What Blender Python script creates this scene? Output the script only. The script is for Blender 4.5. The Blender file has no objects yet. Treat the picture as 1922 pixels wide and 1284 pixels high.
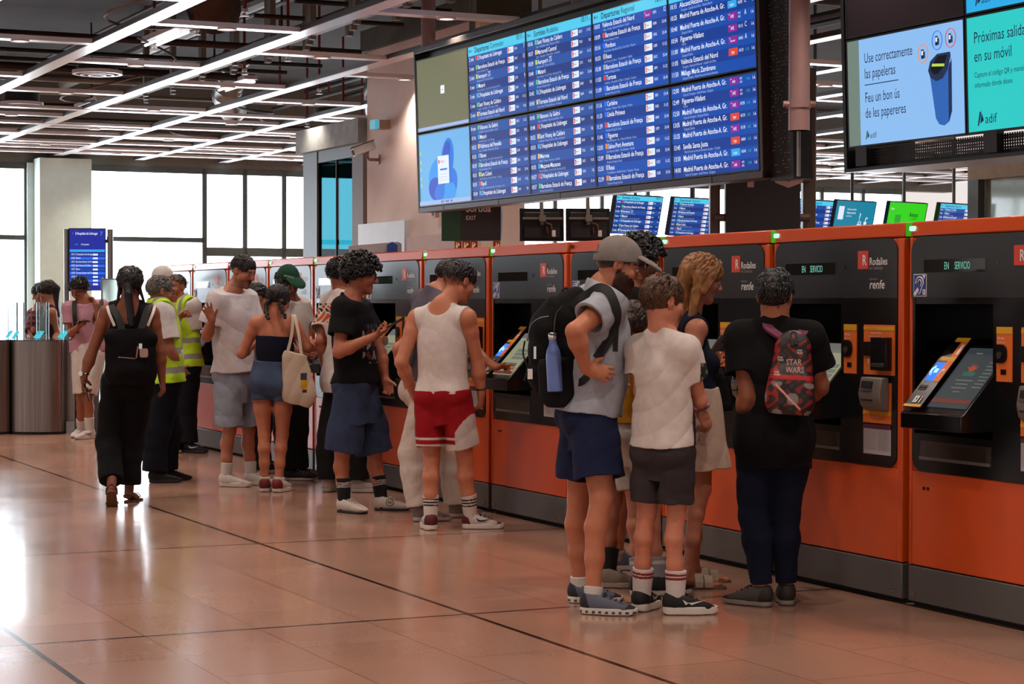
import bpy, math, random, bmesh
import numpy as np
from mathutils import Matrix, Vector
random.seed(7)
PI = math.pi
sc = bpy.context.scene
COL = sc.collection
# ---------------------------------------------------------------- camera, world, exposure
FPX, PITCH, ROLL, PHI = 3842.7, .0189, .0017, .4414
cd = bpy.data.cameras.new('camera'); cam = bpy.data.objects.new('camera', cd); COL.objects.link(cam)
cd.sensor_width = 36.0; cd.lens = FPX / 1922 * 36.0; cd.clip_end = 300; cd.clip_start = .1
cam.matrix_world = Matrix.Translation((0, 0, 1.5)) @ Matrix.Rotation(PI / 2 - PITCH, 4, 'X') @ Matrix.Rotation(ROLL, 4, 'Z')
sc.camera = cam
W = bpy.data.worlds.new('world'); sc.world = W; W.use_nodes = True
bg = W.node_tree.nodes['Background']; bg.inputs[0].default_value = (.95, .87, .83, 1); bg.inputs[1].default_value = .92
sc.view_settings.view_transform = 'Standard'; sc.view_settings.look = 'None'
sc.view_settings.exposure = 0.0; sc.view_settings.gamma = 1.0; sc.view_settings.use_curve_mapping = False
sc.cycles.use_denoising = True
sc.cycles.max_bounces = 8; sc.cycles.diffuse_bounces = 3; sc.cycles.glossy_bounces = 4; sc.cycles.transmission_bounces = 8; sc.cycles.transparent_max_bounces = 12
sc.cycles.sample_clamp_indirect = 4.0; sc.cycles.caustics_reflective = False; sc.cycles.caustics_refractive = False
WINDOW_LIGHT = 9.0
LAMP_W = 104.0
LAMP_COL = (1.0, .83, .71)
# ---------------------------------------------------------------- hall axes: D runs along the machine row, N across it
D = np.array([-math.sin(PHI), math.cos(PHI), 0.]); N = np.array([math.cos(PHI), math.sin(PHI), 0.]); UP = np.array([0, 0, 1.])
RZ = PHI - PI / 2                     # local x = -D (viewer's right), local y = N (away), z up
ROW_W, ROW_S, MW = 6.1371, 8.3622, 1.2428
def swz(s, w, z=0.): return D * s + N * w + UP * z
_cp, _sp = math.cos(PITCH), math.sin(PITCH)
def ray(px, py):
    a, b = px - 961, py - 642
    u = math.cos(ROLL) * a + math.sin(ROLL) * b; v = -math.sin(ROLL) * a + math.cos(ROLL) * b
    return np.array([u / FPX, _cp - _sp * v / FPX, -_sp - _cp * v / FPX])
C0 = np.array([0, 0, 1.5])
def at(px, py, Y):
    r = ray(px, py); return C0 + r * (Y / r[1])
def hexc(h):
    h = h.lstrip('#'); c = [int(h[i:i + 2], 16) / 255 for i in (0, 2, 4)]
    return tuple(x / 12.92 if x < .04045 else ((x + .055) / 1.055) ** 2.4 for x in c)
# ---------------------------------------------------------------- materials
MATS = {}
def mat(name, col='#808080', rough=.5, metal=0., spec=.5, coat=0., em=0., emcol=None, var=.06, vscale=8., bump=0., bscale=60., attr=False, stretch=None, trans=0., coatrough=.06):
    if name in MATS: return MATS[name]
    m = bpy.data.materials.new(name); MATS[name] = m; m.use_nodes = True
    nt = m.node_tree; b = nt.nodes['Principled BSDF']
    c = hexc(col) if isinstance(col, str) else col
    b.inputs['Roughness'].default_value = rough; b.inputs['Metallic'].default_value = metal
    b.inputs['Specular IOR Level'].default_value = spec; b.inputs['Coat Weight'].default_value = coat; b.inputs['Coat Roughness'].default_value = coatrough
    b.inputs['Transmission Weight'].default_value = trans
    tc = nt.nodes.new('ShaderNodeTexCoord')
    nz = nt.nodes.new('ShaderNodeTexNoise'); nz.inputs['Scale'].default_value = vscale; nz.inputs['Detail'].default_value = 4
    src = tc.outputs['Object']
    if stretch:
        mp = nt.nodes.new('ShaderNodeMapping'); mp.inputs['Scale'].default_value = stretch
        nt.links.new(src, mp.inputs[0]); src = mp.outputs[0]
    nt.links.new(src, nz.inputs['Vector'])
    mx = nt.nodes.new('ShaderNodeMix'); mx.data_type = 'RGBA'; mx.blend_type = 'MULTIPLY'; mx.inputs[0].default_value = 1.
    mr = nt.nodes.new('ShaderNodeMapRange'); mr.inputs[1].default_value = .3; mr.inputs[2].default_value = .7
    mr.inputs[3].default_value = 1 - 2 * var; mr.inputs[4].default_value = 1.
    nt.links.new(nz.outputs['Fac'], mr.inputs[0])
    if attr:
        at_ = nt.nodes.new('ShaderNodeAttribute'); at_.attribute_name = 'Col'; nt.links.new(at_.outputs['Color'], mx.inputs[6])
    else: mx.inputs[6].default_value = (*c, 1)
    nt.links.new(mr.outputs[0], mx.inputs[7]); nt.links.new(mx.outputs[2], b.inputs['Base Color'])
    if bump:
        n2 = nt.nodes.new('ShaderNodeTexNoise'); n2.inputs['Scale'].default_value = bscale; n2.inputs['Detail'].default_value = 3
        nt.links.new(src, n2.inputs['Vector'])
        bp = nt.nodes.new('ShaderNodeBump'); bp.inputs['Strength'].default_value = bump; bp.inputs['Distance'].default_value = .01
        nt.links.new(n2.outputs['Fac'], bp.inputs['Height']); nt.links.new(bp.outputs[0], b.inputs['Normal'])
    if em:
        b.inputs['Emission Color'].default_value = (*(hexc(emcol) if emcol else c), 1); b.inputs['Emission Strength'].default_value = em
    return m
def glow(name, col, s=1.0): return mat(name, '#050505', .45, spec=.15, em=s, emcol=col, var=0)
# ---------------------------------------------------------------- mesh helper
class MB:
    def __init__(s): s.v = []; s.f = []; s.m = []; s.mats = []
    def mi(s, m):
        if m not in s.mats: s.mats.append(m)
        return s.mats.index(m)
    def add(s, vs, fs, m):
        o = len(s.v); i = s.mi(m); s.v += [tuple(map(float, p)) for p in vs]
        for f in fs: s.f.append([o + k for k in f]); s.m.append(i)
    def box(s, x0, x1, y0, y1, z0, z1, m, M=None):
        vs = [(x, y, z) for x in (x0, x1) for y in (y0, y1) for z in (z0, z1)]
        if M is not None: vs = [M @ Vector(p) for p in vs]
        s.add(vs, [(0, 1, 3, 2), (4, 6, 7, 5), (0, 4, 5, 1), (2, 3, 7, 6), (0, 2, 6, 4), (1, 5, 7, 3)], m); return s
    def prism(s, poly, y0, y1, m, M=None, axes='xz'):   # polygon in x,z extruded along y
        def P(a, b, y): return (a, y, b) if axes == 'xz' else ((y, a, b) if axes == 'yz' else (a, b, y))
        n = len(poly); vs = [P(a, b, y0) for a, b in poly] + [P(a, b, y1) for a, b in poly]
        if M is not None: vs = [M @ Vector(p) for p in vs]
        s.add(vs, [list(range(n)), list(range(2 * n - 1, n - 1, -1))] + [(i, i + n, (i + 1) % n + n, (i + 1) % n) for i in range(n)], m); return s
    def cyl(s, p, q, r, m, n=16, r2=None):
        return s.tube([p, q], r, m, n, r2=r2)
    def tube(s, path, r, m, n=8, r2=None, cap=True):
        P = [np.array(p, float) for p in path]; k = len(P); rings = []; up = None
        for i in range(k):
            t = P[min(i + 1, k - 1)] - P[max(i - 1, 0)]; t /= (np.linalg.norm(t) + 1e-9)
            if up is None:
                up = np.array([0, 0, 1.]) if abs(t[2]) < .9 else np.array([1., 0, 0])
            a = np.cross(up, t); a /= (np.linalg.norm(a) + 1e-9); b = np.cross(t, a); up = b
            rr = r if r2 is None else r + (r2 - r) * i / (k - 1)
            if hasattr(r, '__len__'): rr = r[i]
            rings += [P[i] + rr * (a * math.cos(2 * PI * j / n) + b * math.sin(2 * PI * j / n)) for j in range(n)]
        fs = [(i * n + j, i * n + (j + 1) % n, (i + 1) * n + (j + 1) % n, (i + 1) * n + j) for i in range(k - 1) for j in range(n)]
        if cap: fs += [list(range(n - 1, -1, -1)), list(range((k - 1) * n, k * n))]
        s.add(rings, fs, m); return s
    def ring(s, c, r0, r1, m, n=32, z0=0, z1=.02):
        vs = [];
        for j in range(n):
            a = 2 * PI * j / n; ca, sa = math.cos(a), math.sin(a)
            vs += [(c[0] + r0 * ca, c[1] + r0 * sa, c[2] + z0), (c[0] + r1 * ca, c[1] + r1 * sa, c[2] + z0), (c[0] + r1 * ca, c[1] + r1 * sa, c[2] + z1), (c[0] + r0 * ca, c[1] + r0 * sa, c[2] + z1)]
        fs = []
        for j in range(n):
            k = (j + 1) % n
            for a in range(4): b = (a + 1) % 4; fs.append((4 * j + a, 4 * k + a, 4 * k + b, 4 * j + b))
        s.add(vs, fs, m); return s
    def text(s, body, x, z, size, m, y=-.002, xs=.72, bold=0., align='L', shear=0., M=None, depth=0.):
        vs, fs, w = glyphs(body, bold)
        if not vs: return s
        ox = x - (w * size * xs if align == 'R' else w * size * xs / 2 if align == 'C' else 0)
        out = [(ox + (a + shear * b) * size * xs, y, z + b * size) for a, b in vs]
        if M is not None: out = [M @ Vector(p) for p in out]
        s.add(out, fs, m); return s
    def rrect(s, x0, x1, z0, z1, r, y0, y1, m, corners=(1, 1, 1, 1), M=None, n=6):
        return s.prism(rr(x0, x1, z0, z1, r, corners, n), y0, y1, m, M)
def rr(x0, x1, z0, z1, r, corners=(1, 1, 1, 1), n=6):   # bl, br, tr, tl
    P = []
    for (cx, cz, a0), on in zip([(x0 + r, z0 + r, PI), (x1 - r, z0 + r, 1.5 * PI), (x1 - r, z1 - r, 0), (x0 + r, z1 - r, .5 * PI)], corners):
        if on: P += [(cx + r * math.cos(a0 + PI / 2 * i / n), cz + r * math.sin(a0 + PI / 2 * i / n)) for i in range(n + 1)]
        else: P.append((x0 if cx == x0 + r else x1, z0 if cz == z0 + r else z1))
    return P
_gl = {}
def glyphs(body, bold=0.):
    k = (body, bold)
    if k not in _gl:
        c = bpy.data.curves.new('lettering', 'FONT'); c.body = body; c.resolution_u = 2; c.offset = bold
        o = bpy.data.objects.new('lettering', c); me = bpy.data.meshes.new_from_object(o)
        vs = [(v.co.x, v.co.y) for v in me.vertices]; fs = [list(p.vertices) for p in me.polygons]
        _gl[k] = (vs, fs, max([a for a, b in vs], default=0)); bpy.data.objects.remove(o); bpy.data.curves.remove(c); bpy.data.meshes.remove(me)
    return _gl[k]
def obj(name, mb, parent=None, loc=None, rz=0., bevel=0., smooth=35, kind=None):
    me = bpy.data.meshes.new(name); me.from_pydata(mb.v, [], mb.f)
    for m in mb.mats: me.materials.append(m)
    me.polygons.foreach_set('material_index', mb.m)
    bm = bmesh.new(); bm.from_mesh(me); bmesh.ops.recalc_face_normals(bm, faces=bm.faces); bm.to_mesh(me); bm.free()
    if smooth:
        me.polygons.foreach_set('use_smooth', [True] * len(me.polygons)); me.set_sharp_from_angle(angle=math.radians(smooth))
    me.update(); o = bpy.data.objects.new(name, me); COL.objects.link(o)
    if parent is not None: o.parent = parent
    if loc is not None: o.location = loc
    o.rotation_euler = (0, 0, rz)
    if bevel:
        b = o.modifiers.new('bevel', 'BEVEL'); b.width = bevel; b.segments = 2; b.limit_method = 'ANGLE'; b.angle_limit = math.radians(40)
    if kind: o['kind'] = kind
    return o
def tag(o, label, cat, group=None):
    o['label'] = label; o['category'] = cat
    if group: o['group'] = group
    return o
def thing(name, label, cat, loc=(0, 0, 0), rot=(0, 0, 0), group=None):
    o = bpy.data.objects.new(name, None); COL.objects.link(o); o.location = loc; o.rotation_euler = rot; o.empty_display_size = .2
    return tag(o, label, cat, group)
def copy_tree(o, parent=None):
    c = o.copy(); COL.objects.link(c)
    if parent is not None: c.parent = parent
    for ch in list(o.children): copy_tree(ch, c)
    return c
# ================================================================= HALL SHELL
H = 3.9; WS = 34.0
def hall(name, mb, kind='structure', parent=None, **k): return obj(name, mb, parent, rz=RZ, kind=kind, **k)
# in hall frame: x = -s, y = w
def hbox(mb, s0, s1, w0, w1, z0, z1, m): return mb.box(-s1, -s0, w0, w1, z0, z1, m)
def floor_mat():
    m = mat('floor terrazzo', '#b68b76', .16, var=.05, vscale=1.3)
    nt = m.node_tree; b = nt.nodes['Principled BSDF']; L = nt.links
    b.inputs['Specular IOR Level'].default_value = .6; b.inputs['Coat Weight'].default_value = .18; b.inputs['Coat Roughness'].default_value = .1
    tc = nt.nodes.new('ShaderNodeTexCoord')
    def brick(wd, ht, mortar, c1, cm, off, loc):
        mp = nt.nodes.new('ShaderNodeMapping'); mp.inputs['Location'].default_value = loc; L.new(tc.outputs['Object'], mp.inputs[0])
        t = nt.nodes.new('ShaderNodeTexBrick'); t.offset = off; t.inputs['Scale'].default_value = 1; t.inputs['Brick Width'].default_value = wd; t.inputs['Row Height'].default_value = ht
        t.inputs['Mortar Size'].default_value = mortar; t.inputs['Mortar Smooth'].default_value = .1; t.inputs['Bias'].default_value = 0
        t.inputs['Color1'].default_value = (*c1, 1); t.inputs['Color2'].default_value = (*[x * .86 for x in c1], 1); t.inputs['Mortar'].default_value = (*cm, 1)
        L.new(mp.outputs[0], t.inputs['Vector']); return t.outputs['Color']
    base = [l.from_socket for l in L if l.to_socket == b.inputs['Base Color']][0]
    prev = base
    for args in [(1.06, .53, .003, (1, 1, 1), (.42, .36, .32), .5, (.47, .22, 0)), (3.18, 2.12, .015, (1, 1, 1), (.05, .045, .045), 0., (-.54 + 9.54, .22, 0))]:
        o = brick(*args); mx = nt.nodes.new('ShaderNodeMix'); mx.data_type = 'RGBA'; mx.blend_type = 'MULTIPLY'; mx.inputs[0].default_value = 1
        L.new(prev, mx.inputs[6]); L.new(o, mx.inputs[7]); prev = mx.outputs[2]
    # fine stone speckle and scuffs
    nz = nt.nodes.new('ShaderNodeTexNoise'); nz.inputs['Scale'].default_value = 55; nz.inputs['Detail'].default_value = 2; L.new(tc.outputs['Object'], nz.inputs['Vector'])
    mr = nt.nodes.new('ShaderNodeMapRange'); mr.inputs[1].default_value = .35; mr.inputs[2].default_value = .65; mr.inputs[3].default_value = .95; mr.inputs[4].default_value = 1.; L.new(nz.outputs['Fac'], mr.inputs[0])
    mx = nt.nodes.new('ShaderNodeMix'); mx.data_type = 'RGBA'; mx.blend_type = 'MULTIPLY'; mx.inputs[0].default_value = 1; L.new(prev, mx.inputs[6]); L.new(mr.outputs[0], mx.inputs[7]); prev = mx.outputs[2]
    L.new(prev, b.inputs['Base Color'])
    n3 = nt.nodes.new('ShaderNodeTexNoise'); n3.inputs['Scale'].default_value = .9; n3.inputs['Detail'].default_value = 5; L.new(tc.outputs['Object'], n3.inputs['Vector'])
    r3 = nt.nodes.new('ShaderNodeMapRange'); r3.inputs[1].default_value = .3; r3.inputs[2].default_value = .7; r3.inputs[3].default_value = .13; r3.inputs[4].default_value = .27; L.new(n3.outputs['Fac'], r3.inputs[0]); L.new(r3.outputs[0], b.inputs['Roughness'])
    n4 = nt.nodes.new('ShaderNodeTexNoise'); n4.inputs['Scale'].default_value = 2.2; n4.inputs['Detail'].default_value = 2; L.new(tc.outputs['Object'], n4.inputs['Vector'])
    bp = nt.nodes.new('ShaderNodeBump'); bp.inputs['Strength'].default_value = .06; bp.inputs['Distance'].default_value = .02; L.new(n4.outputs['Fac'], bp.inputs['Height']); L.new(bp.outputs[0], b.inputs['Normal'])
    return m
FLOOR = floor_mat()
mb = MB(); hbox(mb, -8, WS + 1, -14, 26, -.2, 0, FLOOR); hall('floor', mb)
VOID = mat('ceiling void', '#2a2019', .9, var=.25, vscale=1.5, bump=.6, bscale=6)
mb = MB(); hbox(mb, -8, WS + 1, -14, 30, 5.3, 5.5, VOID); CEIL = hall('ceiling', mb)
FRAME = mat('window frame paint', '#4b514d', .5)
WALLW = mat('white plaster', '#c9d0cc', .7, var=.04, bump=.1, bscale=20)
mb = MB()
hbox(mb, WS - .05, WS + .3, -14, 26, 3.78, 5.4, mat('window header', '#6d6c64', .7)); hbox(mb, WS - .05, WS + .3, -14, 26, -.05, .12, FRAME)
hbox(mb, WS - .05, WS + .3, -14, -.4, 0, 3.8, mat('dark far wall', '#6b625a', .7)); hbox(mb, WS - .55, WS + .2, 7.3, 8.15, 0, 3.86, mat('column paint', '#cfe5da', .7, var=.04)); hbox(mb, WS - .12, WS + .2, 7.19, 7.3, 0, 3.8, WALLW)
hall('wall_far', mb)
PANE = glow('daylight pane', '#e4eef8', WINDOW_LIGHT)
edges = [-.4, 1.7, 3.8, 5.4, 7.19, None, 8.15, 10.22, 10.94, 11.65, 12.3]
w_ = 13.0
while w_ < 25: edges.append(round(w_, 2)); w_ += .98
k = 0
for a, b_ in zip(edges[:-1], edges[1:]):
    if a is None or b_ is None: continue
    k += 1; mb = MB()
    tz = (2.53, 2.61) if a < 10 else (2.3, 2.45)
    hbox(mb, WS - .06, WS + .06, a, a + .04, .1, 3.78, FRAME); hbox(mb, WS - .06, WS + .06, b_ - .04, b_, .1, 3.78, FRAME)
    hbox(mb, WS - .06, WS + .06, a, b_, tz[0], tz[1], FRAME); hbox(mb, WS - .06, WS + .06, a, b_, 3.70, 3.8, FRAME); hbox(mb, WS - .06, WS + .06, a, b_, .1, .2, FRAME)
    o = hall('window_%d' % k, mb); p = MB(); hbox(p, WS, WS + .02, a + .02, b_ - .02, .15, 3.75, PANE); hall('pane', p, kind=None, parent=o, ).rotation_euler = (0, 0, 0)
# ---- ceiling blades: long strips along the hall, staggered cross strips, all hung below the dark void
BLADE = mat('white ceiling blade', '#e9e9ee', .22, spec=.8, var=.02)
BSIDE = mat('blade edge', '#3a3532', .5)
def blade(s0, s1, w0, w1, z0=H, z1=H + .05):
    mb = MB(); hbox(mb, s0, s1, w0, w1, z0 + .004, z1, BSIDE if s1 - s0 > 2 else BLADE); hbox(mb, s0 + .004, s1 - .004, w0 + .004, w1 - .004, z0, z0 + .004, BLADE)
    o = obj('blade', mb, CEIL); return o
LW = [4.68 + 1.463 * i for i in range(-4, 15)]
for w in LW: blade(-6, WS - .1, w - .085, w + .085)
LENS = glow('downlight lens', '#ffe9d8', 2.2); TRIMW = mat('downlight trim', '#d9d2cf', .4)
dl0 = None; rngl = random.Random(3)
for gi in range(len(LW) - 1):
    wa, wb = LW[gi] + .07, LW[gi + 1] - .07; ph = 20.35 if (gi - 4) % 2 == 0 else 18.9
    s = ph - 3.05 * 8
    while s < WS - .4:
        if s > 4.:
            blade(s - .08, s + .08, wa, wb, H - .002, H + .04)
            wc = (wa + wb) / 2
            if dl0 is None:
                dl0 = thing('downlight', 'small round downlight set in a white ceiling blade', 'ceiling light', swz(s, wc, H - .002), group='round downlights in the ceiling blades')
                m1 = MB(); m1.ring((0, 0, 0), .062, .085, TRIMW, 20, -.012, .0); m1.cyl((0, 0, .0), (0, 0, .045), .07, TRIMW, 16); obj('trim_ring', m1, dl0)
                m2 = MB(); m2.cyl((0, 0, -.006), (0, 0, -.002), .062, LENS, 16); obj('lens', m2, dl0)
                ld = bpy.data.lights.new('downlight_lamp', 'SPOT'); ld.energy = LAMP_W; ld.color = LAMP_COL; ld.spot_size = math.radians(125); ld.spot_blend = .7; ld.shadow_soft_size = .06
                lo = bpy.data.objects.new('lamp', ld); COL.objects.link(lo); lo.parent = dl0; lo.location = (0, 0, -.03)
            else:
                c = copy_tree(dl0); c.location = swz(s, wc, H - .002)
        s += 3.05
# extra closely set blades near the window wall
for i, s in enumerate([25.4, 27.6, 29.2, 30.6, 31.8, 32.8]): blade(s - .09, s + .09, -1.5, 25, H - .004, H + .03)
# ---- services in the void
DUCT = mat('brown lagged duct', '#3b2a20', .8, var=.3, vscale=3, bump=.5, bscale=9)
FLEX = mat('silver flexible duct', '#8d8a86', .35, metal=.8, bump=.3, bscale=30)
DARK = mat('dark steel', '#1d1a18', .6); GREY = mat('grey steel stud', '#7d776e', .5, metal=.3)
RED = mat('red sprinkler pipe', '#7e1f17', .5); CABLE = mat('cable', '#6a4a3c', .6)
def service(name, label, cat, mb, group=None): o = obj(name, mb); return tag(o, label, cat, group)
def rib(path, r, m, n=20):
    mb = MB(); P = [np.array(p) for p in path]; L = sum(np.linalg.norm(P[i + 1] - P[i]) for i in range(len(P) - 1)); k = max(8, int(L / .09)); pts = []; rs = []
    seg = np.cumsum([0] + [np.linalg.norm(P[i + 1] - P[i]) for i in range(len(P) - 1)])
    for i in range(k * 2 + 1):
        t = L * i / (2 * k); j = min(len(P) - 2, max(0, np.searchsorted(seg, t) - 1)); u = (t - seg[j]) / (seg[j + 1] - seg[j] + 1e-9); pts.append(P[j] * (1 - u) + P[j + 1] * u); rs.append(r * (1.03 if i % 2 else .95))
    mb.tube(pts, rs, m, n); return mb
mb = MB(); mb.cyl(swz(12, 3.4, 4.75), swz(33.8, 3.4, 4.75), .48, DUCT, 24); service('air_duct', 'thick brown lagged round duct running away above the left ceiling blades', 'air duct', mb)
service('flexible_duct', 'ribbed brown duct curving across above the second ceiling blade', 'air duct', rib([swz(17.2, 4.2, 4.75), swz(17.3, 4.6, 4.7), swz(18.2, 5.5, 4.6), swz(19.6, 6.0, 4.4)], .26, DUCT))
service('flexible_duct', 'silver ribbed duct hanging above the glazed corner post', 'air duct', rib([swz(25, 10.2, 4.9), swz(25.5, 10.1, 4.35), swz(26.5, 10.5, 4.2), swz(27.5, 10.9, 4.5)], .22, FLEX))
service('flexible_duct', 'silver ribbed duct nearer the window wall, left of the other silver one', 'air duct', rib([swz(27, 8.6, 4.9), swz(27.5, 8.6, 4.4), swz(28.5, 9.0, 4.3), swz(29.5, 9.2, 4.6)], .2, FLEX))
for s, w, lab in [(22.1, 5.45, 'round white air diffuser between blades, the larger one seen nearer'), (26.0, 5.45, 'round white air diffuser at the left edge near the windows'), (26.2, 9.65, 'round white air diffuser above the glazed corner')]:
    t = thing('air_diffuser', lab, 'air diffuser', swz(s, w, H + .1), group='round ceiling diffusers')
    m1 = MB(); m1.ring((0, 0, 0), .235, .27, BLADE, 32, -.02, .02); m1.ring((0, 0, 0), .16, .185, BLADE, 32, -.03, .0); m1.ring((0, 0, 0), .08, .1, BLADE, 24, -.035, .0); obj('louvre_ring', m1, t)
    m2 = MB(); m2.cyl((0, 0, .0), (0, 0, .14), .22, DARK, 24); obj('duct_neck', m2, t)
studs = 0
for i in range(30):
    s = 14.5 + i * .42; w = 7.0 + (i % 3) * .12
    mb = MB(); p = swz(s, w, 0); M = Matrix.Translation(Vector(p)) @ Matrix.Rotation(RZ, 4, 'Z'); mb.box(-.04, .04, -.03, .03, 4.15, 5.3, GREY, M)
    service('ceiling_stud', 'bare grey metal stud hanging in the ceiling void', 'stud', mb, 'metal studs hanging in the ceiling void')
for i, (w, z) in enumerate([(7.0, 4.2), (7.25, 4.75)]):
    mb = MB(); mb.cyl(swz(14, w, z), swz(27.5, w, z), .025, GREY, 8); service('stud_rail', ['lower', 'upper'][i] + ' grey rail tying the hanging metal studs together', 'rail', mb)
rp = random.Random(11)
for i, w in enumerate([4.4, 6.5, 7.7, 8.3, 11.3, 11.9, 12.6, 13.6, 14.4]):
    z = rp.uniform(4.78, 5.15); r = rp.choice([.03, .04, .06, .09])
    mb = MB(); mb.cyl(swz(9, w, z), swz(33.5, w, z), r, rp.choice([DARK, GREY, DARK, DUCT]), 10); service('service_pipe', 'dark service pipe running lengthways in the ceiling void', 'pipe', mb, 'pipes and trays in the ceiling void')
for i in range(18):
    s = 12.61 + i * 1.26; z = rp.uniform(4.25, 4.6); r = rp.choice([.025, .04, .05])
    mb = MB(); mb.cyl(swz(s, 6.6 if 16.5 < s < 20.3 else 4.0, z), swz(s, 8.25 if 16.5 < s < 30 else 16, z), r, rp.choice([DARK, GREY, RED, DUCT]), 10); service('cross_pipe', 'service pipe crossing the ceiling void', 'pipe', mb, 'cross pipes in the ceiling void')
for i in range(16):
    s, w = 13.3 + i * 1.15, 4.3 + (i * 2.37) % 6.5; pts = [swz(s + t * 2.4, w + .5 * math.sin(t * 5 + i), 4.16 - (.12 + .02 * (i % 5)) * math.sin(t * PI)) for t in np.linspace(0, 1, 14)]
    if 6.4 < w < 8: continue
    mb = MB(); mb.tube(pts, .012 + .006 * (i % 3), CABLE if i % 2 else DARK, 6); service('loose_cable', 'loose cable sagging from the ceiling void', 'cable', mb, 'loose cables in the ceiling void')
for i in range(14):
    s, w = 14.5 + (i * 3.07) % 17, 4.2 + (i * 1.463) % 8.8; mb = MB(); mb.cyl(swz(s, w, 5.2), swz(s, w, 4.12), .016, RED, 8); mb.cyl(swz(s, w, 4.12), swz(s, w, 4.09), .03, TRIMW, 10); mb.cyl(swz(s, w, 4.06), swz(s, w, 4.055), .04, TRIMW, 12); mb.cyl(swz(s, w, 4.09), swz(s, w, 4.055), .008, TRIMW, 6)
    service('sprinkler', 'red drop pipe with a small sprinkler head', 'sprinkler', mb, 'sprinkler drops in the ceiling void')
TUBE = glow('fluorescent tube', '#f2f6ff', 2.5)
for i, (s, w, z) in enumerate([(14.6, 4.25, 4.12), (16.8, 4.3, 4.12), (19.9, 5.6, 4.12), (24, 7.35, 4.35), (21.5, 7.35, 4.35), (25.5, 8.1, 4.3), (27.5, 6.7, 4.15)]):
    t = thing('tube_light', 'twin fluorescent tube fitting up in the dark ceiling void', 'tube light', swz(s, w, z), (0, 0, RZ), 'tube fittings in the ceiling void')
    m1 = MB(); m1.box(-.62, .62, -.09, .09, .03, .08, TRIMW); m1.box(-.01, .01, -.01, .01, .08, 5.28 - z, DARK); obj('housing', m1, t)
    for y in (-.05, .05): m2 = MB(); m2.cyl((-.6, y, 0), (.6, y, 0), .014, TUBE, 10); obj('tube', m2, t)
# ---- stained block wall behind the boards, whitewashed at its foot
STAIN = mat('stained pink plaster', '#ecdbd2', .9, var=.12, vscale=1.1, bump=.15, bscale=12)
mb = MB(); hbox(mb, 18.75, 21.87, 8.5, 9.0, 0, 4.36, STAIN); hbox(mb, 18.7, 21.93, 8.44, 9.05, 4.36, 4.6, mat('mossy beam', '#4c4a3c', .8, var=.15)); hall('wall_block', mb)
mb = MB(); hbox(mb, 20.6, 22.0, 8.44, 8.5, 0, 2.4, mat('pale panel', '#cdd8df', .5, var=.03)); hbox(mb, 18.72, 20.58, 8.45, 8.5, 0, 2.22, mat('pink white panel', '#cdb6ae', .7, var=.05)); hall('trim_1', mb)
# ---- glazed shop corner
STEEL = mat('brown grey steel post', '#5d5148', .45, metal=.4); CONC = mat('grey concrete', '#9aa09d', .8, var=.15)
mb = MB(); hbox(mb, 23.55, 24.05, 8.5, 8.57, 0, 3.42, FRAME); hbox(mb, 22.0, 22.35, 8.5, 8.57, 0, 3.34, mat('brown post', '#6f5a51', .6)); hbox(mb, 21.95, 24.1, 8.42, 8.95, 3.34, 3.62, CONC); hbox(mb, 22.3, 23.6, 8.51, 8.56, 3.2, 3.34, FRAME); hall('wall_shopfront', mb)
TEAL = mat('teal tinted glass', (.004, .055, .070), .02, trans=1., var=0, spec=.1); TEAL.node_tree.nodes['Principled BSDF'].inputs['IOR'].default_value = 1.04
mb = MB(); hbox(mb, 22.35, 22.93, 8.53, 8.55, 0, 3.2, TEAL); hbox(mb, 22.95, 23.55, 8.53, 8.55, 0, 3.2, TEAL); o = hall('window_40', mb)
mb = MB(); hbox(mb, 22.93, 22.95, 8.52, 8.56, 0, 3.2, DARK); o2 = hall('glazing_joint', mb, kind=None, parent=o); o2.rotation_euler = (0, 0, 0)
# right-hand glazed shop beyond the machines
mb = MB(); hbox(mb, 15.5, 20.1, 15.6, 16.1, 3.0, 3.25, mat('sand beam', '#a89c86', .8, var=.1)); hbox(mb, 19.9, 20.1, 15.6, 15.8, 0, 3.0, FRAME); hbox(mb, 18.1, 18.22, 15.65, 15.8, 0, 3.0, FRAME); hall('wall_shop_right', mb)
mb = MB(); hbox(mb, 18.22, 19.9, 15.7, 15.72, 0, 3.0, mat('grey green glass', '#9fb0a8', .05, trans=.6)); hbox(mb, 15.5, 18.1, 15.7, 15.72, 0, 3.0, mat('grey green glass')); hall('window_41', mb)
# ================================================================= TICKET MACHINES
ORANGE = mat('orange powder coat', '#d8500c', .32, var=.05, vscale=3, bump=.12, bscale=260, coat=.35, coatrough=.2)
CHAR = mat('charcoal panel', '#2b2b2c', .3, var=.05); BLACK = mat('black panel', '#0b0a0b', .22, var=.03); PLINTH = mat('grey plinth', '#55514f', .42, var=.06, vscale=4, coat=.2, coatrough=.3)
GAPM = mat('shadow gap', '#0a0909', .8); STK = mat('orange sticker', '#e8722a', .4, var=.02); YEL = mat('yellow band', '#e0a81e', .4, var=.02); WHT = mat('white print', '#e9e6e4', .5, var=0); GREYP = mat('grey print', '#9a9694', .5, var=0)
LRED = mat('red logo', '#d8432c', .4, var=0); TERM = mat('grey plastic', '#77706c', .35); NOTICE = mat('paper notice', '#b7aeb3', .7); PURP = mat('purple band', '#5a2440', .6, var=0); BLUES = mat('blue sign', '#27479c', .4, var=0)
SMOKED = mat('smoked glass window', '#1c1a19', .06, var=0); TRAYM = mat('tray flap', '#3f3a38', .15); STEELB = mat('steel edge', '#8b8683', .3, metal=.7)
VFD = glow('display letters', '#7fd0bd', .8); LED = glow('status light', '#b9ffdf', 1.3); SPILLG = glow('green spill glow', '#3fae12', .8)
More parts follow.
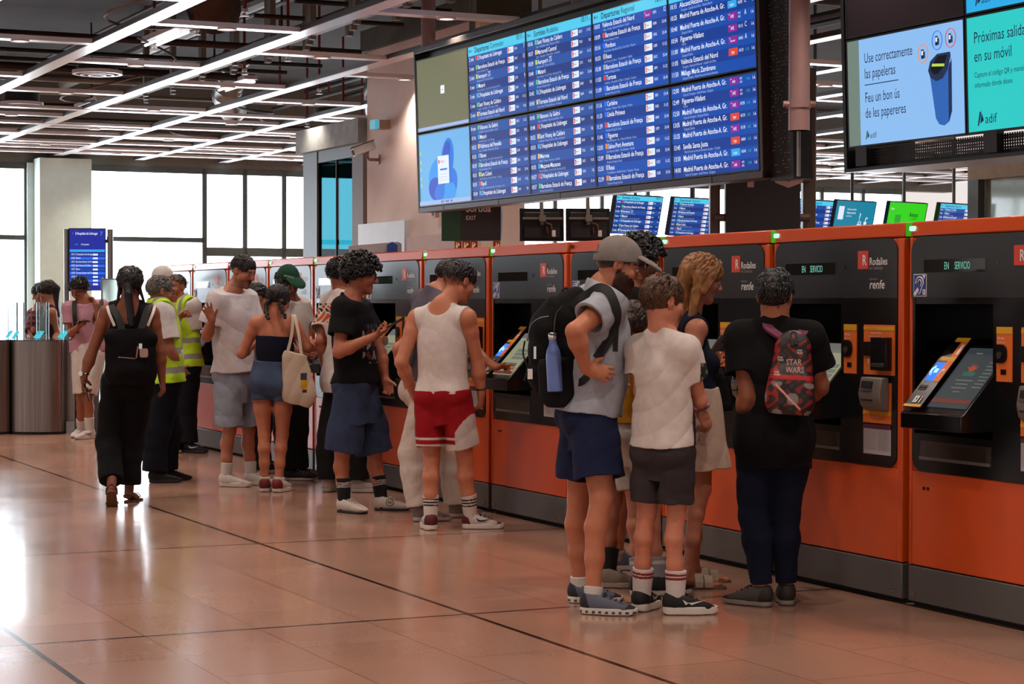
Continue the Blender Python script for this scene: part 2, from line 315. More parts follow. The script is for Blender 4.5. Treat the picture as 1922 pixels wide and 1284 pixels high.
SCR_A = glow('idle ticket screen', '#3c4448', .7); SCR_B = glow('ticket menu screen', '#b7b896', .55); SCRD = glow('dim screen print', '#8e9087', .5); SCRR = glow('screen red bar', '#8d4038', .5); SCRG = glow('screen green', '#3f7a6c', .5); NFC = glow('blue card reader light', '#2a6cff', 1.6); NFCL = glow('reader symbol', '#9cd0ff', 1.8); SCRO = glow('screen orange mark', '#b4512f', .7)
MX = 1.19
def machine(idx, label, lit=True, menu=False, dark=False, tray_green=False):
    t = thing('ticket_machine', label, 'ticket machine', swz(ROW_S + (idx + 1) * MW, ROW_W), (0, 0, RZ), 'orange ticket machines in a row')
    t.location = swz(ROW_S + idx * MW, ROW_W)
    m = MB(); m.box(0, MX, .30, .75, .205, 1.83, ORANGE); m.box(0, .02, .0, .31, .205, 1.83, ORANGE); m.box(MX - .046, MX, .0, .31, .205, 1.83, ORANGE)
    m.box(.02, MX - .046, .004, .31, .205, .675, ORANGE); m.box(.02, MX - .046, .006, .31, 1.5, 1.83, ORANGE); m.box(MX - .12, MX - .04, .006, .3, .675, 1.5, ORANGE); m.box(0.02, .045, .006, .3, .675, 1.5, ORANGE); m.box(.02, .66, .006, .3, .675, .86, ORANGE)
    m.box(MX, MW - .001, .06, .75, .03, 1.88, GAPM)
    obj('cabinet', m, t, bevel=.006)
    m = MB(); m.prism([(.0, 1.835), (.012, 1.908), (.75, 1.908), (.75, 1.835)], 0, MX, ORANGE, axes='yz'); obj('top_rail', m, t, bevel=.008)
    m = MB(); m.box(0, MX, .0, .75, .022, .2, PLINTH); m.box(.01, MX, .03, .74, 0, .022, GAPM); p = obj('plinth', m, t, bevel=.006)
    m = MB(); m.box(.03, .06, -.004, 0, .05, .075, STEELB); m.box(1.09, 1.14, -.004, 0, .05, .058, STEELB); m.box(1.09, 1.14, -.004, 0, .066, .074, STEELB); obj('latch', m, p)
    m = MB(); m.rrect(.018, 1.143, 1.531, 1.832, .075, -.004, .004, CHAR, (0, 0, 1, 1)); up = obj('upper_panel', m, t)
    m = MB(); m.box(.122, .598, -.0055, -.004, 1.655, 1.717, SMOKED)
    dsp = obj('display_window', m, up)
    if lit:
        m = MB(); m.text('EN', .285, 1.668, .052, VFD, -.0065, .58); m.text('SERVICIO', .365, 1.668, .052, VFD, -.0065, .55); obj('display_lettering', m, up)
    m = MB(); m.box(.805, .897, -.0055, -.004, 1.679, 1.772, LRED); lg = obj('logo_square', m, up)
    m = MB(); m.text('R', .846, 1.699, .075, WHT, -.007, .8, .02); m.text('Rodalies', .906, 1.699, .054, WHT, -.0055, .86, .014); m.text('de Catalunya', .908, 1.676, .026, GREYP, -.0055, .85); m.text('Operat per', .907, 1.622, .018, GREYP, -.0055, .85); wm_ = m; m = MB(); m.text('renfe', .907, 1.578, .064, WHT, -.0055, .98, .012, shear=.16); obj('operator_wordmark', m, up); obj('wordmark', wm_, up)
    m = MB(); m.box(.688, .694, -.006, -.004, 1.680, 1.700, SMOKED); obj('lock', m, up)
    # lower black front with the recess round the console
    m = MB(); m.box(.66, 1.143, -.002, .006, .86, 1.53, BLACK); m.rrect(.03, 1.143, .675, .86, .07, -.002, .006, BLACK, (1, 1, 0, 0)); m.box(.03, .05, -.002, .3, .86, 1.53, BLACK)
    m.box(.65, .664, 0, .28, .86, 1.5, BLACK); m.box(.045, .66, .27, .285, .8, 1.53, BLACK); m.box(.045, .66, .0, .28, 1.5, 1.532, BLACK); m.box(.045, .66, .0, .28, .85, .862, BLACK); obj('lower_panel', m, t)
    # console: wedge with touch screen
    def wedge(mb, x0, x1, pts, mm): mb.prism([(a, b) for a, b in pts], x0, x1, mm, axes='yz')
    m = MB(); wedge(m, .19, .66, [(-.19, .90), (-.19, .975), (-.17, .985), (.12, 1.30), (.27, 1.33), (.27, .90)], BLACK); con = obj('console', m, t, bevel=.004)
    ang = math.atan2(.315, .29); M = Matrix.Translation((0, -.17, .985)) @ Matrix.Rotation(ang, 4, 'X')     # local x right, y up the slope, z out of it
    Lh = math.hypot(.29, .315)
    def sl(mb, x0, x1, v0, v1, z, mm): mb.add([M @ Vector((x, v, zz)) for x in (x0, x1) for v in (v0, v1) for zz in (z - .003, z)], [(0, 1, 3, 2), (4, 6, 7, 5), (0, 4, 5, 1), (2, 3, 7, 6), (0, 2, 6, 4), (1, 5, 7, 3)], mm)
    MT = M @ Matrix.Rotation(-PI / 2, 4, 'X')
    m = MB(); sl(m, .35, .648, .03, Lh - .02, .004, SCR_B if menu else SCR_A); scn = obj('touch_screen', m, con)
    m = MB()
    if menu:
        sl(m, .35, .648, Lh - .085, Lh - .02, .006, SCRD)
        for r in range(3):
            for c in range(7): sl(m, .45 + c * .027, .47 + c * .027, .17 + r * .034, .195 + r * .034, .006, SCRD)
        sl(m, .42, .6, .105, .135, .006, SCRG); sl(m, .40, .62, .075, .098, .006, SCRO); sl(m, .36, .64, .035, .06, .006, SCRR)
    else:
        sl(m, .355, .643, .06, .085, .006, SCRR); sl(m, .44, .53, .23, .255, .006, SCRG)
        for q in range(5): a = (q - 2) * .5; m.add([M @ Vector((.485 + dx * math.cos(a) - dy * math.sin(a), .262 + dx * math.sin(a) + dy * math.cos(a), .007)) for dx, dy in ((-.012, 0), (.012, 0), (0, .05))], [(0, 1, 2)], SCRO)
        for r, (x0, x1) in enumerate([(.42, .55), (.44, .53), (.43, .54), (.46, .51)]): sl(m, x0, x1, .20 - r * .024, .205 - r * .024, .006, SCRD)
        for r in range(8): sl(m, .575 + .004 * (r % 3), .638, .16 + r * .022, .165 + r * .022, .006, SCRD)
        sl(m, .43, .475, .37, .376, .006, SCRD); sl(m, .55, .60, .38, .386, .006, SCRD)
    obj('screen_print', m, scn)
    m = MB(); sl(m, .20, .335, .005, Lh + .03, .022, BLACK); kp = obj('reader_pad', m, con)
    for a4, mm_ in (((.23, .335, Lh, Lh + .025), YEL), ((.285, .335, Lh - .10, Lh), STK), ((.22, .335, Lh - .125, Lh - .10), YEL), ((.285, .335, .17, Lh - .125), STK), ((.20, .335, .008, .022), YEL)): m = MB(); sl(m, *a4, .025, mm_); obj('reader_sticker', m, kp)
    m = MB(); sl(m, .218, .283, .175, .29, .025, NFC); nf = obj('contactless_reader', m, kp)
    m = MB(); sl(m, .245, .27, .225, .25, .027, NFCL)
    for q in (.022, .031): m.tube([M @ Vector((.246 + q * math.cos(a), .237 + q * math.sin(a), .026)) for a in np.linspace(PI * .6, PI * 1.4, 8)], .002, NFCL, 5)
    obj('reader_symbol', m, nf)
    m = MB(); sl(m, .22, .275, .115, .145, .025, TRAYM); sl(m, .225, .27, .125, .132, .028, GAPM); obj('card_slot', m, kp)
    m = MB(); m.text('i', .295, .035, .06, WHT, -.026, .8, .03, M=MT); m.text('♿', .245, .04, .04, WHT, -.026, .8, M=MT); sl(m, .31, .328, Lh - .085, Lh - .02, .027, WHT); sl(m, .295, .3, .2, .24, .027, WHT); sl(m, .3, .32, .235, .25, .027, WHT); obj('pictogram', m, kp)
    # right-hand panels
    m = MB(); m.box(.684, .797, -.006, -.002, 1.139, 1.394, STK); cp = obj('coin_panel', m, t)
    m = MB(); m.box(.684, .797, -.0075, -.006, 1.362, 1.394, YEL); m.text('Monedes', .692, 1.336, .017, WHT, -.0075, .8); m.text('Monedas  Coins', .692, 1.318, .012, WHT, -.0075, .7)
    m.cyl((.705, -.006, 1.268), (.705, -.0085, 1.268), .0, BLACK); obj('panel_print', m, cp)
    m = MB(); m.rrect(.69, .762, 1.225, 1.312, .035, -.014, -.006, BLACK, (0, 1, 1, 0)); m.cyl((.715, -.014, 1.262), (.715, -.02, 1.262), .018, TRAYM, 12); m.box(.718, .755, -.009, -.006, 1.172, 1.196, BLACK); obj('coin_slot', m, cp)
    m = MB(); m.box(.862, 1.128, -.006, -.002, 1.139, 1.394, STK); bp_ = obj('banknote_panel', m, t)
    m = MB(); m.box(.862, 1.128, -.0075, -.006, 1.366, 1.384, YEL); m.text('BITLLETS / BILLETES', .88, 1.369, .014, STK, -.008, .8); m.text('Introduïu els bitllets', .925, 1.347, .014, WHT, -.0075, .8); m.text('d’un en un / de uno en uno', .91, 1.332, .011, WHT, -.0075, .75); m.box(.90, .912, -.0075, -.006, 1.195, 1.222, WHT); m.box(.935, .96, -.0075, -.006, 1.19, 1.225, mat('rust print', '#9c3f1a', .5)); obj('panel_print', m, bp_)
    m = MB(); m.box(.868, .98, -.02, -.006, 1.234, 1.307, BLACK); m.box(.973, 1.106, -.045, -.006, 1.163, 1.331, BLACK); m.box(.985, 1.095, -.05, -.045, 1.18, 1.2, TRAYM); obj('banknote_slot', m, bp_, bevel=.004)
    m = MB(); m.box(.86, 1.1, -.006, -.002, .893, 1.1, STK); cdp = obj('card_panel', m, t)
    m = MB(); m.box(.86, 1.1, -.0075, -.006, .935, .952, YEL); m.text('Targeta bancària', .92, .918, .015, WHT, -.0075, .8); m.box(.868, .882, -.0075, -.006, 1.0, 1.04, WHT); obj('panel_print', m, cdp)
    m = MB(); m.prism([(-.006, .957), (-.03, .957), (-.06, .985), (-.072, 1.04), (-.055, 1.128), (-.006, 1.128)], .905, 1.085, TERM, axes='yz'); tm = obj('card_terminal', m, t, bevel=.008)
    m = MB(); Mt = Matrix.Translation((0, -.0655, 1.09)) @ Matrix.Rotation(-.19, 4, 'X'); m.box(.93, 1.02, -.004, .004, -.018, .018, GAPM, Mt); m.box(.925, 1.025, -.0085, .0, -.03, -.024, STEELB, Mt); Mt2 = Matrix.Translation((0, -.0705, 1.012)) @ Matrix.Rotation(.15, 4, 'X'); m.box(.93, 1.025, -.003, .004, -.003, .003, GAPM, Mt2); obj('terminal_slot', m, tm)
    m = MB(); m.box(.861, 1.097, -.0045, -.002, .733, .865, NOTICE); nt_ = obj('notice', m, t)
    m = MB(); m.box(.861, 1.097, -.006, -.0045, .863, .885, PURP)
    for c in (.868, .985):
        for r in range(12): m.box(c, c + .1 - .02 * ((r * 7) % 4 == 0), -.0055, -.0045, .852 - r * .0085, .8545 - r * .0085, GREYP)
    obj('notice_print', m, nt_)
    m = MB(); m.box(.10, .646, -.006, .004, .735, .828, TRAYM); m.box(.10, .646, -.012, -.002, .735, .75, STEELB); tr = obj('ticket_tray', m, t)
    m = MB(); m.box(.15, .61, -.007, -.006, .755, .815, mat('tray glass', '#5c6a4c' if tray_green else '#3a322d', .1)); obj('tray_window', m, tr)
    m = MB(); m.box(.04, .145, -.0055, -.004, 1.537, 1.648, WHT); m.box(.044, .141, -.0065, -.0055, 1.541, 1.644, BLUES); es = obj('hearing_loop_sign', m, t)
    m = MB()
    m.tube([(.092 + .030 * math.cos(a), -.0075, 1.605 + .028 * math.sin(a)) for a in np.linspace(PI * 1.05, -.35, 12)] + [(.106, -.0075, 1.575), (.098, -.0075, 1.556), (.085, -.0075, 1.549)], .0042, WHT, 5)
    m.tube([(.092 + .014 * math.cos(a), -.0075, 1.605 + .014 * math.sin(a)) for a in np.linspace(PI, 0, 8)] + [(.100, -.0075, 1.588)], .0032, WHT, 5)
    m.prism([(.046, 1.545), (.06, 1.542), (.086, 1.568), (.074, 1.582), (.046, 1.555)], -.0075, -.0065, WHT); m.prism([(.112, 1.642), (.139, 1.642), (.127, 1.622)], -.0075, -.0065, WHT)
    m.box(.116, .138, -.0075, -.0065, 1.545, 1.572, WHT); m.text('T', .119, 1.548, .024, BLUES, -.008, 1., .02); obj('sign_symbol', m, es)
    m = MB(); m.cyl((.121, .004, .592), (.121, .0, .592), .009, GAPM, 12); m.cyl((.155, .004, .592), (.155, .0, .592), .009, GAPM, 12); obj('lock', m, t)
    m = MB(); m.rrect(.0, .042, 1.862, 1.886, .008, -.004, .03, LED if not dark else TRAYM); sl_ = obj('status_light', m, t)
    if not dark:
        m = MB(); m.box(-.050, -.001, .012, .05, 1.838, 1.904, SPILLG); obj('side_green_spill', m, sl_)  # glowing block stands in for green status light falling on the next cabinet's side
    return t
ML = ['ticket machine cut by the right edge of the photo, screen idle and blue reader lit', 'ticket machine used by the man with the red and black backpack', 'ticket machine used by the blonde woman with the phone', 'ticket machine hidden behind the man in the grey cap', 'ticket machine being tapped by a pointing finger, just left of the big black backpack',
      'ticket machine directly behind the man in the white tank top', 'ticket machine seen between the curly man in black and the white tank top', 'ticket machine directly behind the curly man in the black printed shirt', 'ticket machine behind the green cap, pale with window glare', 'ticket machine behind the cropped dark head, right of the moustache man', 'ticket machine just left of the moustache man, beside the yellow vests', 'far end ticket machine of the row, behind the white cap']
for i in range(12):
    machine(i, ML[i], lit=i in (0, 1, 2), menu=i in (1, 2, 4, 6), dark=i in (3, 9), tray_green=i == 4)
# ================================================================= DEPARTURE BOARDS
BEZ = mat('black bezel', '#141214', .35, var=.02); BFR = mat('board frame', '#3a3331', .45, metal=.3); MESHB = mat('black mesh', '#0c0a0a', .5, var=.3, vscale=40)
SB1 = glow('screen navy', '#1f3a86', .95); SB2 = glow('screen blue', '#2452a6', .95); SBR = glow('screen deep blue', '#0b3b95', .95); SBR2 = glow('screen bright blue', '#0a4cb0', .95); HEAD = glow('screen cyan header', '#52cdf0', 1.0)
SW_ = glow('screen white', '#f0f4ff', 1.0); SDK = glow('screen dark print', '#12304a', .6); SDIM = glow('screen pale blue', '#a9c2f2', .9); STL = glow('screen teal print', '#2fc7b4', .9); SRED = glow('screen red', '#e0452f', 1.); SPUR = glow('screen purple', '#8d1f9a', 1.); SCY = glow('screen light blue', '#35a6ea', 1.); SGR = glow('screen green badge', '#5cc48a', 1.); SLM = glow('screen lime badge', '#b9d94e', 1.); SSA = glow('screen sand badge', '#e6c27c', 1.); SGY = glow('screen grey badge', '#a6a6b4', 1.); SOR = glow('screen orange badge', '#ef8a3c', 1.); SBL = glow('screen blue badge', '#2b6ff0', 1.); SOP = glow('screen operator box', '#e4ecff', 1.); SOLIVE = glow('blank olive screen', '#7c7a58', .8); SOFF = mat('switched off screen', '#2b2128', .25, var=0)
BW, BS, TILT = 7.0097, 11.1505, .0336; SWD, SHT, SPI, ZB = 1.0962, .6165, 1.121, 2.3597
ROWGAP = .022
def board_pt(xr, z):       # xr: metres to the right of the first board's right screen edge
    return D * (BS - xr) + N * BW + UP * z
def screen_at(name, label, x_left, z_bot, w=SWD, h=SHT, group='departure screens on the big board', cat='screen'):
    lean = (z_bot - ZB) * math.sin(TILT)
    p = board_pt(x_left, z_bot) - N * lean
    t = thing(name, label, cat, p, (0, 0, 0), group)
    t.matrix_world = Matrix.Translation(Vector(p)) @ Matrix.Rotation(RZ, 4, 'Z') @ Matrix.Rotation(TILT, 4, 'X')
    return t
def panel(t, w, h, m, depth=.06, b=.010):
    q = MB(); q.box(-b, w + b, .004, depth, -b, h + b, BEZ); q.box(-b, 0, -.004, .004, -b, h + b, BEZ); q.box(w, w + b, -.004, .004, -b, h + b, BEZ); q.box(0, w, -.004, .004, -b, 0, BEZ); q.box(0, w, -.004, .004, h, h + b, BEZ); obj('bezel', q, t)
    q = MB(); q.box(0, w, 0, .004, 0, h, m); return obj('screen_face', q, t)
BAD = {'r': SRED, 'g': SGR, 'l': SLM, 'c': SCY, 's': SSA, 'y': SGY, 'o': SOR, 'b': SBL, '': None}
def adif(mb, x, z, s, m, y=-.003):
    mb.prism([(x, z), (x + s * .25, z + s), (x + s * .42, z + s), (x + s * .30, z + s * .5), (x + s * .12, z)], y, y + .001, m); mb.prism([(x + s * .45, z + s * .9), (x + s * .7, z + s * .35), (x + s * .3, z + s * .15)], y, y + .001, m); mb.text('adif', x + s * .85, z + s * .12, s * .95, m, y, .95)
def timetable(t, w, h, header, rows, clock=True, regional=False, k=1.0, y0=None, lastw=None):
    a, b = (SBR, SBR2) if regional else (SB1, SB2)
    face = panel(t, w, h, a)
    hh = h * .125 if header is not None else 0; n = len(rows); rh = (h - hh) / max(n, y0 or n)
    q = MB()
    for i in range(0, n, 2): q.box(0, w, -.0015, 0, h - hh - (i + 1) * rh, h - hh - i * rh, b)
    obj('row_bands', q, face)
    if header is not None:
        q = MB(); q.box(0, w, -.002, 0, h - hh, h, HEAD); hd = obj('header_bar', q, face)
        q = MB(); adif(q, .02 * w, h - hh * .62, hh * .36, SDK); b1, b2 = header
        q.text(b1, .12 * w, h - hh * .72, hh * .80, SDK, -.0032, 1.0, .012); wd = glyphs(b1, .016)[2] * hh * .80; q.text(b2, .12 * w + wd + .018 * w, h - hh * .72, hh * .80, SDK, -.0032, .95)
        if clock: q.text('10:11', .95 * w, h - hh * .55, hh * .80, SDK, -.0032, .9, .01, 'R'); q.text(':58', .99 * w, h - hh * .55, hh * .32, SDK, -.0032, .6, 0, 'R')
        obj('header_lettering', q, hd)
    for i, (tm, bd, nm, sub, op, num, plat) in enumerate(rows):
        zt = h - hh - i * rh; s = rh * .64; q = MB()
        q.text(tm, .016 * w, zt - rh * .56, s * .92, SW_, -.003, .92, .006); bx = MB()
        x = .135 * w
        if BAD.get(bd[:1]) is not None: bx.box(x, x + .028 * w, -.003, -.0016, zt - rh * .55, zt - rh * .08, BAD[bd[0]]); x += .036 * w
        q.text(nm, x, zt - rh * .56, s, SW_, -.003, min(.94, .53 * w / max(glyphs(nm, .012)[2] * s, 1e-3)), .010)
        if sub: q.text(sub if len(sub) < 58 else sub[:58], .15 * w, zt - rh * .93, rh * .34, SDIM, -.003, min(.78, .53 * w / max(glyphs(sub[:58], 0.)[2] * rh * .34, 1e-3)))
        if op:
            cx0, cx1 = .70 * w, .80 * w; cm = {'R': SOP, 'G': SOP, 'A': SPUR, 'V': SPUR, 'E': SPUR, 'I': SRED, 'O': SCY}[op]
            bx.rrect(cx0, cx1, zt - rh * .70, zt - rh * .08, rh * .08, -.003, -.0016, cm)
            if op in 'RG': bx.box(cx0 + .006 * w, cx0 + .026 * w, -.004, -.003, zt - rh * .62, zt - rh * .16, SRED if op == 'R' else SOR); bx.text('R', cx0 + .010 * w, zt - rh * .53, rh * .34, SOP, -.0045, .6, .02); bx.text('Rodalies' if op == 'R' else 'Regional', cx0 + .031 * w, zt - rh * .47, rh * .24, SDK, -.004, .62)
            else: bx.text({'A': 'AVE', 'V': 'avlo', 'E': 'Euromed', 'I': 'iryo', 'O': 'OUIGO'}[op], (cx0 + cx1) / 2, zt - rh * .55, rh * (.40 if op in 'AVI' else .27), SW_, -.0045, .75, .012, 'C'); (op in 'AVE') and bx.text('renfe', cx0 + .008 * w, zt - rh * .28, rh * .18, SW_, -.0045, .75)
        if '|' in num:
            n1, n2 = num.split('|'); q.text(n1, .815 * w, zt - rh * .36, rh * .27, SW_, -.003, .6); q.text(n2, .815 * w, zt - rh * .66, rh * .27, SW_, -.003, .6)
        else: q.text(num, .815 * w, zt - rh * .50, rh * .38, SW_, -.003, .75)
        ps = plat.split('/')
        if len(ps) > 1: q.text(ps[0], .885 * w, zt - rh * .5, rh * (.62 if len(ps[0]) == 1 else .34), STL if ':' in ps[0] else SW_, -.003, .75)
        if op: obj('operator_box', bx, face)
        q.text(ps[-1], .985 * w, zt - rh * .52, rh * (.42 if '-' in ps[-1] else .62), SW_, -.003, .8, .006, 'R')
        obj('row_lettering', q, face)
BG = 'Barcelona Passeig de Gràcia'; HL = "L'Hospitalet de Llobregat"; BF = 'Barcelona Estació de França'; SV = 'Sant Vicenç de Calders'; TE = 'Terrassa Estació del Nord'; MP = 'Madrid Puerta de Atocha-A. Gr.'
C1T = [('2 min', 'r', HL, '', 'R', '76363', '7'), ('2 min', 'g', BF, BG, 'R', '25643', '13'), ('2 min', 'l', 'Aeroport ✈', 'Bellvitge-Gornal · El Prat de Llobregat', 'R', '28428', '11'), ('3 min', 'c', 'Mataró', 'Plaça de Catalunya · Arc de Triomf · Barcelona El Clot', 'R', '25729', '9'), ('3 min', 'c', HL, '', 'R', '28108', '7-8'), ('5 min', 'g', SV, 'Cornellà · Castelldefels · Gavà · Sitges · Cubelles', 'R', '25018', '11-12'), ('5 min', 's', TE, 'Arc de Triomf · La Sagrera-Meridiana · Fabra i Puig', 'R', '77566', '9-10')]
C1B = [('8 min', 'g', 'Vilanova i la Geltrú', 'Castelldefels - Platja de Castelldefels - Garraf', 'R', '28335', '11-12'), ('10:16', 'c', 'Mataró', 'Sant Adrià de Besòs - Clot - Montgat', 'R', '28731', '9-10'), ('10:22', 's', 'Vilafranca del Penedès', 'Sants - L\'Hospitalet - Molins de Rei - Martorell', 'R', '77808', '7-8'), ('10:25', 'c', 'Blanes', 'Plaça de Catalunya - Arc de Triomf - Barcelona El Clot', 'R', '25609', '9-10'), ('10:29', 'g', BF, BG, 'R', '28065', '13-14'), ('10:31', 'l', 'Sant Celoni', 'Plaça de Catalunya - Sagrera-Meridiana - La Garriga', 'R', '25463', '12-14'), ('10:31', 'r', 'Ripoll', 'La Sagrera - Granollers-Canovelles - Vic - Manlleu - Torelló', 'R', '76339', '9-12'), ('10:34', 'c', HL, '', 'R', '28124', '7-8')]
C2T = [('10:36', 'g', SV, 'Gavà - Castelldefels - Sitges - Vilanova i la Geltrú', 'R', '28529', '11-12'), ('10:37', 's', 'Martorell Central', "Sants - L'Hospitalet - Molins de Rei - Castellbisbal", 'R', '77320', '7-8'), ('10:39', 'l', 'Aeroport ✈', 'Bellvitge-Gornal · El Prat de Llobregat', 'R', '28431', '11-12'), ('10:40', 'c', 'Mataró', 'Plaça Catalunya - Arc de Triomf - Barcelona El Clot', 'R', '25735', '9-10'), ('10:41', 'g', BF, BG, 'R', '28614', '13-14'), ('10:42', 'c', HL, '', 'R', '28428', '7-8'), ('10:43', 's', TE, 'Arc de Triomf - Montcada Bifurcació - Cerdanyola', 'R', '78649', '9-10')]
C2B = [('10:45', 'g', 'Vilanova i la Geltrú', 'Gavà - Castelldefels - Platja de Castelldefels - Garraf', 'R', '28151', '11-12'), ('10:48', 'r', HL, '', 'R', '76304', '7-8'), ('10:52', 's', SV, 'Castellbisbal - Martorell Central - Gelida - Sant Sadurní', 'R', '77804', '7-8'), ('10:53', 'c', HL, '', 'R', '28430', '7-8'), ('10:55', 's', 'Manresa', 'Sabadell - Terrassa - Vacarisses - Castellbell', 'R', '77526', '9-10'), ('10:55', 'c', 'Maçanet-Massanes', 'Plaça de Catalunya - Arc de Triomf - Barcelona El Clot', 'R', '25625', '9-10'), ('10:57', 'r', HL, '', 'R', '76334', '7-8'), ('10:57', 'g', BF, BG, 'R', '28032', '13-14')]
C3T = [('10:03', '', 'València Estació del Nord', 'Salou - Tortosa - Benicarló-Peñíscola - Castelló', 'E', '18093', '12'), ('10:09', 'r', BF, BG, 'G', '18084', '13-14'), ('10:16', 'b', 'Portbou', 'Pg. de Gràcia - Barcelona El Clot - Sant Celoni - Maçanet', 'G', '15905', '13-14'), ('10:33', 'y', 'Reus', 'Sant Vicenç de Calders - Torredembarra - Altafulla', 'G', '15080', '11-12'), ('10:38', 'y', BF, BG, 'G', '35012', '13-14'), ('11:03', 'r', 'Tortosa', "Cambrils - L'Hospitalet de l'Infant - L'Ampolla - Camarles", 'G', '18091', '11-12'), ('11:09', 'b', BF, BG, 'G', '30102', '13-14')]
C3B = [('11:16', 'b', 'Cerbère', 'Granollers - Maçanet - Flaçà - Figueres - Portbou', 'G', '15831', '13-14'), ('11:33', 'b', 'Lleida Pirineus', '', 'G', '15405', '11-12'), ('11:39', 'r', BF, BG, 'G', '18094', '13-14'), ('11:46', 'b', 'Figueres', 'Maçanet-Massanes - Sils - Caldes de Malavella - Girona', 'G', '15879', '13-14'), ('12:03', 'o', 'Salou-Port Aventura', 'Sant Vicenç de Calders - Torredembarra - Altafulla', 'G', '15253', '11-12'), ('12:09', 'y', BF, BG, 'G', '33038', '13-14'), ('12:33', 'y', 'Reus', 'Torredembarra - Altafulla-Tamarit - Tarragona - Vila-seca', 'G', '15023', '11-12'), ('12:39', 'o', BF, BG, 'G', '13328', '13-14')]
C4T = [('10:15', '', 'Alacant/Alicante Terminal', 'Tarragona - Castelló de la Plana - València Estació', 'I', '06319', 'A/3'), ('10:25', '', MP, '', 'O', '06500', 'C/6'), ('10:40', '', MP, 'Zaragoza Delicias', 'A', '03015|34015', 'A/1-6'), ('10:54', '', 'Figueres-Vilafant', 'Girona', 'A', '03112', 'C/1-6'), ('11:00', '', MP, 'Zaragoza Delicias', 'E', '00463', 'A/1-6'), ('11:05', '', 'València Estació del Nord', 'Tarragona - Benicarló-Peñíscola - Castelló de la Plana', 'I', '06120', '11:20/1-6'), ('11:50', '', 'Málaga María Zambrano', 'Zaragoza Delicias - Madrid Puerta de Atocha-Almudena', '', '', '')]
C4B = [('12:00', '', MP, 'Camp de Tarragona - Lleida Pirineus - Zaragoza', 'V', '06320|34220', '11:40/1-6'), ('12:49', '', 'Figueres-Vilafant', 'Girona', 'A', '03591|34093', '12:00/1-6'), ('12:50', '', MP, 'Camp de Tarragona - Zaragoza Delicias', 'A', '09730', '12:30/1-6'), ('13:05', '', MP, 'Zaragoza Delicias', 'I', '06130', '12:35/1-6'), ('13:25', '', MP, '', 'A', '03130', '13:05/1-6'), ('13:45', '', 'Sevilla Santa Justa', 'Madrid Puerta de Atocha-Almudena Grandes - Córdoba', 'I', '06804', '13:25/1-6'), ('13:50', '', MP, '', 'O', '06540', '13:30/1-6'), ('14:00', '', MP, 'Camp de Tarragona - Lleida Pirineus - Zaragoza', 'V', '06300|34842', '13:40/1-6')]
ZT = ZB + SHT + ROWGAP + .012
def colx(c): return -((4 - c) * SPI + SWD)
def sname(txt): return 'departures screen ' + txt
timetable(screen_at('departures_screen', sname('headed Departures Commuter, upper row'), colx(1), ZT), SWD, SHT, ('Departures', 'Commuter'), C1T)
timetable(screen_at('departures_screen', sname('with Vilafranca and Ripoll rows, beneath Departures Commuter'), colx(1), ZB), SWD, SHT, None, C1B)
timetable(screen_at('departures_screen', sname('headed Sortides Rodalies, upper row'), colx(2), ZT), SWD, SHT, ('Sortides', 'Rodalies'), C2T)
timetable(screen_at('departures_screen', sname('with Manresa row, beneath Sortides Rodalies'), colx(2), ZB), SWD, SHT, None, C2B)
timetable(screen_at('departures_screen', sname('headed Departures Regional, upper row'), colx(3), ZT), SWD, SHT, ('Departures', 'Regional'), C3T, regional=True)
timetable(screen_at('departures_screen', sname('starting with Cerbère, beneath Departures Regional'), colx(3), ZB), SWD, SHT, None, C3B, regional=True)
timetable(screen_at('departures_screen', sname('with red, purple and cyan operator tags, cut by the top edge'), colx(4), ZT), SWD, SHT, ('Departures', 'Long Distance'), C4T, regional=True)
timetable(screen_at('departures_screen', sname('starting 12:00 Madrid, lower right of the big board'), colx(4), ZB), SWD, SHT, None, C4B, regional=True)
t = screen_at('blank_screen', 'blank olive grey screen with one tiny white box, upper left of the big board', colx(0), ZT); f = panel(t, SWD, SHT, SOLIVE)
q = MB(); q.box(.52, .60, -.002, 0, .29, .36, SW_); q.box(.545, .575, -.003, -.002, .32, .324, SDK); obj('message_box', q, f); q = MB(); q.box(0, SWD, -.002, 0, 0, .028, SDIM); obj('status_bar', q, f)
t = screen_at('desktop_screen', 'light blue computer desktop screen with blue petals, lower left of the big board', colx(0), ZB)
f = panel(t, SWD, SHT, glow('desktop pale blue', '#6fb6ee', .95)); q = MB(); PB = [glow('petal blue', '#1f74e0', .95), glow('petal bright', '#2f9bf2', .95), glow('petal deep', '#2a4cc4', .95)]
def petal(cx, cz, rx, rz, a, m, y): q.add([(cx + rx * math.cos(u) * math.cos(a) - rz * math.sin(u) * math.sin(a), y, cz + rx * math.cos(u) * math.sin(a) + rz * math.sin(u) * math.cos(a)) for u in np.linspace(0, 2 * PI, 28)[:-1]], [list(range(27))], m)
for i, (cx, cz, rx, rz, a) in enumerate([(.62, .37, .13, .19, -.35), (.40, .26, .20, .13, .35), (.36, .13, .16, .10, -.1), (.66, .16, .17, .13, .5), (.56, .16, .10, .15, .1), (.52, .27, .09, .17, -.5), (.44, .10, .11, .08, .3), (.70, .10, .09, .07, .2), (.60, .42, .06, .11, -.45)]): petal(cx, cz, rx, rz, a, PB[i % 3], -.0012 - .0003 * i)
obj('wallpaper_petals', q, f); q = MB(); q.box(.42, .66, -.005, -.0045, .17, .41, SOP); q.box(.435, .46, -.006, -.005, .345, .375, SRED); q.text('Rodalies', .47, .35, .035, SRED, -.006, .8); q.box(.47, .62, -.006, -.005, .285, .30, SBL)
for r in range(3): q.box(.45, .62, -.006, -.005, .25 - r * .025, .253 - r * .025, SDIM)
obj('login_window', q, f); q = MB(); q.box(0, SWD, -.005, -.004, 0, .035, SDIM)
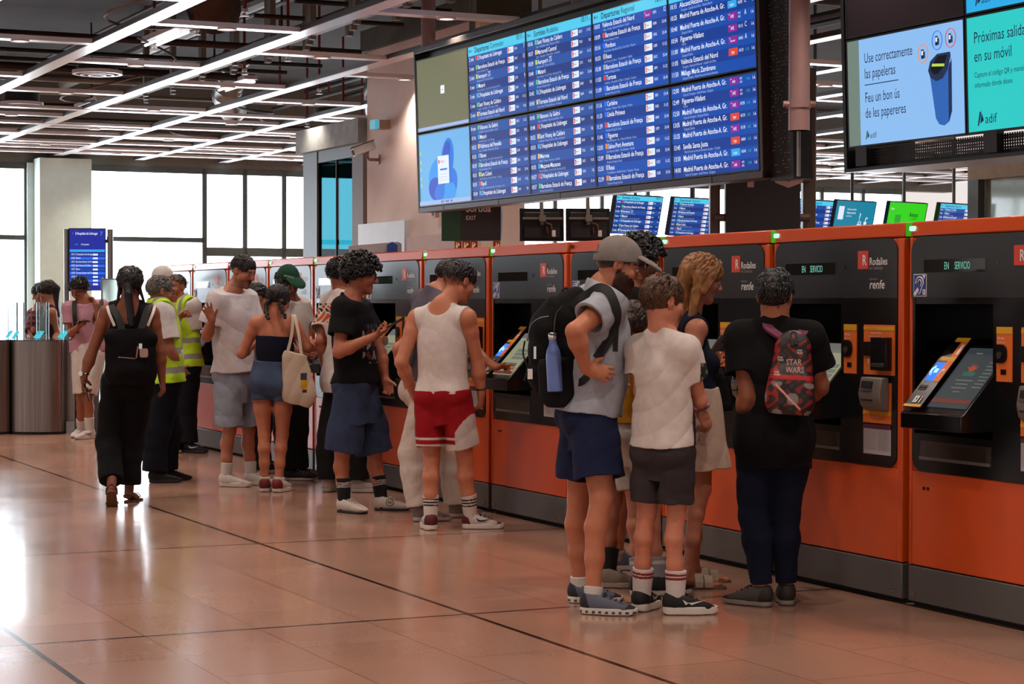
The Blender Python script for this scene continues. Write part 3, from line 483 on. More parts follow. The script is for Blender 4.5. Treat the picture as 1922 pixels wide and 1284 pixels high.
for i in range(7): q.box(.48 + i * .035, .498 + i * .035, -.006, -.005, .008, .026, [SDK, SBL, SOR][i % 3])
for i, z in enumerate([.44, .36, .30, .22, .16]): q.box(.03, .055, -.003, 0, z, z + .03, SLM)
obj('task_bar', q, f)
# frame of the big board, its perforated near end and its hanging tubes
t = thing('departure_board_frame', 'dark metal frame that carries the ten departure screens', 'frame', board_pt(0, ZB - .06), (0, 0, RZ))
t.matrix_world = Matrix.Translation(Vector(board_pt(0, ZB - .06))) @ Matrix.Rotation(RZ, 4, 'Z') @ Matrix.Rotation(TILT, 4, 'X')
XL = colx(0) - .045; HB = 1.395
m = MB(); m.box(XL, .05, -.005, .2, -.0, .045, BFR); m.box(XL, .05, -.005, .2, HB, HB + .05, BFR); m.box(XL, XL + .03, -.005, .2, 0, HB + .05, BFR); m.box(.012, .05, .0, .2, 0, HB + .05, BFR); m.box(XL, .05, .07, .2, .045, HB, BEZ); obj('rail_frame', m, t, bevel=.004)
m = MB(); m.box(.05, .31, .06, .2, -.02, HB + .05, MESHB); me_ = obj('end_mesh', m, t)
HOLE = mat('bright mesh hole', '#8a8580', .4)
m = MB(); rh = random.Random(5)
for c in range(9):
    for r in range(60):
        if rh.random() < .35: m.box(.075 + c * .024, .083 + c * .024, .056, .06, .03 + r * .023, .036 + r * .023, HOLE)
obj('mesh_perforation', m, me_)
for i in range(5): m = MB(); xx = colx(i) + .5; m.box(xx - .02, xx + .02, -.007, -.004, .0, .045, BFR); obj('rail_clip', m, t)
TUBEP = mat('mauve painted tube', '#9a7c7a', .45, coat=.2)
for nm, px, ztop, zbot, r, lab in [('hanging_tube', 804, 5.28, 2.5, .065, 'mauve hanging tube at the left end of the big board'), ('hanging_tube', 1085, 5.28, 2.5, .055, 'mauve hanging tube above the middle of the big board')]:
    rr_ = ray(px, 100); tt = (BW + .33) / (rr_ @ N); p = rr_ * tt; m = MB(); m.cyl((p[0], p[1], zbot), (p[0], p[1], ztop), r, TUBEP, 20); m.cyl((p[0], p[1], zbot + .8), (p[0], p[1], zbot + .86), r + .012, TUBEP, 20); tag(obj(nm, m), lab, 'tube', 'hanging tubes of the boards')
rr_ = ray(1500, 200); tt = (BW + .01) / (rr_ @ N); p = rr_ * tt
t = thing('hanging_tube', 'thick mauve tube with a bolted collar between the two boards', 'tube', (p[0], p[1], 2.57), group='hanging tubes of the boards'); m = MB(); m.cyl((0, 0, 0), (0, 0, 2.71), .066, TUBEP, 24); m.cyl((0, 0, .0), (0, 0, .1), .064, TUBEP, 24); obj('tube', m, t)
m = MB(); m.cyl((0, 0, .14), (0, 0, .185), .076, TUBEP, 24); m.cyl((-.1, -.02, .163), (.1, -.02, .163), .02, TUBEP, 10); obj('collar', m, t); m = MB(); m.cyl((.0, .02, -.28), (.0, .02, .0), .012, STEELB, 8); obj('rod', m, t)
# ---- second board on the right
def rs(label, x, z, name='display_screen', cat='screen'): return screen_at(name, label, x, z, group='screens on the right-hand board')
RX = BS - 10.145; RP = 1.125; RZB, RZT = 2.432, 3.076
t = rs('pale blue screen about using the litter bins correctly, with a blue bin drawing', RX, RZB); f = panel(t, SWD, SHT, glow('pale blue screen', '#8fc0f4', .98))
INK = glow('screen ink', '#1c2b57', .6); q = MB(); q.box(0, .115, -.001, 0, 0, SHT, glow('grey green strip', '#7e9186', .8)); obj('side_strip', q, f)
q = MB(); q.text('Use correctamente', .17, .475, .085, INK, -.003, .70); q.text('las papeleras', .17, .385, .085, INK, -.003, .70); q.box(.17, .5, -.003, -.002, .345, .35, INK); q.text('Feu un bon ús', .17, .245, .085, INK, -.003, .70); q.text('de les papereres', .17, .155, .085, INK, -.003, .70); adif(q, .17, .03, .05, glow('screen green ink', '#1f5a54', .7)); obj('lettering', q, f)
q = MB(); BINB = glow('bin blue', '#2f66b8', .95); BIND = glow('bin dark', '#26335a', .8)
q.prism([(.79, .36), (.84, .10), (.87, .065), (.915, .055), (.96, .075), (.985, .13), (.99, .40), (.80, .36)], -.003, -.002, BINB); q.prism([(.955, .075), (.985, .13), (.99, .42), (.96, .36)], -.0035, -.003, BIND)
q.prism([(.78, .37), (.80, .33), (.85, .305), (.91, .315), (.955, .36), (.985, .43), (.98, .455), (.865, .455), (.80, .42)], -.0045, -.004, BIND); q.prism([(.80, .375), (.83, .345), (.87, .345), (.92, .38), (.955, .44), (.87, .443)], -.005, -.0045, glow('bin opening', '#0c1420', .5)); q.prism([(.815, .39), (.925, .38), (.93, .395), (.82, .405)], -.0055, -.005, SLM); obj('bin_drawing', q, f)
q = MB()
for cx, cz, cm in [(.735, .47, SOR), (.865, .53, SBL), (.985, .53, SRED)]:
    q.tube([(cx + .045 * math.cos(a), -.003, cz + .052 * math.sin(a)) for a in np.linspace(0, 2 * PI, 25)], .0025, cm, 5, cap=False); q.box(cx - .016, cx + .006, -.004, -.003, cz - .028, cz + .024, INK); q.box(cx - .012, cx + .002, -.005, -.004, cz - .008, cz + .016, SOP); q.box(cx + .008, cx + .018, -.004, -.003, cz - .026, cz + .01, INK)
obj('icon_circles', q, f)
t = rs('turquoise screen headed Próximas salidas, at the right edge', RX + RP, RZB); f = panel(t, SWD, SHT, glow('turquoise screen', '#2fd0cc', .95)); q = MB()
q.text('Próximas salidas', .06, .475, .088, INK, -.003, .78); q.text('en su móvil', .06, .375, .088, INK, -.003, .78); q.text('Capture el código QR y manténgase', .06, .29, .042, INK, -.003, .78); q.text('informado donde desee.', .06, .235, .042, INK, -.003, .78); adif(q, .08, .03, .075, INK); obj('lettering', q, f)
t = rs('switched off dark screen above the litter bin message', RX, RZT); panel(t, SWD, SHT, SOFF)
t = rs('sky blue screen cut off at the top right corner', RX + RP, RZT); f = panel(t, SWD, SHT, glow('sky blue screen', '#2fb0ec', .95)); q = MB(); adif(q, .08, .03, .06, INK); obj('lettering', q, f)
p0 = board_pt(RX, RZB - .13); t = thing('right_board_frame', 'black mesh frame under and beside the right-hand screens', 'frame', p0, (0, 0, RZ))
t.matrix_world = Matrix.Translation(Vector(p0)) @ Matrix.Rotation(RZ, 4, 'Z') @ Matrix.Rotation(TILT, 4, 'X')
m = MB(); m.box(-.06, -.03, .0, .5, 0, 1.45, BEZ); m.box(-.06, 2.4, .0, .5, -.02, .0, BEZ); m.box(-.06, 2.4, .075, .11, .13, 1.42, BEZ); m.box(.06, .17, .0, .05, .01, .12, BEZ); m.box(1.25, 1.36, .0, .05, .01, .12, BEZ); fr = obj('frame_body', m, t)
m = MB(); MSH = mat('black perforated sheet', '#191616', .5)
for c in range(120): m.box(-.03 + c * .02, -.018 + c * .02, .06, .063, .0, .112, MSH)
for r in range(7): m.box(-.03, 2.4, .061, .064, r * .016, .008 + r * .016, MSH)
obj('perforated_skirt', m, fr)
m = MB(); m.box(-.03, 2.4, .12, .5, .0, .03, GREY); obj('underside_tray', m, t)
# ================================================================= PEOPLE: blended-volume bodies and clothes
import openvdb as vdb
def nrm(v): v = np.asarray(v, float); return v / (np.linalg.norm(v) + 1e-9)
def lerp(a, b, t): return np.asarray(a) * (1 - t) + np.asarray(b) * t
class Field:
    def __init__(s, lo, hi, h):
        s.h = h; s.lo = np.array(lo, float) - 4 * h; n = np.ceil((np.array(hi) - s.lo) / h).astype(int) + 5
        s.ax = [s.lo[i] + h * np.arange(n[i]) for i in range(3)]; s.D = np.full(n, .12, np.float32)
    def sub(s, lo, hi):
        i0 = [max(0, int((lo[i] - s.lo[i]) / s.h)) for i in range(3)]; i1 = [min(s.D.shape[i], int((hi[i] - s.lo[i]) / s.h) + 2) for i in range(3)]
        if any(a >= b for a, b in zip(i0, i1)): return None
        sl = tuple(slice(a, b) for a, b in zip(i0, i1))
        return sl, s.ax[0][sl[0]][:, None, None], s.ax[1][sl[1]][None, :, None], s.ax[2][sl[2]][None, None, :]
    def comb(s, sl, d, k, op):
        A = s.D[sl]
        if op == 'u':
            if k > 0: h = np.maximum(k - np.abs(A - d), 0); s.D[sl] = np.minimum(A, d) - h * h / (4 * k)
            else: s.D[sl] = np.minimum(A, d)
        else:
            if k > 0: h = np.maximum(k - np.abs(A + d), 0); s.D[sl] = np.maximum(A, -d) + h * h / (4 * k)
            else: s.D[sl] = np.maximum(A, -d)
    def cone(s, a, b, ra, rb, k=.02, ax=None, fl=1., op='u', cut=None):
        a = np.asarray(a, float); b = np.asarray(b, float); m = max(ra, rb) + k + 3 * s.h
        q = s.sub(np.minimum(a, b) - m, np.maximum(a, b) + m)
        if q is None: return s
        sl, X, Y, Z = q; ba = b - a; bb = ba @ ba + 1e-12
        px, py, pz = X - a[0], Y - a[1], Z - a[2]
        t = np.clip((px * ba[0] + py * ba[1] + pz * ba[2]) / bb, 0, 1)
        vx, vy, vz = px - t * ba[0], py - t * ba[1], pz - t * ba[2]; r = ra + (rb - ra) * t
        l2 = vx * vx + vy * vy + vz * vz
        if ax is not None and fl != 1.:
            mm = vx * ax[0] + vy * ax[1] + vz * ax[2]; m2 = mm * mm; l2 = np.maximum(l2 - m2, 0); ln = np.sqrt(l2 + fl * fl * m2) + 1e-6
            g = np.sqrt(l2 + fl ** 4 * m2) / ln; d = (ln - r) / np.maximum(g, 1.)
        else: d = np.sqrt(l2) - r
        if cut is not None:
            c, n = cut; d = np.maximum(d, (X - c[0]) * n[0] + (Y - c[1]) * n[1] + (Z - c[2]) * n[2])
        s.comb(sl, d, k, op); return s
    def ball(s, c, r, k=.02, op='u'): return s.cone(c, np.asarray(c) + 1e-4, r, r, k, op=op)
    def ell(s, c, A, R, k=.02, op='u', cut=None):
        c = np.asarray(c, float); A = [np.asarray(a) for a in A]; m = sum(np.abs(a) * r for a, r in zip(A, R)) + k + 3 * s.h
        q = s.sub(c - m, c + m)
        if q is None: return s
        sl, X, Y, Z = q; px, py, pz = X - c[0], Y - c[1], Z - c[2]; k0 = 0; k1 = 0
        for a, r in zip(A, R):
            u = px * a[0] + py * a[1] + pz * a[2]; k0 = k0 + (u / r) ** 2; k1 = k1 + (u / (r * r)) ** 2
        k0 = np.sqrt(k0); k1 = np.sqrt(k1) + 1e-9; d = np.where(k0 < .15, -min(R) * .85, k0 * (k0 - 1) / k1)
        if cut is not None: d = np.maximum(d, (X - cut[0][0]) * cut[1][0] + (Y - cut[0][1]) * cut[1][1] + (Z - cut[0][2]) * cut[1][2])
        s.comb(sl, d, k, op); return s
    def cut(s, c, n):
        n = nrm(n); s.D = np.maximum(s.D, ((s.ax[0] - c[0]) * n[0])[:, None, None] + ((s.ax[1] - c[1]) * n[1])[None, :, None] + ((s.ax[2] - c[2]) * n[2])[None, None, :]).astype(np.float32); return s
    def fold(s, amp, fn):
        i = np.nonzero(np.abs(s.D) < 5 * s.h + amp * 2); P = np.stack([s.ax[j][i[j]] for j in range(3)], -1); s.D[i] += (amp * fn(P)).astype(np.float32); return s
    def mesh(s):
        g = vdb.FloatGrid(5 * s.h); g.copyFromArray(np.clip(s.D, -5 * s.h, 5 * s.h)); p, q = g.convertToQuads(isovalue=0.); return p * s.h + s.lo, q
def wob(seed, dirs=None, fr=(14, 30)):    # cloth creases: warped ridges
    R = np.random.RandomState(seed); K = [(nrm(R.randn(3) * np.array([.8, .8, 1])), R.uniform(*fr), R.uniform(0, 6), R.uniform(.5, 1)) for _ in range(7)]
    def fn(P):
        w = np.stack([np.sin(P @ K[i][0] * 9 + K[i][2]) for i in range(3)], -1) * .035; Q = P + w; o = 0
        mask = .5 + .5 * np.sin(P @ K[3][0] * 6 + K[4][2])
        for i, (d, f, ph, a) in enumerate(K): q = np.sin(Q @ d * f + ph); o = o + a * (1 - 2 * np.abs(q) ** .7 if i % 2 else q * .8) * (mask if i % 3 else 1)
        return o / 1.9
    return fn
def sdf_obj(name, F, m, parent, base, col=None):
    p, q = F.mesh()
    me = bpy.data.meshes.new(name)
    if len(p):
        me.vertices.add(len(p)); me.vertices.foreach_set('co', (p - base).astype(np.float32).ravel())
        me.loops.add(q.size); me.loops.foreach_set('vertex_index', q[:, ::-1].astype(np.int32).ravel()); me.polygons.add(len(q)); me.polygons.foreach_set('loop_start', np.arange(0, q.size, 4, dtype=np.int32)); me.polygons.foreach_set('use_smooth', np.ones(len(q), bool))
        me.update(calc_edges=True)
        if col is not None:
            c = col(p) if callable(col) else np.tile(np.array(hexc(col) if isinstance(col, str) else col), (len(p), 1))
            a = me.color_attributes.new('Col', 'FLOAT_COLOR', 'POINT'); a.data.foreach_set('color', np.concatenate([c, np.ones((len(p), 1))], 1).astype(np.float32).ravel())
    me.materials.append(m); o = bpy.data.objects.new(name, me); COL.objects.link(o); o.parent = parent; return o
SKIN = mat('skin', rough=.5, var=.05, vscale=30, attr=True, spec=.35, bump=.05, bscale=250); CLOTH = mat('woven cloth', rough=.9, var=.07, vscale=25, attr=True, spec=.2, bump=.22, bscale=420)
HAIRM = mat('hair', rough=.42, var=.28, vscale=55, attr=True, spec=.4, bump=.3, bscale=150, stretch=(1, 1, .28)); DENIM = mat('denim', rough=.9, var=.09, vscale=18, attr=True, spec=.15, bump=.3, bscale=500); SHOEM = mat('shoe upper', rough=.6, var=.06, attr=True, spec=.35, bump=.15, bscale=200); RUBBER = mat('shoe sole', rough=.7, var=.05, attr=True)
KNIT = mat('ribbed sock', rough=.95, var=.06, attr=True, bump=.4, bscale=300); NYLON = mat('black nylon', rough=.8, spec=.12, var=.15, vscale=20, attr=True, bump=.25, bscale=350); GLASSF = mat('dark spectacle frame', '#1a1414', .25); CHROME = mat('chrome', '#c9c5c2', .15, metal=1.); PHONEB = mat('phone body', '#14151a', .2); PHONES = glow('phone screen', '#2f4a6a', .5)
def C_(h): return np.array(hexc(h))
class Person:
    def __init__(s, label, Z, nk, hip, by, hy=None, hw=.175, b=1., h=.006, skin='#b07a5c', cat='person', hipw=.09, neck_r=.056, hs=1.):
        s.Z = Z; s.h = h; s.b = b; s.hw = hw; s.skin = C_(skin) * np.array([1.28, 1.27, 1.28]); s.hs = hs
        s.nk = s.P(nk); s.hip = s.P(hip); by = math.radians(by); hy = by if hy is None else math.radians(hy)
        s.by = by; s.neck_r = neck_r
        s.u = nrm(s.nk - s.hip)
        def frame(y):
            r = np.array([math.cos(y), -math.sin(y), 0]); r = nrm(r - s.u * (r @ s.u)); return r, nrm(np.cross(s.u, r))
        s.r, s.f = frame(by); s.rh, s.fh = frame(hy)
        s.sh = s.nk - s.u * .06; s.S = {'R': s.sh + s.r * hw, 'L': s.sh - s.r * hw}; s.H = {'R': s.hip + s.rh * hipw, 'L': s.hip - s.rh * hipw}
        s.base = np.array([s.hip[0], s.hip[1], 0.]); s.root = thing('person', label, cat, s.base)
        s.E = {}; s.Wr = {}; s.Hd = {}; s.K = {}; s.A = {}; s.fy = {}; s.lift = {}
    def on(s, px, py, off=.006, F=None):     # point where a line of sight meets this person's shirt
        F = F or s.shirt; r = ray(px, py)
        for Y in np.arange(s.Z - .6, s.Z + .6, .003):
            q = C0 + r * (Y / r[1]); i = ((q - F.lo) / F.h).astype(int)
            if (i >= 0).all() and (i < F.D.shape).all() and F.D[tuple(i)] < off: return q
        return s.P((px, py))
    def P(s, p): return np.array(at(p[0], p[1], s.Z + (p[2] if len(p) > 2 else 0.)))
    def arm(s, side, el, wr, hand=None, pn=None, curl=.35, spread=.1, thumb=.5):
        s.E[side] = s.P(el); s.Wr[side] = s.P(wr); fd = nrm(s.P(hand) - s.Wr[side]) if hand is not None else nrm(s.Wr[side] - s.E[side])
        if pn is None: pn = -s.r if side == 'R' else s.r
        pn = np.asarray(pn, float); pn = nrm(pn - fd * (pn @ fd)); s.Hd[side] = (fd, pn, curl, spread, thumb)
    def leg(s, side, kn, an, fy, lift=0.):
        s.K[side] = s.P(kn); a = s.P(an); a[2] = .088 + lift; s.A[side] = a; s.fy[side] = math.radians(fy); s.lift[side] = lift
    def head(s, c, yaw, pitch=0., roll=0., size=1.):
        y, p, r = map(math.radians, (yaw, pitch, roll)); s.Hc = s.P(c); s.Hf = np.array([math.sin(y) * math.cos(p), math.cos(y) * math.cos(p), math.sin(p)]); rt = np.array([math.cos(y), -math.sin(y), 0]); up = np.cross(rt, s.Hf)
        s.Hr = rt * math.cos(r) - up * math.sin(r); s.Hu = up * math.cos(r) + rt * math.sin(r); s.hs = size
    def hp(s, x, y, z): return s.Hc + (s.Hr * x + s.Hf * y + s.Hu * z) * s.hs
    def hl(s, P): q = (P - s.Hc) / s.hs; return q @ s.Hr, q @ s.Hf, q @ s.Hu
    def bbox(s, pts, m): P = np.array(pts); return P.min(0) - m, P.max(0) + m
    # --- volumes shared by skin and clothes
    def torso(s, F, i=0., k=.05, female=0., belly=0., low=True):
        b, u, hw = s.b, s.u, s.hw; L = np.linalg.norm(s.sh - s.hip)
        F.ell(s.sh - u * .14, (s.r, s.f, u), (hw * .90 + i, .108 * b + i, .20 + i), k)
        F.cone(s.sh - s.r * (hw - .03) - u * .005, s.sh + s.r * (hw - .03) - u * .005, .052 * b + i, .052 * b + i, k)
        for q in 'LR':
            F.ball(s.S[q] - u * .012, .058 * b + i, k); F.cone(s.nk + u * .03, lerp(s.nk, s.S[q], .72) - u * .01, .046 + i * .7, .044 + i, k)
        m = lerp(s.sh, s.hip, .60); rm = nrm(s.r + s.rh); fm = nrm(s.f + s.fh)
        F.ell(m, (rm, fm, u), ((.145 - .022 * female) * b + i, (.100 + belly * .5) * b + i, .17 + i), k)
        if belly: F.ell(m + fm * (.04 + belly * .4) - u * .04, (rm, fm, u), (.12 * b + i, .09 + i, .13 + i), k)
        if low:
            F.ell(s.hip + u * .05, (s.rh, s.fh, u), ((.160 + .012 * female) * b + i, .108 * b + i, .12 + i), k)
            for q in 'LR': F.ball(lerp(s.hip, s.H[q], .85) - s.fh * .045 - u * .0, .088 * b + i, k)
        if female:
            for sg in (-1, 1): F.ball(s.sh - u * .19 + s.f * .075 + s.r * sg * .075, .058 * female + i, .04)
    def arms(s, F, i=0., sides='LR', k=.025, hand=True):
        b = s.b
        for q in sides:
            if q not in s.E: continue
            S, E, Wv = s.S[q], s.E[q], s.Wr[q]; F.cone(S, lerp(S, E, .3), .054 * b + i, .051 * b + i, k); F.cone(lerp(S, E, .3), E, .050 * b + i, .040 * b + i, k)
            m = lerp(E, Wv, .28); F.cone(E, m, .039 * b + i, .043 * b + i, k); F.cone(m, Wv, .043 * b + i, .027 * b + i, k)
            if hand: s.hand(F, q)
    def hand(s, F, q):
        fd, pn, curl, spread, th = s.Hd[q]; Wv = s.Wr[q]; sd = np.cross(fd, pn) * (1 if q == 'R' else -1); z = .92 * (.5 + .5 * s.b)
        c = lambda a, b_, e: Wv + (fd * a + sd * b_ + pn * e) * z
        F.cone(c(0, 0, 0), c(.03, 0, 0), .027, .030, .015, ax=pn, fl=1.4); F.cone(c(.035, 0, 0), c(.078, .003, 0), .036, .040, .012, ax=pn, fl=2.5)
        for j, (ln, off) in enumerate([(.072, .030), (.082, .010), (.076, -.0105), (.058, -.030)]):
            p = c(.088 - .006 * abs(j - 1), off, 0); a = -spread * (j - 1.3); d = nrm(fd * math.cos(a) + sd * math.sin(a) * (-1 if a else 1) * (1 if j < 2 else 1)); d = nrm(fd + sd * off / .03 * spread); n = pn
            cu = (.08 if (th < 0 and j == 0) else curl * (1 + .12 * j)); r = .0092
            for g, fr in enumerate((.45, .32, .23)):
                ang = cu * (1.0 if g == 0 else 1.15) ; d2 = nrm(d * math.cos(ang) + n * math.sin(ang)); n = nrm(n * math.cos(ang) - d * math.sin(ang)); d = d2; e = p + d * ln * fr * z; F.cone(p, e, r, r - .0009, .005); p = e; r -= .0009
        p = c(.028, .028, .006); d = nrm(fd * .62 + sd * .75 + pn * (.15 + .5 * th)); e = p + d * .045 * z; F.cone(c(.015, .012, .004), p, .020, .016, .012); F.cone(p, e, .0135, .0115, .008); d = nrm(d + fd * .45 + pn * .35 * th); F.cone(e, e + d * .034 * z, .0112, .0092, .005)
    def legs(s, F, i=0., k=.03, feet=False):
        b = s.b
        for q in 'LR':
            if q not in s.K: continue
            Hq, K, A = s.H[q], s.K[q], s.A[q]; F.cone(Hq, lerp(Hq, K, .5), .086 * b + i, .074 * b + i, k); F.cone(lerp(Hq, K, .5), K, .074 * b + i, .053 * b + i, k)
            ff = np.array([math.sin(s.fy[q]), math.cos(s.fy[q]), 0]); back = nrm(-(ff + s.fh)); m = lerp(K, A, .30) + back * .014; F.cone(K, m, .051 * b + i, .053 * b + i, k * .6); F.cone(m, lerp(K, A, .62) + back * .006, .053 * b + i, .042 * b + i, k * .6); F.cone(lerp(K, A, .62) + back * .006, A, .042 * b + i, .033 * b + i, k)
            if feet:
                F.cone(A, A - UP * .03 - ff * .02, .033, .032, .015); F.cone(A - UP * .035, A + ff * .10 - UP * .06, .032, .030, .02); F.cone(A + ff * .07 - UP * .062, A + ff * .14 - UP * .068, .040, .034, .015, ax=UP, fl=2.0); F.ball(A - ff * .035 - UP * .055, .03, .02)
                sdv = np.cross(ff, UP)
                for j in range(5): F.ball(A + ff * (.175 - .012 * j) + sdv * (.028 - .015 * j) * (-1 if q == 'R' else 1) - UP * .073, .012 if j else .015, .008)
    def body(s, female=0., belly=0., feet=False, brow='#2a1a14', beard=None, stubble=None, lips='#8a4a40', eyes=True, blush=0., beardz=-.045, extra=None, ears=True, moustache=None):
        pts = [s.Hc + UP * .12 * s.hs, s.nk, s.hip] + list(s.S.values()) + list(s.H.values()) + list(s.E.values()) + list(s.K.values()) + list(s.A.values()) + [s.Wr[q] + s.Hd[q][0] * .2 for q in s.Wr] + [s.Wr[q] for q in s.Wr]
        lo, hi = s.bbox(pts, .17); lo[2] = max(lo[2], -.01); F = Field(lo, hi, s.h)
        s.torso(F, 0, .05, female, belly); s.arms(F); s.legs(F, feet=feet)
        hp, z = s.hp, s.hs; A = (s.Hr, s.Hf, s.Hu)
        nr = s.neck_r; F.cone(s.nk - s.u * .02, hp(0, -.022, -.05), nr * 1.06, nr, .035); F.cone(s.nk, hp(0, -.0, -.075), nr * .8, nr * .75, .03)
        F.ell(hp(0, -.014, .028), A, np.array([.074, .097, .084]) * z, .02); F.ell(hp(0, .03, -.03), A, np.array([.060, .060, .085]) * z, .03)
        for sg in (-1, 1):
            F.cone(hp(.046 * sg, .0, -.058), hp(.012 * sg, .068, -.098), .022 * z, .017 * z, .03); F.ball(hp(.042 * sg, .055, -.028), .028 * z, .025)
        F.ball(hp(0, .078, -.102), .018 * z, .02); F.cone(hp(-.034, .080, .022), hp(.034, .080, .022), .012 * z, .012 * z, .02)
        for sg in (-1, 1): F.ball(hp(.032 * sg, .101, .003), .015 * z, .014, op='s')
        for sg in (-1, 1): F.ball(hp(.032 * sg, .0785, .003), .0145 * z, .004)
        F.cone(hp(0, .088, .016), hp(0, .112, -.026), .0075 * z, .0125 * z, .012); F.ball(hp(.011, .102, -.030), .009 * z, .008); F.ball(hp(-.011, .102, -.030), .009 * z, .008)
        F.cone(hp(-.017, .088, -.0605), hp(.017, .088, -.0605), .0065 * z, .0065 * z, .006); F.cone(hp(-.014, .088, -.072), hp(.014, .088, -.072), .0075 * z, .0075 * z, .006); F.cone(hp(-.02, .099, -.066), hp(.02, .099, -.066), .0022 * z, .0022 * z, .003, op='s')
        if ears:
            for sg in (-1, 1):
                ax = nrm(s.Hr * sg + s.Hf * .35); fa = nrm(s.Hf - s.Hr * sg * .35); F.ell(hp(.078 * sg, -.012, -.004), (ax, fa, s.Hu), np.array([.010, .023, .032]) * z, .008); F.ell(hp(.088 * sg, -.008, .0), (ax, fa, s.Hu), np.array([.007, .012, .018]) * z, .006, op='s')
        if extra: extra(F)
        sk = s.skin; bw = C_(brow)
        def col(P):
            c = np.tile(sk, (len(P), 1)); x, y, zz = s.hl(P); fc = (y > .05)
            def mixm(m, cc, w=1.): m = np.clip(m, 0, 1)[:, None] * w; c[:] = c * (1 - m) + np.asarray(cc) * m
            near = (np.abs(x) < .12) & (np.abs(y) < .14) & (np.abs(zz) < .16)
            mixm(near & fc & (np.abs(zz + .066) < .0125) & (np.abs(x) < .021) & (y > .085), C_(lips))
            if stubble is not None: mixm(near & (zz < beardz + .02) & (zz > -.125) & (y > -.01), C_(stubble), .45)
            if beard is not None:
                bm = near & (y > -.012) & (zz < beardz + .018 - np.clip(y, 0, .08) * .42 + .003 * np.sin(y * 300)) & (zz > -.14) & ~((np.abs(zz + .066) < .008) & (np.abs(x) < .018)) & ~((zz > -.05) & (np.abs(x) < .03)); mixm(bm, C_(beard), .92)
            mixm(near & fc & (np.abs(zz - .0255 + .12 * np.maximum(np.abs(x) - .03, 0)) < .0048) & (np.abs(np.abs(x) - .034) < .019), bw, .9)
            if eyes:
                e = near & fc & (np.abs(np.abs(x) - .032) < .0155) & (np.abs(zz - .001) < .0062); mixm(e, C_('#d8cdc6'), .9); mixm(e & (np.abs(np.abs(x) - .032) < .0062), C_('#1c120e')); mixm(near & fc & (np.abs(np.abs(x) - .032) < .0165) & (np.abs(zz - .0075) < .0026), C_('#1c120e'), .9)
            if moustache is not None: mixm(near & fc & (np.abs(zz + .0515 + .25 * np.maximum(np.abs(x) - .012, 0)) < .007) & (np.abs(x) < .03), C_(moustache), .9); mixm(near & fc & (np.abs(zz + .095) < .014) & (np.abs(x) < .018), C_(moustache), .5)
            return c
        return sdf_obj('body', F, SKIN, s.root, s.base, col)
    # --- clothing
    def tee(s, col, name='t_shirt', i=.021, sl=.52, sr=.082, hem=None, Rh=None, fl=1.35, neck=.072, fold=.006, female=0., belly=0., seed=1, m=None, scoop=0., hemtilt=None, sides='LR'):
        u = s.u; hem = s.hip - u * .02 if hem is None else s.P(hem); Rh = Rh or s.hw * .98 + i
        pts = [s.nk + u * .05, hem - u * .03, s.S['L'], s.S['R'], s.hip]
        for q in sides:
            if q in s.E: pts.append(lerp(s.S[q], s.E[q], sl + .1))
        lo, hi = s.bbox(pts, .26); F = Field(lo, hi, s.h); s.torso(F, i, .05, female, belly)
        F.cone(s.sh - u * .17, hem - u * .12, s.hw * .93 + i, Rh, .06, ax=nrm(s.f + s.fh), fl=fl)
        F.cut(hem, -u if hemtilt is None else hemtilt)
        for q in sides:
            if q not in s.E or sl <= 0: continue
            S, E = s.S[q], s.E[q]; e = lerp(S, E, sl); d = nrm(E - S); F.cone(S - d * .01, e + d * .12, .064 * s.b + i * .6, sr * 1.08, .03, cut=(e, d))
        F.fold(fold, wob(seed))
        for q in sides:
            if q in s.E and sl > 0: S, E = s.S[q], s.E[q]; F.cone(lerp(S, E, sl - .12), E, sr * .8, sr * .93, .004, op='s')
        if neck: nr = s.neck_r; c = s.nk + s.f * .008; F.cone(c - u * .03, c + u * .03, nr + .034, nr + .012, .02); F.cone(c - u * .04, c + u * .2 + s.f * .02, nr + .005, nr + .012, .003, op='s'); F.cut(s.nk + u * .022 - s.f * 0, nrm(u + s.f * .55))
        if scoop: F.ball(s.nk + s.f * .09 - u * .02, scoop, .006, op='s')
        s.shirt = F; return sdf_obj(name, F, m or CLOTH, s.root, s.base, col)
    def singlet(s, col, name='tank_top', i=.009, hem=None, arm_r=.12, back=.10, front=.13, Rh=None, seed=2, fold=.004, female=0., fl=1.35, strap=None):
        u = s.u; hem = s.P(hem); lo, hi = s.bbox([s.nk + u * .05, hem, s.S['L'], s.S['R'], s.hip], .24); F = Field(lo, hi, s.h); s.torso(F, i, .05, female)
        if Rh: F.cone(s.sh - u * .22, hem - u * .1, s.hw * .84, Rh, .05, ax=nrm(s.f + s.fh), fl=fl)
        F.cut(hem, -u); F.fold(fold, wob(seed))
        for q, sg in (('R', 1), ('L', -1)): F.ell(s.S[q] + s.r * sg * .055 - u * .04, (s.r, s.f, u), (arm_r * .75, .3, arm_r * 1.2), .01, op='s')
        F.ell(s.nk - s.f * .07 + u * .04, (s.r, s.f, u), (.085, .09, back), .01, op='s'); F.ell(s.nk + s.f * .09 + u * .02, (s.r, s.f, u), (.085, .12, front), .01, op='s'); F.cone(s.nk, s.nk + u * .2, .075, .09, .01, op='s')
        s.shirt = F; return sdf_obj(name, F, CLOTH, s.root, s.base, col)
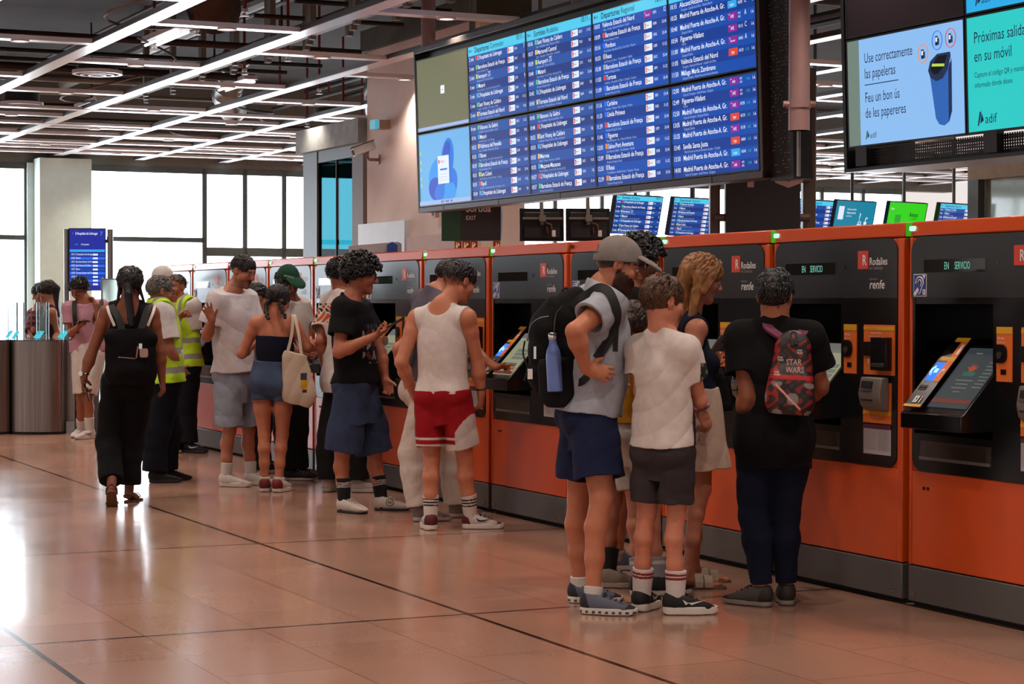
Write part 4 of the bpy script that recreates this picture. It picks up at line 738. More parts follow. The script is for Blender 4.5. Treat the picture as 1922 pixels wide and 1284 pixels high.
    def pants(s, col, name='shorts', top=.12, hem=.75, r0=.10, r1=.105, ankle=None, i=.012, fold=.005, seed=3, m=None, baggy=1., hole=True):
        # hem: fraction of thigh for shorts; ankle given -> long trousers, fraction of shin
        u = s.u; pts = [s.hip + u * (top + .02)] + list(s.H.values())
        for q in s.K: pts += [s.K[q]] + ([s.A[q]] if ankle else [lerp(s.K[q], s.A[q], .2)])
        lo, hi = s.bbox(pts, .2); lo[2] = max(lo[2], 0); F = Field(lo, hi, s.h); b = s.b
        F.ell(s.hip + u * .05, (s.rh, s.fh, u), (.160 * b + i, .108 * b + i, .14 + i), .05)
        F.cone(s.hip + u * .04, s.hip + u * (top + .1), .157 * b + i, .150 * b + i, .04, ax=s.fh, fl=1.35)
        for q in 'LR': F.ball(lerp(s.hip, s.H[q], .85) - s.fh * .045, .088 * b + i, .05)
        F.cut(s.hip + u * top, u)
        lt = s.rh; fls = 1.; r0e = r0 * b
        if ankle is None and len(s.K) == 2:
            sep = abs((lerp(s.H['R'], s.K['R'], min(hem, 1)) - lerp(s.H['L'], s.K['L'], min(hem, 1))) @ lt) / 2; fls = float(np.clip(r1 * b / max(sep, .070 * b + .014), 1., 1.6)); r0e = max(r0e, (.080 * b + .014) * fls)
            km = lerp(s.K['R'], s.K['L'], .5); lw = sep + r1 * b / fls * .94; dp = r1 * b * .98; dd = nrm(km - s.hip); me_ = lerp(s.hip, km, min(hem, 1) * .55); F.cone(s.hip + u * .07, me_ + dd * .15, .152 * b + i, lw, .03, ax=s.fh, fl=max(1., lw / dp), cut=(me_, dd))
        for q in s.K:
            Hq, K, A = s.H[q], s.K[q], s.A[q]
            if ankle is None:
                e = lerp(Hq, K, hem) if hem <= 1 else lerp(K, A, hem - 1); d = nrm(K - Hq) if hem <= 1 else nrm(nrm(K - Hq) + nrm(A - K)); F.cone(Hq, e + d * .12, r0e, r1 * b * 1.03, .004, ax=lt, fl=fls, cut=(e, d))
            else:
                e = lerp(K, A, ankle); d = nrm(A - K); rk = r0 + (r1 - r0) * .5; ff = np.array([math.sin(s.fy[q]), math.cos(s.fy[q]), 0]); bk = nrm(-(ff + s.fh)); m_ = lerp(K, A, .32) + bk * .012; rm_ = max(rk * .93, .066); F.cone(Hq, K, r0 * b, rk * b, .02); F.cone(K, m_, rk * b, rm_ * b, .02); F.cone(m_, e + d * .08, rm_ * b, r1 * b, .02, cut=(e, d))
        F.fold(fold, wob(seed, fr=(16, 38)))
        if hole:
            for q in s.K:
                Hq, K, A = s.H[q], s.K[q], s.A[q]
                if ankle is None: e = lerp(Hq, K, hem) if hem <= 1 else lerp(K, A, hem - 1); d = nrm(K - Hq) if hem <= 1 else nrm(nrm(K - Hq) + nrm(A - K)); F.cone(e - d * .03, e + d * .2, r1 * b - .012 * fls, r1 * b - .012 * fls, .003, ax=lt, fl=fls, op='s')
        return sdf_obj(name, F, m or CLOTH, s.root, s.base, col)
    def skirt(s, col, name='skirt', top=.1, hem=None, R0=.16, R1=.2, fl=1.2, seed=4, fold=.006):
        u = s.u; hem = s.P(hem); lo, hi = s.bbox([s.hip + u * top, hem], .3); F = Field(lo, hi, s.h); F.cone(s.hip + u * (top + .05), hem - u * .15, R0, R1 + (R1 - R0) * .3, .02, ax=s.fh, fl=fl); F.cut(s.hip + u * top, u); F.cut(hem, -u); F.fold(fold, wob(seed)); return sdf_obj(name, F, CLOTH, s.root, s.base, col)
    def sock(s, q, col, top=.12, i=.006, name='sock'):
        K, A = s.K[q], s.A[q]; d = nrm(K - A); ff = np.array([math.sin(s.fy[q]), math.cos(s.fy[q]), 0]); lo, hi = s.bbox([A + d * top, A - UP * .05, A + ff * .08], .08); F = Field(lo, hi, s.h * .75); F.cone(A - UP * .045, A + d * (top + .06), .036 + i, .040 + .085 * top + i, .01); F.cone(A - UP * .04, A + ff * .06 - UP * .05, .036, .034, .01); F.cut(A + d * top, d)
        return sdf_obj(name, F, KNIT, s.root, s.base, (lambda P: col((P - A) @ d)) if callable(col) else col)
    def shoe(s, q, upper='#d8d2cc', sole='#d8d2cc', name='shoe', ln=.285, sole_h=.032, high=.0, tilt=0., accent=None, laces='#e8e4e0', wide=1., swoosh=None, chunky=0., dots=False):
        A = s.A[q]; fy = s.fy[q]; up = UP.copy(); ff = np.array([math.sin(fy), math.cos(fy), 0.])
        if tilt: ff, up = ff * math.cos(tilt) - UP * math.sin(tilt), UP * math.cos(tilt) + ff * math.sin(tilt)
        sd = np.cross(ff, up); O = A - up * .085 - ff * .062; O = O if tilt else np.array([O[0], O[1], 0.]); z = ln / .285; G = lambda a, b_, c: O + ff * a * z + sd * b_ * z * wide + up * c
        lo, hi = s.bbox([G(0, 0, 0), G(.29, 0, .1), G(.05, .05, .14), G(.05, -.05, 0)], .07); h = s.h * .7; F = Field(lo, hi, h)
        F.cone(G(.055, 0, .05), G(.20, .004, .042), .043, .045, .02, ax=up, fl=1.0); F.cone(G(.12, 0, .058), G(.06, 0, .085 + high), .044, .041, .03); F.ell(G(.225, .004, .038), (ff, sd, up), (.062, .046 * wide, .034), .02); F.ell(G(.045, 0, .06), (ff, sd, up), (.045, .037, .05), .02)
        F.cut(G(0, 0, sole_h * .6), -up); F.cone(G(.055, 0, .085), G(.058, 0, .2), .031, .040, .01, op='s'); F.cut(G(.06, 0, .108 + high), nrm(up + ff * .35))
        uc = C_(upper); ac = C_(accent) if accent else None
        def col(P):
            c = np.tile(uc, (len(P), 1))
            if ac is not None: q_ = P - O; a = q_ @ ff / z; b_ = q_ @ up; c[a < .05 - (b_ - .05) * .3] = ac; c[a > .232 + (b_ - .04) * .6] = ac
            return c
        o = sdf_obj(name, F, SHOEM, s.root, s.base, col)
        F = Field(lo, hi, h); F.cone(G(.046, 0, sole_h * .5), G(.17, .004, sole_h * .5), .040 + chunky, .047 + chunky, .0, ax=up, fl=.5); F.cone(G(.15, .004, sole_h * .5), G(.238, .004, sole_h * .5), .050 + chunky, .046, .02, ax=up, fl=.5); F.cut(G(0, 0, .002), -up); F.cut(G(0, 0, sole_h), up); F.cut(G(.25, 0, .004), nrm(ff * .30 - up)); F.cut(G(.0, 0, .012), nrm(-ff * .8 - up)); 
        def scol(P):
            c = np.tile(C_(sole), (len(P), 1)); q_ = P - O; a = q_ @ ff / z; b_ = q_ @ up
            if dots: c[(np.sin(a * 190) > .1) & (b_ > .008) & (b_ < .020)] = C_('#3a3432')
            c[b_ < .005] = C_(sole) * .35; return c
        sdf_obj('sole', F, RUBBER, o, s.base, scol)
        if laces:
            mb = MB(); lm = mat('lace ' + laces, laces, .8)
            for j in range(4): a = .125 + j * .024; hgt = .098 - j * .0115; mb.tube([G(a, -.024, hgt - .012) - s.base, G(a + .006, 0, hgt) - s.base, G(a, .024, hgt - .012) - s.base], .0035, lm, 5)
            mb.tube([G(.118, 0, .1) - s.base, G(.125, .03, .098) - s.base, G(.12, .036, .085) - s.base], .003, lm, 5); mb.tube([G(.118, 0, .1) - s.base, G(.125, -.03, .098) - s.base, G(.12, -.036, .085) - s.base], .003, lm, 5); obj('laces', mb, o)
        if swoosh:
            mb = MB(); wm = mat('shoe mark ' + swoosh, swoosh, .5)
            for sg in (-1, 1):
                pl = [(.09, .078), (.105, .052), (.135, .05), (.215, .074), (.14, .062), (.115, .062)]; mb.add([G(a, sg * (.047 if a < .2 else .044) / wide, c) + sd * sg * .007 - s.base for a, c in pl], [(0, 1, 5), (1, 2, 4, 5), (2, 3, 4)], wm)
            obj('side_mark', mb, o)
        return o
    def sandal(s, q, strap='#9a8a78', sole='#5a4436', birk=True, tilt=0.):
        A = s.A[q]; fy = s.fy[q]; ff = np.array([math.sin(fy), math.cos(fy), 0.]); up = UP.copy()
        if tilt: ff, up = ff * math.cos(tilt) - UP * math.sin(tilt), UP * math.cos(tilt) + ff * math.sin(tilt)
        sd = np.cross(ff, up); O = A - up * .088 - ff * .06; G = lambda a, b_, c: O + ff * a + sd * b_ + up * c
        lo, hi = s.bbox([G(0, 0, 0), G(.27, 0, .09)], .08); F = Field(lo, hi, .004); F.cone(G(.045, 0, .008), G(.22, 0, .008), .036, .046, 0, ax=up, fl=.5); F.cut(G(0, 0, -.006), -up); F.cut(G(0, 0, .014), up); o = sdf_obj('sandal', F, RUBBER, s.root, s.base, sole)
        mb = MB(); sm = mat('strap ' + strap, strap, .7)
        for a in ((.115, .165) if birk else (.17,)):
            pts = [G(a, .05 * math.cos(t), .012 + .068 * math.sin(t) * (1 - (a - .1) * 3.2)) - s.base for t in np.linspace(0, PI, 9)]
            for j in range(8):
                p0, p1 = pts[j], pts[j + 1]; w = ff * (.021 if birk else .008); mb.add([p0 - w, p1 - w, p1 + w, p0 + w], [(0, 1, 2, 3)], sm); mb.add([p0 - w + up * .004, p1 - w + up * .004, p1 + w + up * .004, p0 + w + up * .004], [(0, 1, 2, 3)], sm)
        if not birk: mb.tube([G(.03, .036, .05) - s.base, G(-.0, 0, .06) - s.base, G(.03, -.036, .05) - s.base, G(.075, -.04, .03) - s.base], .006, sm, 6); mb.tube([G(.03, .036, .05) - s.base, G(.075, .04, .03) - s.base], .006, sm, 6)
        else: mb.box(-.008, .008, -.008, .008, -.002, .003, STEELB, Matrix.Translation(Vector(G(.115, -.03, .075) - s.base)))
        obj('strap', mb, o); return o
    def tube_top(s, col, top, bot, i=.010, female=1., name='tube_top'):
        lo, hi = s.bbox([s.P(top), s.P(bot), s.S['L'], s.S['R']], .2); F = Field(lo, hi, s.h); s.torso(F, i, .05, female); F.cut(s.P(top), s.u); F.cut(s.P(bot), -s.u); F.fold(.003, wob(9)); return sdf_obj(name, F, CLOTH, s.root, s.base, col)
    def vest(s, hem, name='safety_vest', i=.034, Rh=.20, seed=6):
        u = s.u; hem = s.P(hem); lo, hi = s.bbox([s.nk + u * .05, hem, s.S['L'], s.S['R'], s.hip], .26); F = Field(lo, hi, s.h); s.torso(F, i, .05); F.cone(s.sh - u * .17, hem - u * .12, s.hw * .93 + i, Rh, .06, ax=nrm(s.f + s.fh), fl=1.3); F.cut(hem, -u); F.fold(.005, wob(seed))
        for q, sg in (('R', 1), ('L', -1)): F.ell(s.S[q] + s.r * sg * .05 - u * .05, (s.r, s.f, u), (.09, .3, .15), .01, op='s')
        F.cone(s.nk + s.f * .02 - u * .02, s.nk + u * .2, .082, .11, .01, op='s'); F.ell(s.nk + s.f * .16 - u * .05, (s.r, s.f, u), (.06, .12, .2), .01, op='s')
        fm = nrm(s.f + s.fh); F.ell(lerp(s.sh, s.hip, .55) + fm * .2, (s.r, fm, u), (.012, .14, .5), .003, op='s'); c0 = hem
        def col(P):
            c = np.tile(C_('#b9e01c'), (len(P), 1)); t = (P - c0) @ u; x = (P - s.hip) @ s.r
            for a in (.10, .26): c[np.abs(t - a) < .026] = C_('#8d8e86')
            c[(t > .285) & (np.abs(np.abs(x) - .105) < .02)] = C_('#8d8e86'); return c
        return sdf_obj(name, F, mat('lime safety cloth', rough=.75, var=.05, attr=True, bump=.15, bscale=400), s.root, s.base, col)
    # --- hair and headwear
    def hair(s, col, style='short', top=.012, back=-.055, front=.062, seed=1, n=120, curl_r=.02, tail=None, capz=9., fringe=0., side=-.012, fade=None, name='hair', m=None, sidez=.0):
        hp, z = s.hp, s.hs; A = (s.Hr, s.Hf, s.Hu); R = np.random.RandomState(seed)
        pts = [hp(x, y, zz) for x in (-.11, .11) for y in (-.13, .13) for zz in (-.12, .15)] + ([np.array(p) for t in tail for p in t[0]] if tail else []); lo, hi = s.bbox(pts, .05); F = Field(lo, hi, s.h * .62)
        # skull shell, cut by a plane from brow to nape
        c0, c1 = hp(0, .10, front), hp(0, -.105, back); dv = nrm(c1 - c0); pn = nrm(np.cross(dv, s.Hr)); pn = pn if pn @ s.Hu > 0 else -pn
        lat = 1. if style in ('curly', 'long') else .35
        sc_ = .5 if style == 'curly' else 1.; F.ell(hp(0, -.016, .030), A, np.array([.076 + top * lat * sc_, .098 + top * max(lat, .7) * sc_, .086 + top * sc_]) * z, .0, cut=(hp(0, .10, front), -pn))
        def onskull(v): return np.array([v[0] * (.076 + top * lat), -.016 + v[1] * (.098 + top * max(lat, .7)), .03 + v[2] * (.086 + top)])
        if style == 'curly':
            for _ in range(n * 8):
                v = R.randn(3); v[2] = abs(v[2]) * .8 + R.uniform(-1.3, .2); v = nrm(v); p = onskull(v); w = hp(*p)
                if (w - c0) @ pn > -.010 and p[2] < capz and not (p[1] > .06 and p[2] < front):
                    o = nrm(w - hp(0, -.01, .02)); t = nrm(np.cross(o, R.randn(3))); r = curl_r * R.uniform(.19, .32); w = w + o * R.uniform(-.6 * top, .3 * top); q1 = w + t * r * 2.2 + o * r * 1.2; q2 = q1 + nrm(np.cross(t, o) + o * .3) * r * 2.2; F.cone(w, q1, r, r * .9, .004); F.cone(q1, q2, r * .9, r * .6, .004)
        else:
            if side > -1 and style != 'short':
                for sg in (-1, 1): F.ell(hp(.068 * sg, -.03, sidez), A, np.array([.016 + top * .5, .05, .05]) * z, .02)
            if fringe > .01: F.ell(hp(.0, .088, front + .012), A, np.array([.065, .03, fringe]) * z, .02)
            L = .05 if style == 'long' else min(.045, .016 + top * 1.6)
            for _ in range(1000 if top > .006 else 200):     # locks lying along the growth direction
                v = R.randn(3); v[2] = abs(v[2]) * .9 + R.uniform(-.55, .15); v = nrm(v); p = onskull(v); w = hp(*p)
                if (w - c0) @ pn > .002 and not (p[1] > .07 and p[2] < front):
                    o = nrm(w - hp(0, -.01, .02)); fl_ = -s.Hu * .9 + (s.Hf * .9 if (p[1] > .0 and fringe) else (-s.Hf * .35 if p[1] < .03 else s.Hf * .3)) + s.Hr * (.5 * np.sign(v[0]) * (1 - abs(v[0]))); t = nrm(fl_ - o * (fl_ @ o) + .09 * R.randn(3)); F.cone(w - o * .003, w + t * L * .5 - o * (L * L / .8 - .003), .0036, .0034, .002); F.cone(w + t * L * .5 - o * (L * L / .8 - .003), w + t * L - o * (L * L / .19 - .0005), .0034, .001, .001)
            F.fold(.0015, wob(seed + 7, fr=(60, 130)))
        if style == 'spiky':
            for _ in range(n):
                v = nrm(np.array([R.uniform(-.8, .8), R.uniform(-.6, 1), R.uniform(.5, 1)])); w = hp(v[0] * .084, -.016 + v[1] * .106, .03 + v[2] * .094); d = nrm(v + np.array([0, .9, .1])); dd = s.Hr * d[0] + s.Hf * d[1] + s.Hu * d[2]; F.cone(w, w + dd * .035, .013, .004, .008)
        if tail:
            for P_, ra, rb, bead in tail:
                P_ = [np.array(p) for p in P_]; k_ = len(P_) - 1
                for j in range(k_):
                    r0 = ra + (rb - ra) * j / k_; r1 = ra + (rb - ra) * (j + 1) / k_
                    if bead:
                        nb = max(1, int(np.linalg.norm(P_[j + 1] - P_[j]) / .022))
                        for t in range(nb): F.ball(lerp(P_[j], P_[j + 1], (t + .5) / nb) + s.Hr * .004 * (-1) ** t, lerp(r0, r1, t / nb), .006)
                    else: F.cone(P_[j], P_[j + 1], r0, r1, .012)
            for P_, ra, rb, bead in tail:
                if bead: continue
                P_ = [np.array(p) for p in P_]
                for _ in range(26):
                    jt = np.clip(R.randn(3) * .55, -.9, .9); q0 = None
                    for j in range(len(P_)):
                        rr_ = ra + (rb - ra) * j / (len(P_) - 1); q1 = P_[j] + jt * rr_ * .8 + R.randn(3) * .002
                        if q0 is not None: F.cone(q0, q1 + (nrm(P_[-1] - P_[-2]) * R.uniform(0, .02) if j == len(P_) - 1 else 0), .006, .004 if j < len(P_) - 1 else .002, .004)
                        q0 = q1
        for sg in (-1, 1):
            if side > -.5 and style == 'short': F.ell(hp(.088 * sg, -.004, -.012), A, np.array([.03, .027, .04]) * z, .003, op='s')
        hc = C_(col)
        def cf(P):
            c = np.tile(hc, (len(P), 1)); x, y, zz = s.hl(P); st = .75 + .5 * (np.sin(x * 260 + np.sin(zz * 40) * 3) * .5 + .5) ** 2; c = c * st[:, None]
            if fade is not None: w = np.clip((fade - zz) / .06, 0, .75)[:, None]; c = c * (1 - w) + s.skin * w
            return c
        return sdf_obj(name, F, m or HAIRM, s.root, s.base, cf)
    def cap(s, col, brim=None, back=False, band=.018, name='cap', lift=.0):
        hp, z = s.hp, s.hs; A = (s.Hr, s.Hf, s.Hu); lo, hi = s.bbox([hp(x, y, zz) for x in (-.11, .11) for y in (-.13, .24) for zz in (-.05, .16)], .04); F = Field(lo, hi, s.h * .8)
        F.ell(hp(0, -.012, .030 + lift), A, np.array([.092, .116, .112]) * z, 0, cut=(hp(0, .10, .040 + lift), nrm(-s.Hu * 1 + s.Hf * .22))); F.ball(hp(0, -.014, .142 + lift), .008, .006)
        if back: F.ell(hp(0, -.13, .045), A, (.034, .05, .028), .004, op='s')
        F.fold(.0012, wob(5, fr=(20, 50))); o = sdf_obj(name, F, CLOTH, s.root, s.base, col)
        F = Field(lo, hi, s.h * .6); c = hp(0, .088, .058 + lift); fa = nrm(s.Hf - s.Hu * .22); ua = nrm(np.cross(s.Hr, fa)); F.ell(c + fa * .025 - ua * .012, (s.Hr, fa, ua), (.084, .105, .032), 0); F.ell(c + fa * .025 - ua * .021, (s.Hr, fa, ua), (.088, .109, .032), .002, op='s'); F.ell(hp(0, -.014, .030 + lift), A, np.array([.082, .106, .1]) * z, .002, op='s'); F.cut(c - fa * .02, -fa); sdf_obj('brim', F, CLOTH, o, s.base, brim or col)
        if back: mb = MB(); mb.tube([hp(.07 * math.sin(t) * 1.2, -.014 - .112 * math.cos(t), .034) - s.base for t in np.linspace(-.55, .55, 9)], .0075, mat('cap strap', '#6f655e', .8), 6); mb.box(-.012, .012, -.012, .012, -.003, .003, CHROME, Matrix.Translation(Vector(hp(-.035, -.122, .034) - s.base)) @ Matrix((s.Hr, s.Hu, s.Hf)).transposed().to_4x4()); obj('back_strap', mb, o)
        return o
    def glasses(s, m=None, y=.098, z0=.002, r=.021, temple=True, name='glasses', sun=False):
        mb = MB(); hp = s.hp; m = m or GLASSF; b = s.base
        for sg in (-1, 1):
            mb.tube([hp(.034 * sg + r * 1.1 * math.cos(t), y - .012 * abs(math.cos(t)) * (1 if math.cos(t) * sg > 0 else 0), z0 + r * math.sin(t)) - b for t in np.linspace(0, 2 * PI, 17)], .0022, m, 5, cap=False)
            if sun: mb.add([hp(.034 * sg + r * 1.1 * math.cos(t), y, z0 + r * math.sin(t)) - b for t in np.linspace(0, 2 * PI, 13)[:-1]], [list(range(12))], mat('dark lens', '#0d0c0e', .08))
            if temple: mb.tube([hp(.057 * sg, y - .012, z0 + .006) - b, hp(.078 * sg, .03, z0 + .004) - b, hp(.083 * sg, -.012, z0 + .002) - b, hp(.082 * sg, -.03, z0 - .015) - b], .0022, m, 5)
        mb.tube([hp(-.012, y + .002, z0 + .004) - b, hp(.012, y + .002, z0 + .004) - b], .0022, m, 5); return obj(name, mb, s.root)
    def band(s, q, m, r=.032, t=.06, w=.005, name='bracelet'):
        Wv = s.Wr[q]; d = nrm(s.E[q] - Wv); c = Wv + d * t; a = nrm(np.cross(d, [0, .3, 1])); b_ = np.cross(d, a); mb = MB(); mb.tube([c + (a * math.cos(x) + b_ * math.sin(x)) * r - s.base for x in np.linspace(0, 2 * PI, 17)], w, m, 6, cap=False); return obj(name, mb, s.root)
def phone(label, c, along, normal, case='#14151a', name='mobile_phone', screen=True, dots=False):
    al = nrm(along); no = np.asarray(normal, float); no = nrm(no - al * (no @ al)); sd = np.cross(al, no); M = Matrix((sd, al, no)).transposed().to_4x4(); t = thing(name, label, 'phone'); t.matrix_world = Matrix.Translation(Vector(c)) @ M
    m = MB(); m.prism(rr(-.037, .037, -.076, .076, .01), -.0045, .0045, mat('phone case ' + case, case, .3), axes='xy'); obj('case', m, t, bevel=.0015)
    if screen: m = MB(); m.prism(rr(-.034, .034, -.072, .072, .008), .0045, .0052, PHONES, axes='xy'); obj('screen', m, t)
    if dots: m = MB(); m.prism(rr(-.03, -.004, .035, .07, .006), -.0065, -.0045, GAPM, axes='xy'); obj('camera_bump', m, t)
    return t
# ================================================================= THE PEOPLE
def stripes(base, st, bands):
    b, c = C_(base), C_(st)
    def fn(t):
        o = np.tile(b, (len(t), 1))
        for a, w in bands: o[np.abs(t - a) < w] = c
        return o
    return fn
def strap_mb(pts, w, th, m, base, nv):   # flat webbing along pts, nv = outward normals
    mb = MB(); vs = []; fs = []; n = len(pts)
    for i in range(n):
        t = nrm(np.array(pts[min(i + 1, n - 1)]) - np.array(pts[max(i - 1, 0)])); o = nrm(np.asarray(nv, float)); sd = nrm(np.cross(t, o)); p = np.array(pts[i]) - base
        vs += [p - sd * w - o * th, p + sd * w - o * th, p + sd * w + o * th, p - sd * w + o * th]
    for i in range(n - 1):
        for a in range(4): b = (a + 1) % 4; fs.append((4 * i + a, 4 * i + b, 4 * i + 4 + b, 4 * i + 4 + a))
    fs += [(0, 1, 2, 3), (4 * n - 1, 4 * n - 2, 4 * n - 3, 4 * n - 4)]; mb.add(vs, fs, m); return mb
def smooth_path(P, n=14):
    P = [np.array(p, float) for p in P]; P = [2 * P[0] - P[1]] + P + [2 * P[-1] - P[-2]]; out = []
    for i in range(1, len(P) - 2):
        for t in np.linspace(0, 1, n, endpoint=False):
            a, b, c, d = P[i - 1:i + 3]; out.append(.5 * (2 * b + (c - a) * t + (2 * a - 5 * b + 4 * c - d) * t * t + (3 * b - a - 3 * c + d) * t ** 3))
    return out + [P[-2]]
WEB = mat('black webbing', '#121112', .7, bump=.2, bscale=400)

# ---- man in the grey cap
p = Person('tall man in grey cap and grey t-shirt, hand on hip, black backpack on', 10.1, (1127, 546), (1104, 785), 78, hw=.19, b=1.04, h=.0042, skin='#a8684c')
p.head((1161, 499), 86, -16, size=1.06); p.arm('R', (1079, 622, -.36), (1100, 692, -.275), (1150, 704, -.255), pn=(.0, .95, -.2), curl=.2, spread=.14); p.arm('L', (1150, 640, .28), (1150, 700, .2))
p.leg('R', (1129, 936, -.17), (1112, 1091, -.23), 102); p.leg('L', (1086, 936, .12), (1088, 1090, .14), 92)
p.body(beard='#2b1c16', beardz=-.034, brow='#33211a'); p.hair('#3a281f', 'short', top=.001, back=-.05, front=.05, fade=-.01)
p.tee('#a4a7b0', hem=(1106, 772), sl=.56, sr=.088, Rh=.195, belly=.03, fl=1.3, fold=.007, seed=3, hemtilt=nrm([-.15, 0, -1])); p.pants('#1d2442', top=.10, hem=.74, r0=.112, r1=.118, seed=5); p.cap('#8a7f7a', back=True); p.glasses(y=.128, z0=.045, sun=True, name='sunglasses', temple=False)
for q in 'RL': p.sock(q, '#cfcac6', .045); p.shoe(q, '#5d6172', '#cdc4b9', accent='#24252c', laces='#1a1b22', sole_h=.034, chunky=.004, dots=True)
CAPMAN = p
def hull_pack(name, label, Z, prims, mcol, h=.005, mt=NYLON, cat='backpack', fold=.004, seed=21, cuts=()):
    pts = [at(a[0], a[1], Z + a[2]) for a in [q[0] for q in prims] + [q[1] for q in prims]]; base = np.mean(pts, 0); t = thing(name, label, cat, base); lo, hi = np.min(pts, 0) - .3, np.max(pts, 0) + .3; F = Field(lo, hi, h)
    for a, b, ra, rb, ax, fl, k in prims: F.cone(at(a[0], a[1], Z + a[2]), at(b[0], b[1], Z + b[2]), ra, rb, k, ax=nrm(ax), fl=fl)
    for c, n in cuts: F.cut(at(*c[:2], Z + c[2]), n)
    F.fold(fold, wob(seed, fr=(12, 26))); hull_pack.F = F; o = sdf_obj('main_compartment', F, mt, t, base, mcol); return t, base
fA = CAPMAN.f
t, B = hull_pack('backpack', 'large black hiking backpack worn by the man in the grey cap', 10.1, [((1064, 598, 0), (1056, 706, 0), .135, .150, fA, 1.7, .02), ((1082, 568, 0), (1062, 590, 0), .075, .12, fA, 1.7, .05), ((1022, 622, 0), (1020, 690, 0), .128, .132, fA, 1.75, .012), ((1036, 600, 0), (1024, 620, 0), .115, .12, fA, 1.9, .02)], '#131213', h=.005, fold=.006)
PKF = hull_pack.F
P_ = lambda x, y, d=0: np.array(at(x, y, 10.1 + d))
S_ = lambda x, y, o=.010: CAPMAN.on(x, y, o)
mb = strap_mb(smooth_path([P_(1066, 590, -.1), P_(1084, 566, -.13), S_(1104, 552), S_(1122, 540), S_(1140, 545), S_(1152, 566), S_(1158, 592), S_(1150, 622), S_(1134, 652), S_(1120, 672)]), .022, .005, WEB, B, [0, -1, .35]); obj('shoulder_strap', mb, t)
mb = strap_mb(smooth_path([S_(1103, 706), S_(1092, 716), P_(1074, 722, -.12)]), .018, .004, WEB, B, [0, -1, .2]); obj('lower_strap', mb, t)
mb = strap_mb(smooth_path([P_(1072, 580, .1), P_(1095, 548, .12), P_(1130, 540, .15), P_(1165, 580, .17)]), .028, .006, WEB, B, [.3, -.3, 1]); obj('shoulder_strap', mb, t)
mb = strap_mb([S_(1157, 612, .014), S_(1156, 635, .014), S_(1155, 660, .014)], .012, .003, WEB, B, [0, -1, 0]); obj('strap_end', mb, t)
mb = MB(); mb.tube([x - B for x in smooth_path([P_(1060, 566, 0), P_(1056, 546, 0), P_(1066, 542, 0), P_(1074, 566, 0)])], .008, WEB, 6); obj('grab_loop', mb, t)
F = Field(P_(1000, 760, -.3), P_(1090, 660, .1), .005); F.cone(P_(1042, 690, -.13), P_(1046, 735, -.13), .085, .09, 0, ax=[0, 1, 0], fl=1.5); F.cut(P_(1040, 672, -.13), [-.1, 0, 1]); sdf_obj('side_pocket', F, NYLON, t, B, '#1d1c1f')
mb = MB(); mb.tube([x - B for x in smooth_path([P_(985, 640, -.02), P_(982, 665, -.02), P_(990, 690, -.02), P_(984, 715, -.02)])], .005, WEB, 6); mb.box(-.006, .006, -.006, .006, -.03, .03, CHROME, Matrix.Translation(Vector(P_(1004, 662, -.16) - B))); mb.box(-.012, .012, -.004, .004, -.025, .025, WHT, Matrix.Translation(Vector(P_(995, 702, -.12) - B))); mb.box(-.012, .012, -.004, .004, -.004, .004, WHT, Matrix.Translation(Vector(P_(983, 637, -.03) - B))); obj('cord_and_tags', mb, t)
Q_ = lambda x, y: CAPMAN.on(x, y, .002, F=PKF)
mb = MB(); mb.tube([x - B for x in smooth_path([Q_(1056, 575), Q_(1044, 590), Q_(1040, 620), Q_(1038, 660), Q_(1040, 700), Q_(1048, 732)])], .004, mat('seam piping', '#2c2b2e', .6), 6); mb.tube([x - B for x in smooth_path([Q_(990, 640), Q_(996, 612), Q_(1012, 598), Q_(1030, 594)])], .004, mat('pale piping', '#6f7a86', .6), 6); obj('seam_piping', mb, t)
c = P_(1037, 640, -.20); t = thing('water_bottle', 'blue metal water bottle with steel cap in the backpack side pocket', 'bottle', c)
BOT = mat('blue bottle enamel', '#5f74b4', .35, metal=.2, coat=.3); up_ = P_(1037, 630, -.2) - P_(1042, 735, -.2); L_ = np.linalg.norm(up_); M = Matrix.Translation(Vector(P_(1042, 735, -.2) - c)) @ Vector((0, 0, 1)).rotation_difference(Vector(up_)).to_matrix().to_4x4()
mb = MB(); pr = [(0, .034), (.004, .037), (.17, .037), (.20, .032), (.225, .021), (.24, .0175), (.25, .0175)]; mb.tube([M @ Vector((0, 0, z_)) for z_, r_ in pr], [r_ for z_, r_ in pr], BOT, 24); obj('flask', mb, t); mb = MB(); mb.tube([M @ Vector((0, 0, z_)) for z_ in (.25, .252, .282, .285)], [.019, .020, .020, .018], CHROME, 24); obj('cap', mb, t)

# ---- boy
p = Person('boy in white t-shirt and dark grey shorts seen from behind, arms folded', 9.88, (1244, 634), (1247, 850), 38, hw=.138, b=.84, h=.0042, skin='#b4735a', hipw=.075)
p.head((1245, 566), 58, -10, size=1.0); p.arm('R', (1313, 752, -.02), (1268, 738, .2), (1240, 725, .26)); p.arm('L', (1203, 735, .06), (1262, 728, .27), (1303, 703, .12), pn=(.3, -.9, 0), curl=.4)
p.leg('L', (1214, 964, .04), (1204, 1085, .09), 22); p.leg('R', (1270, 964, -.02), (1268, 1085, -.02), 82)
p.body(brow='#4a3020'); p.hair('#57361f', 'short', top=.016, back=-.075, front=.03, fringe=.005, seed=4)
BF_ = p
def boycol(P):
    c = np.tile(C_('#d6c9c2'), (len(P), 1)); q = (P - BF_.hip) @ BF_.f; x = (P - BF_.hip) @ BF_.r; dk = (q > .005) & (P[:, 2] < BF_.sh[2] - .06); c[dk] = C_('#2b2828'); sp = dk & (np.sin(P[:, 2] * 95) * np.sin(P[:, 0] * 140) > .62); c[sp] = C_('#6f6a68'); return c
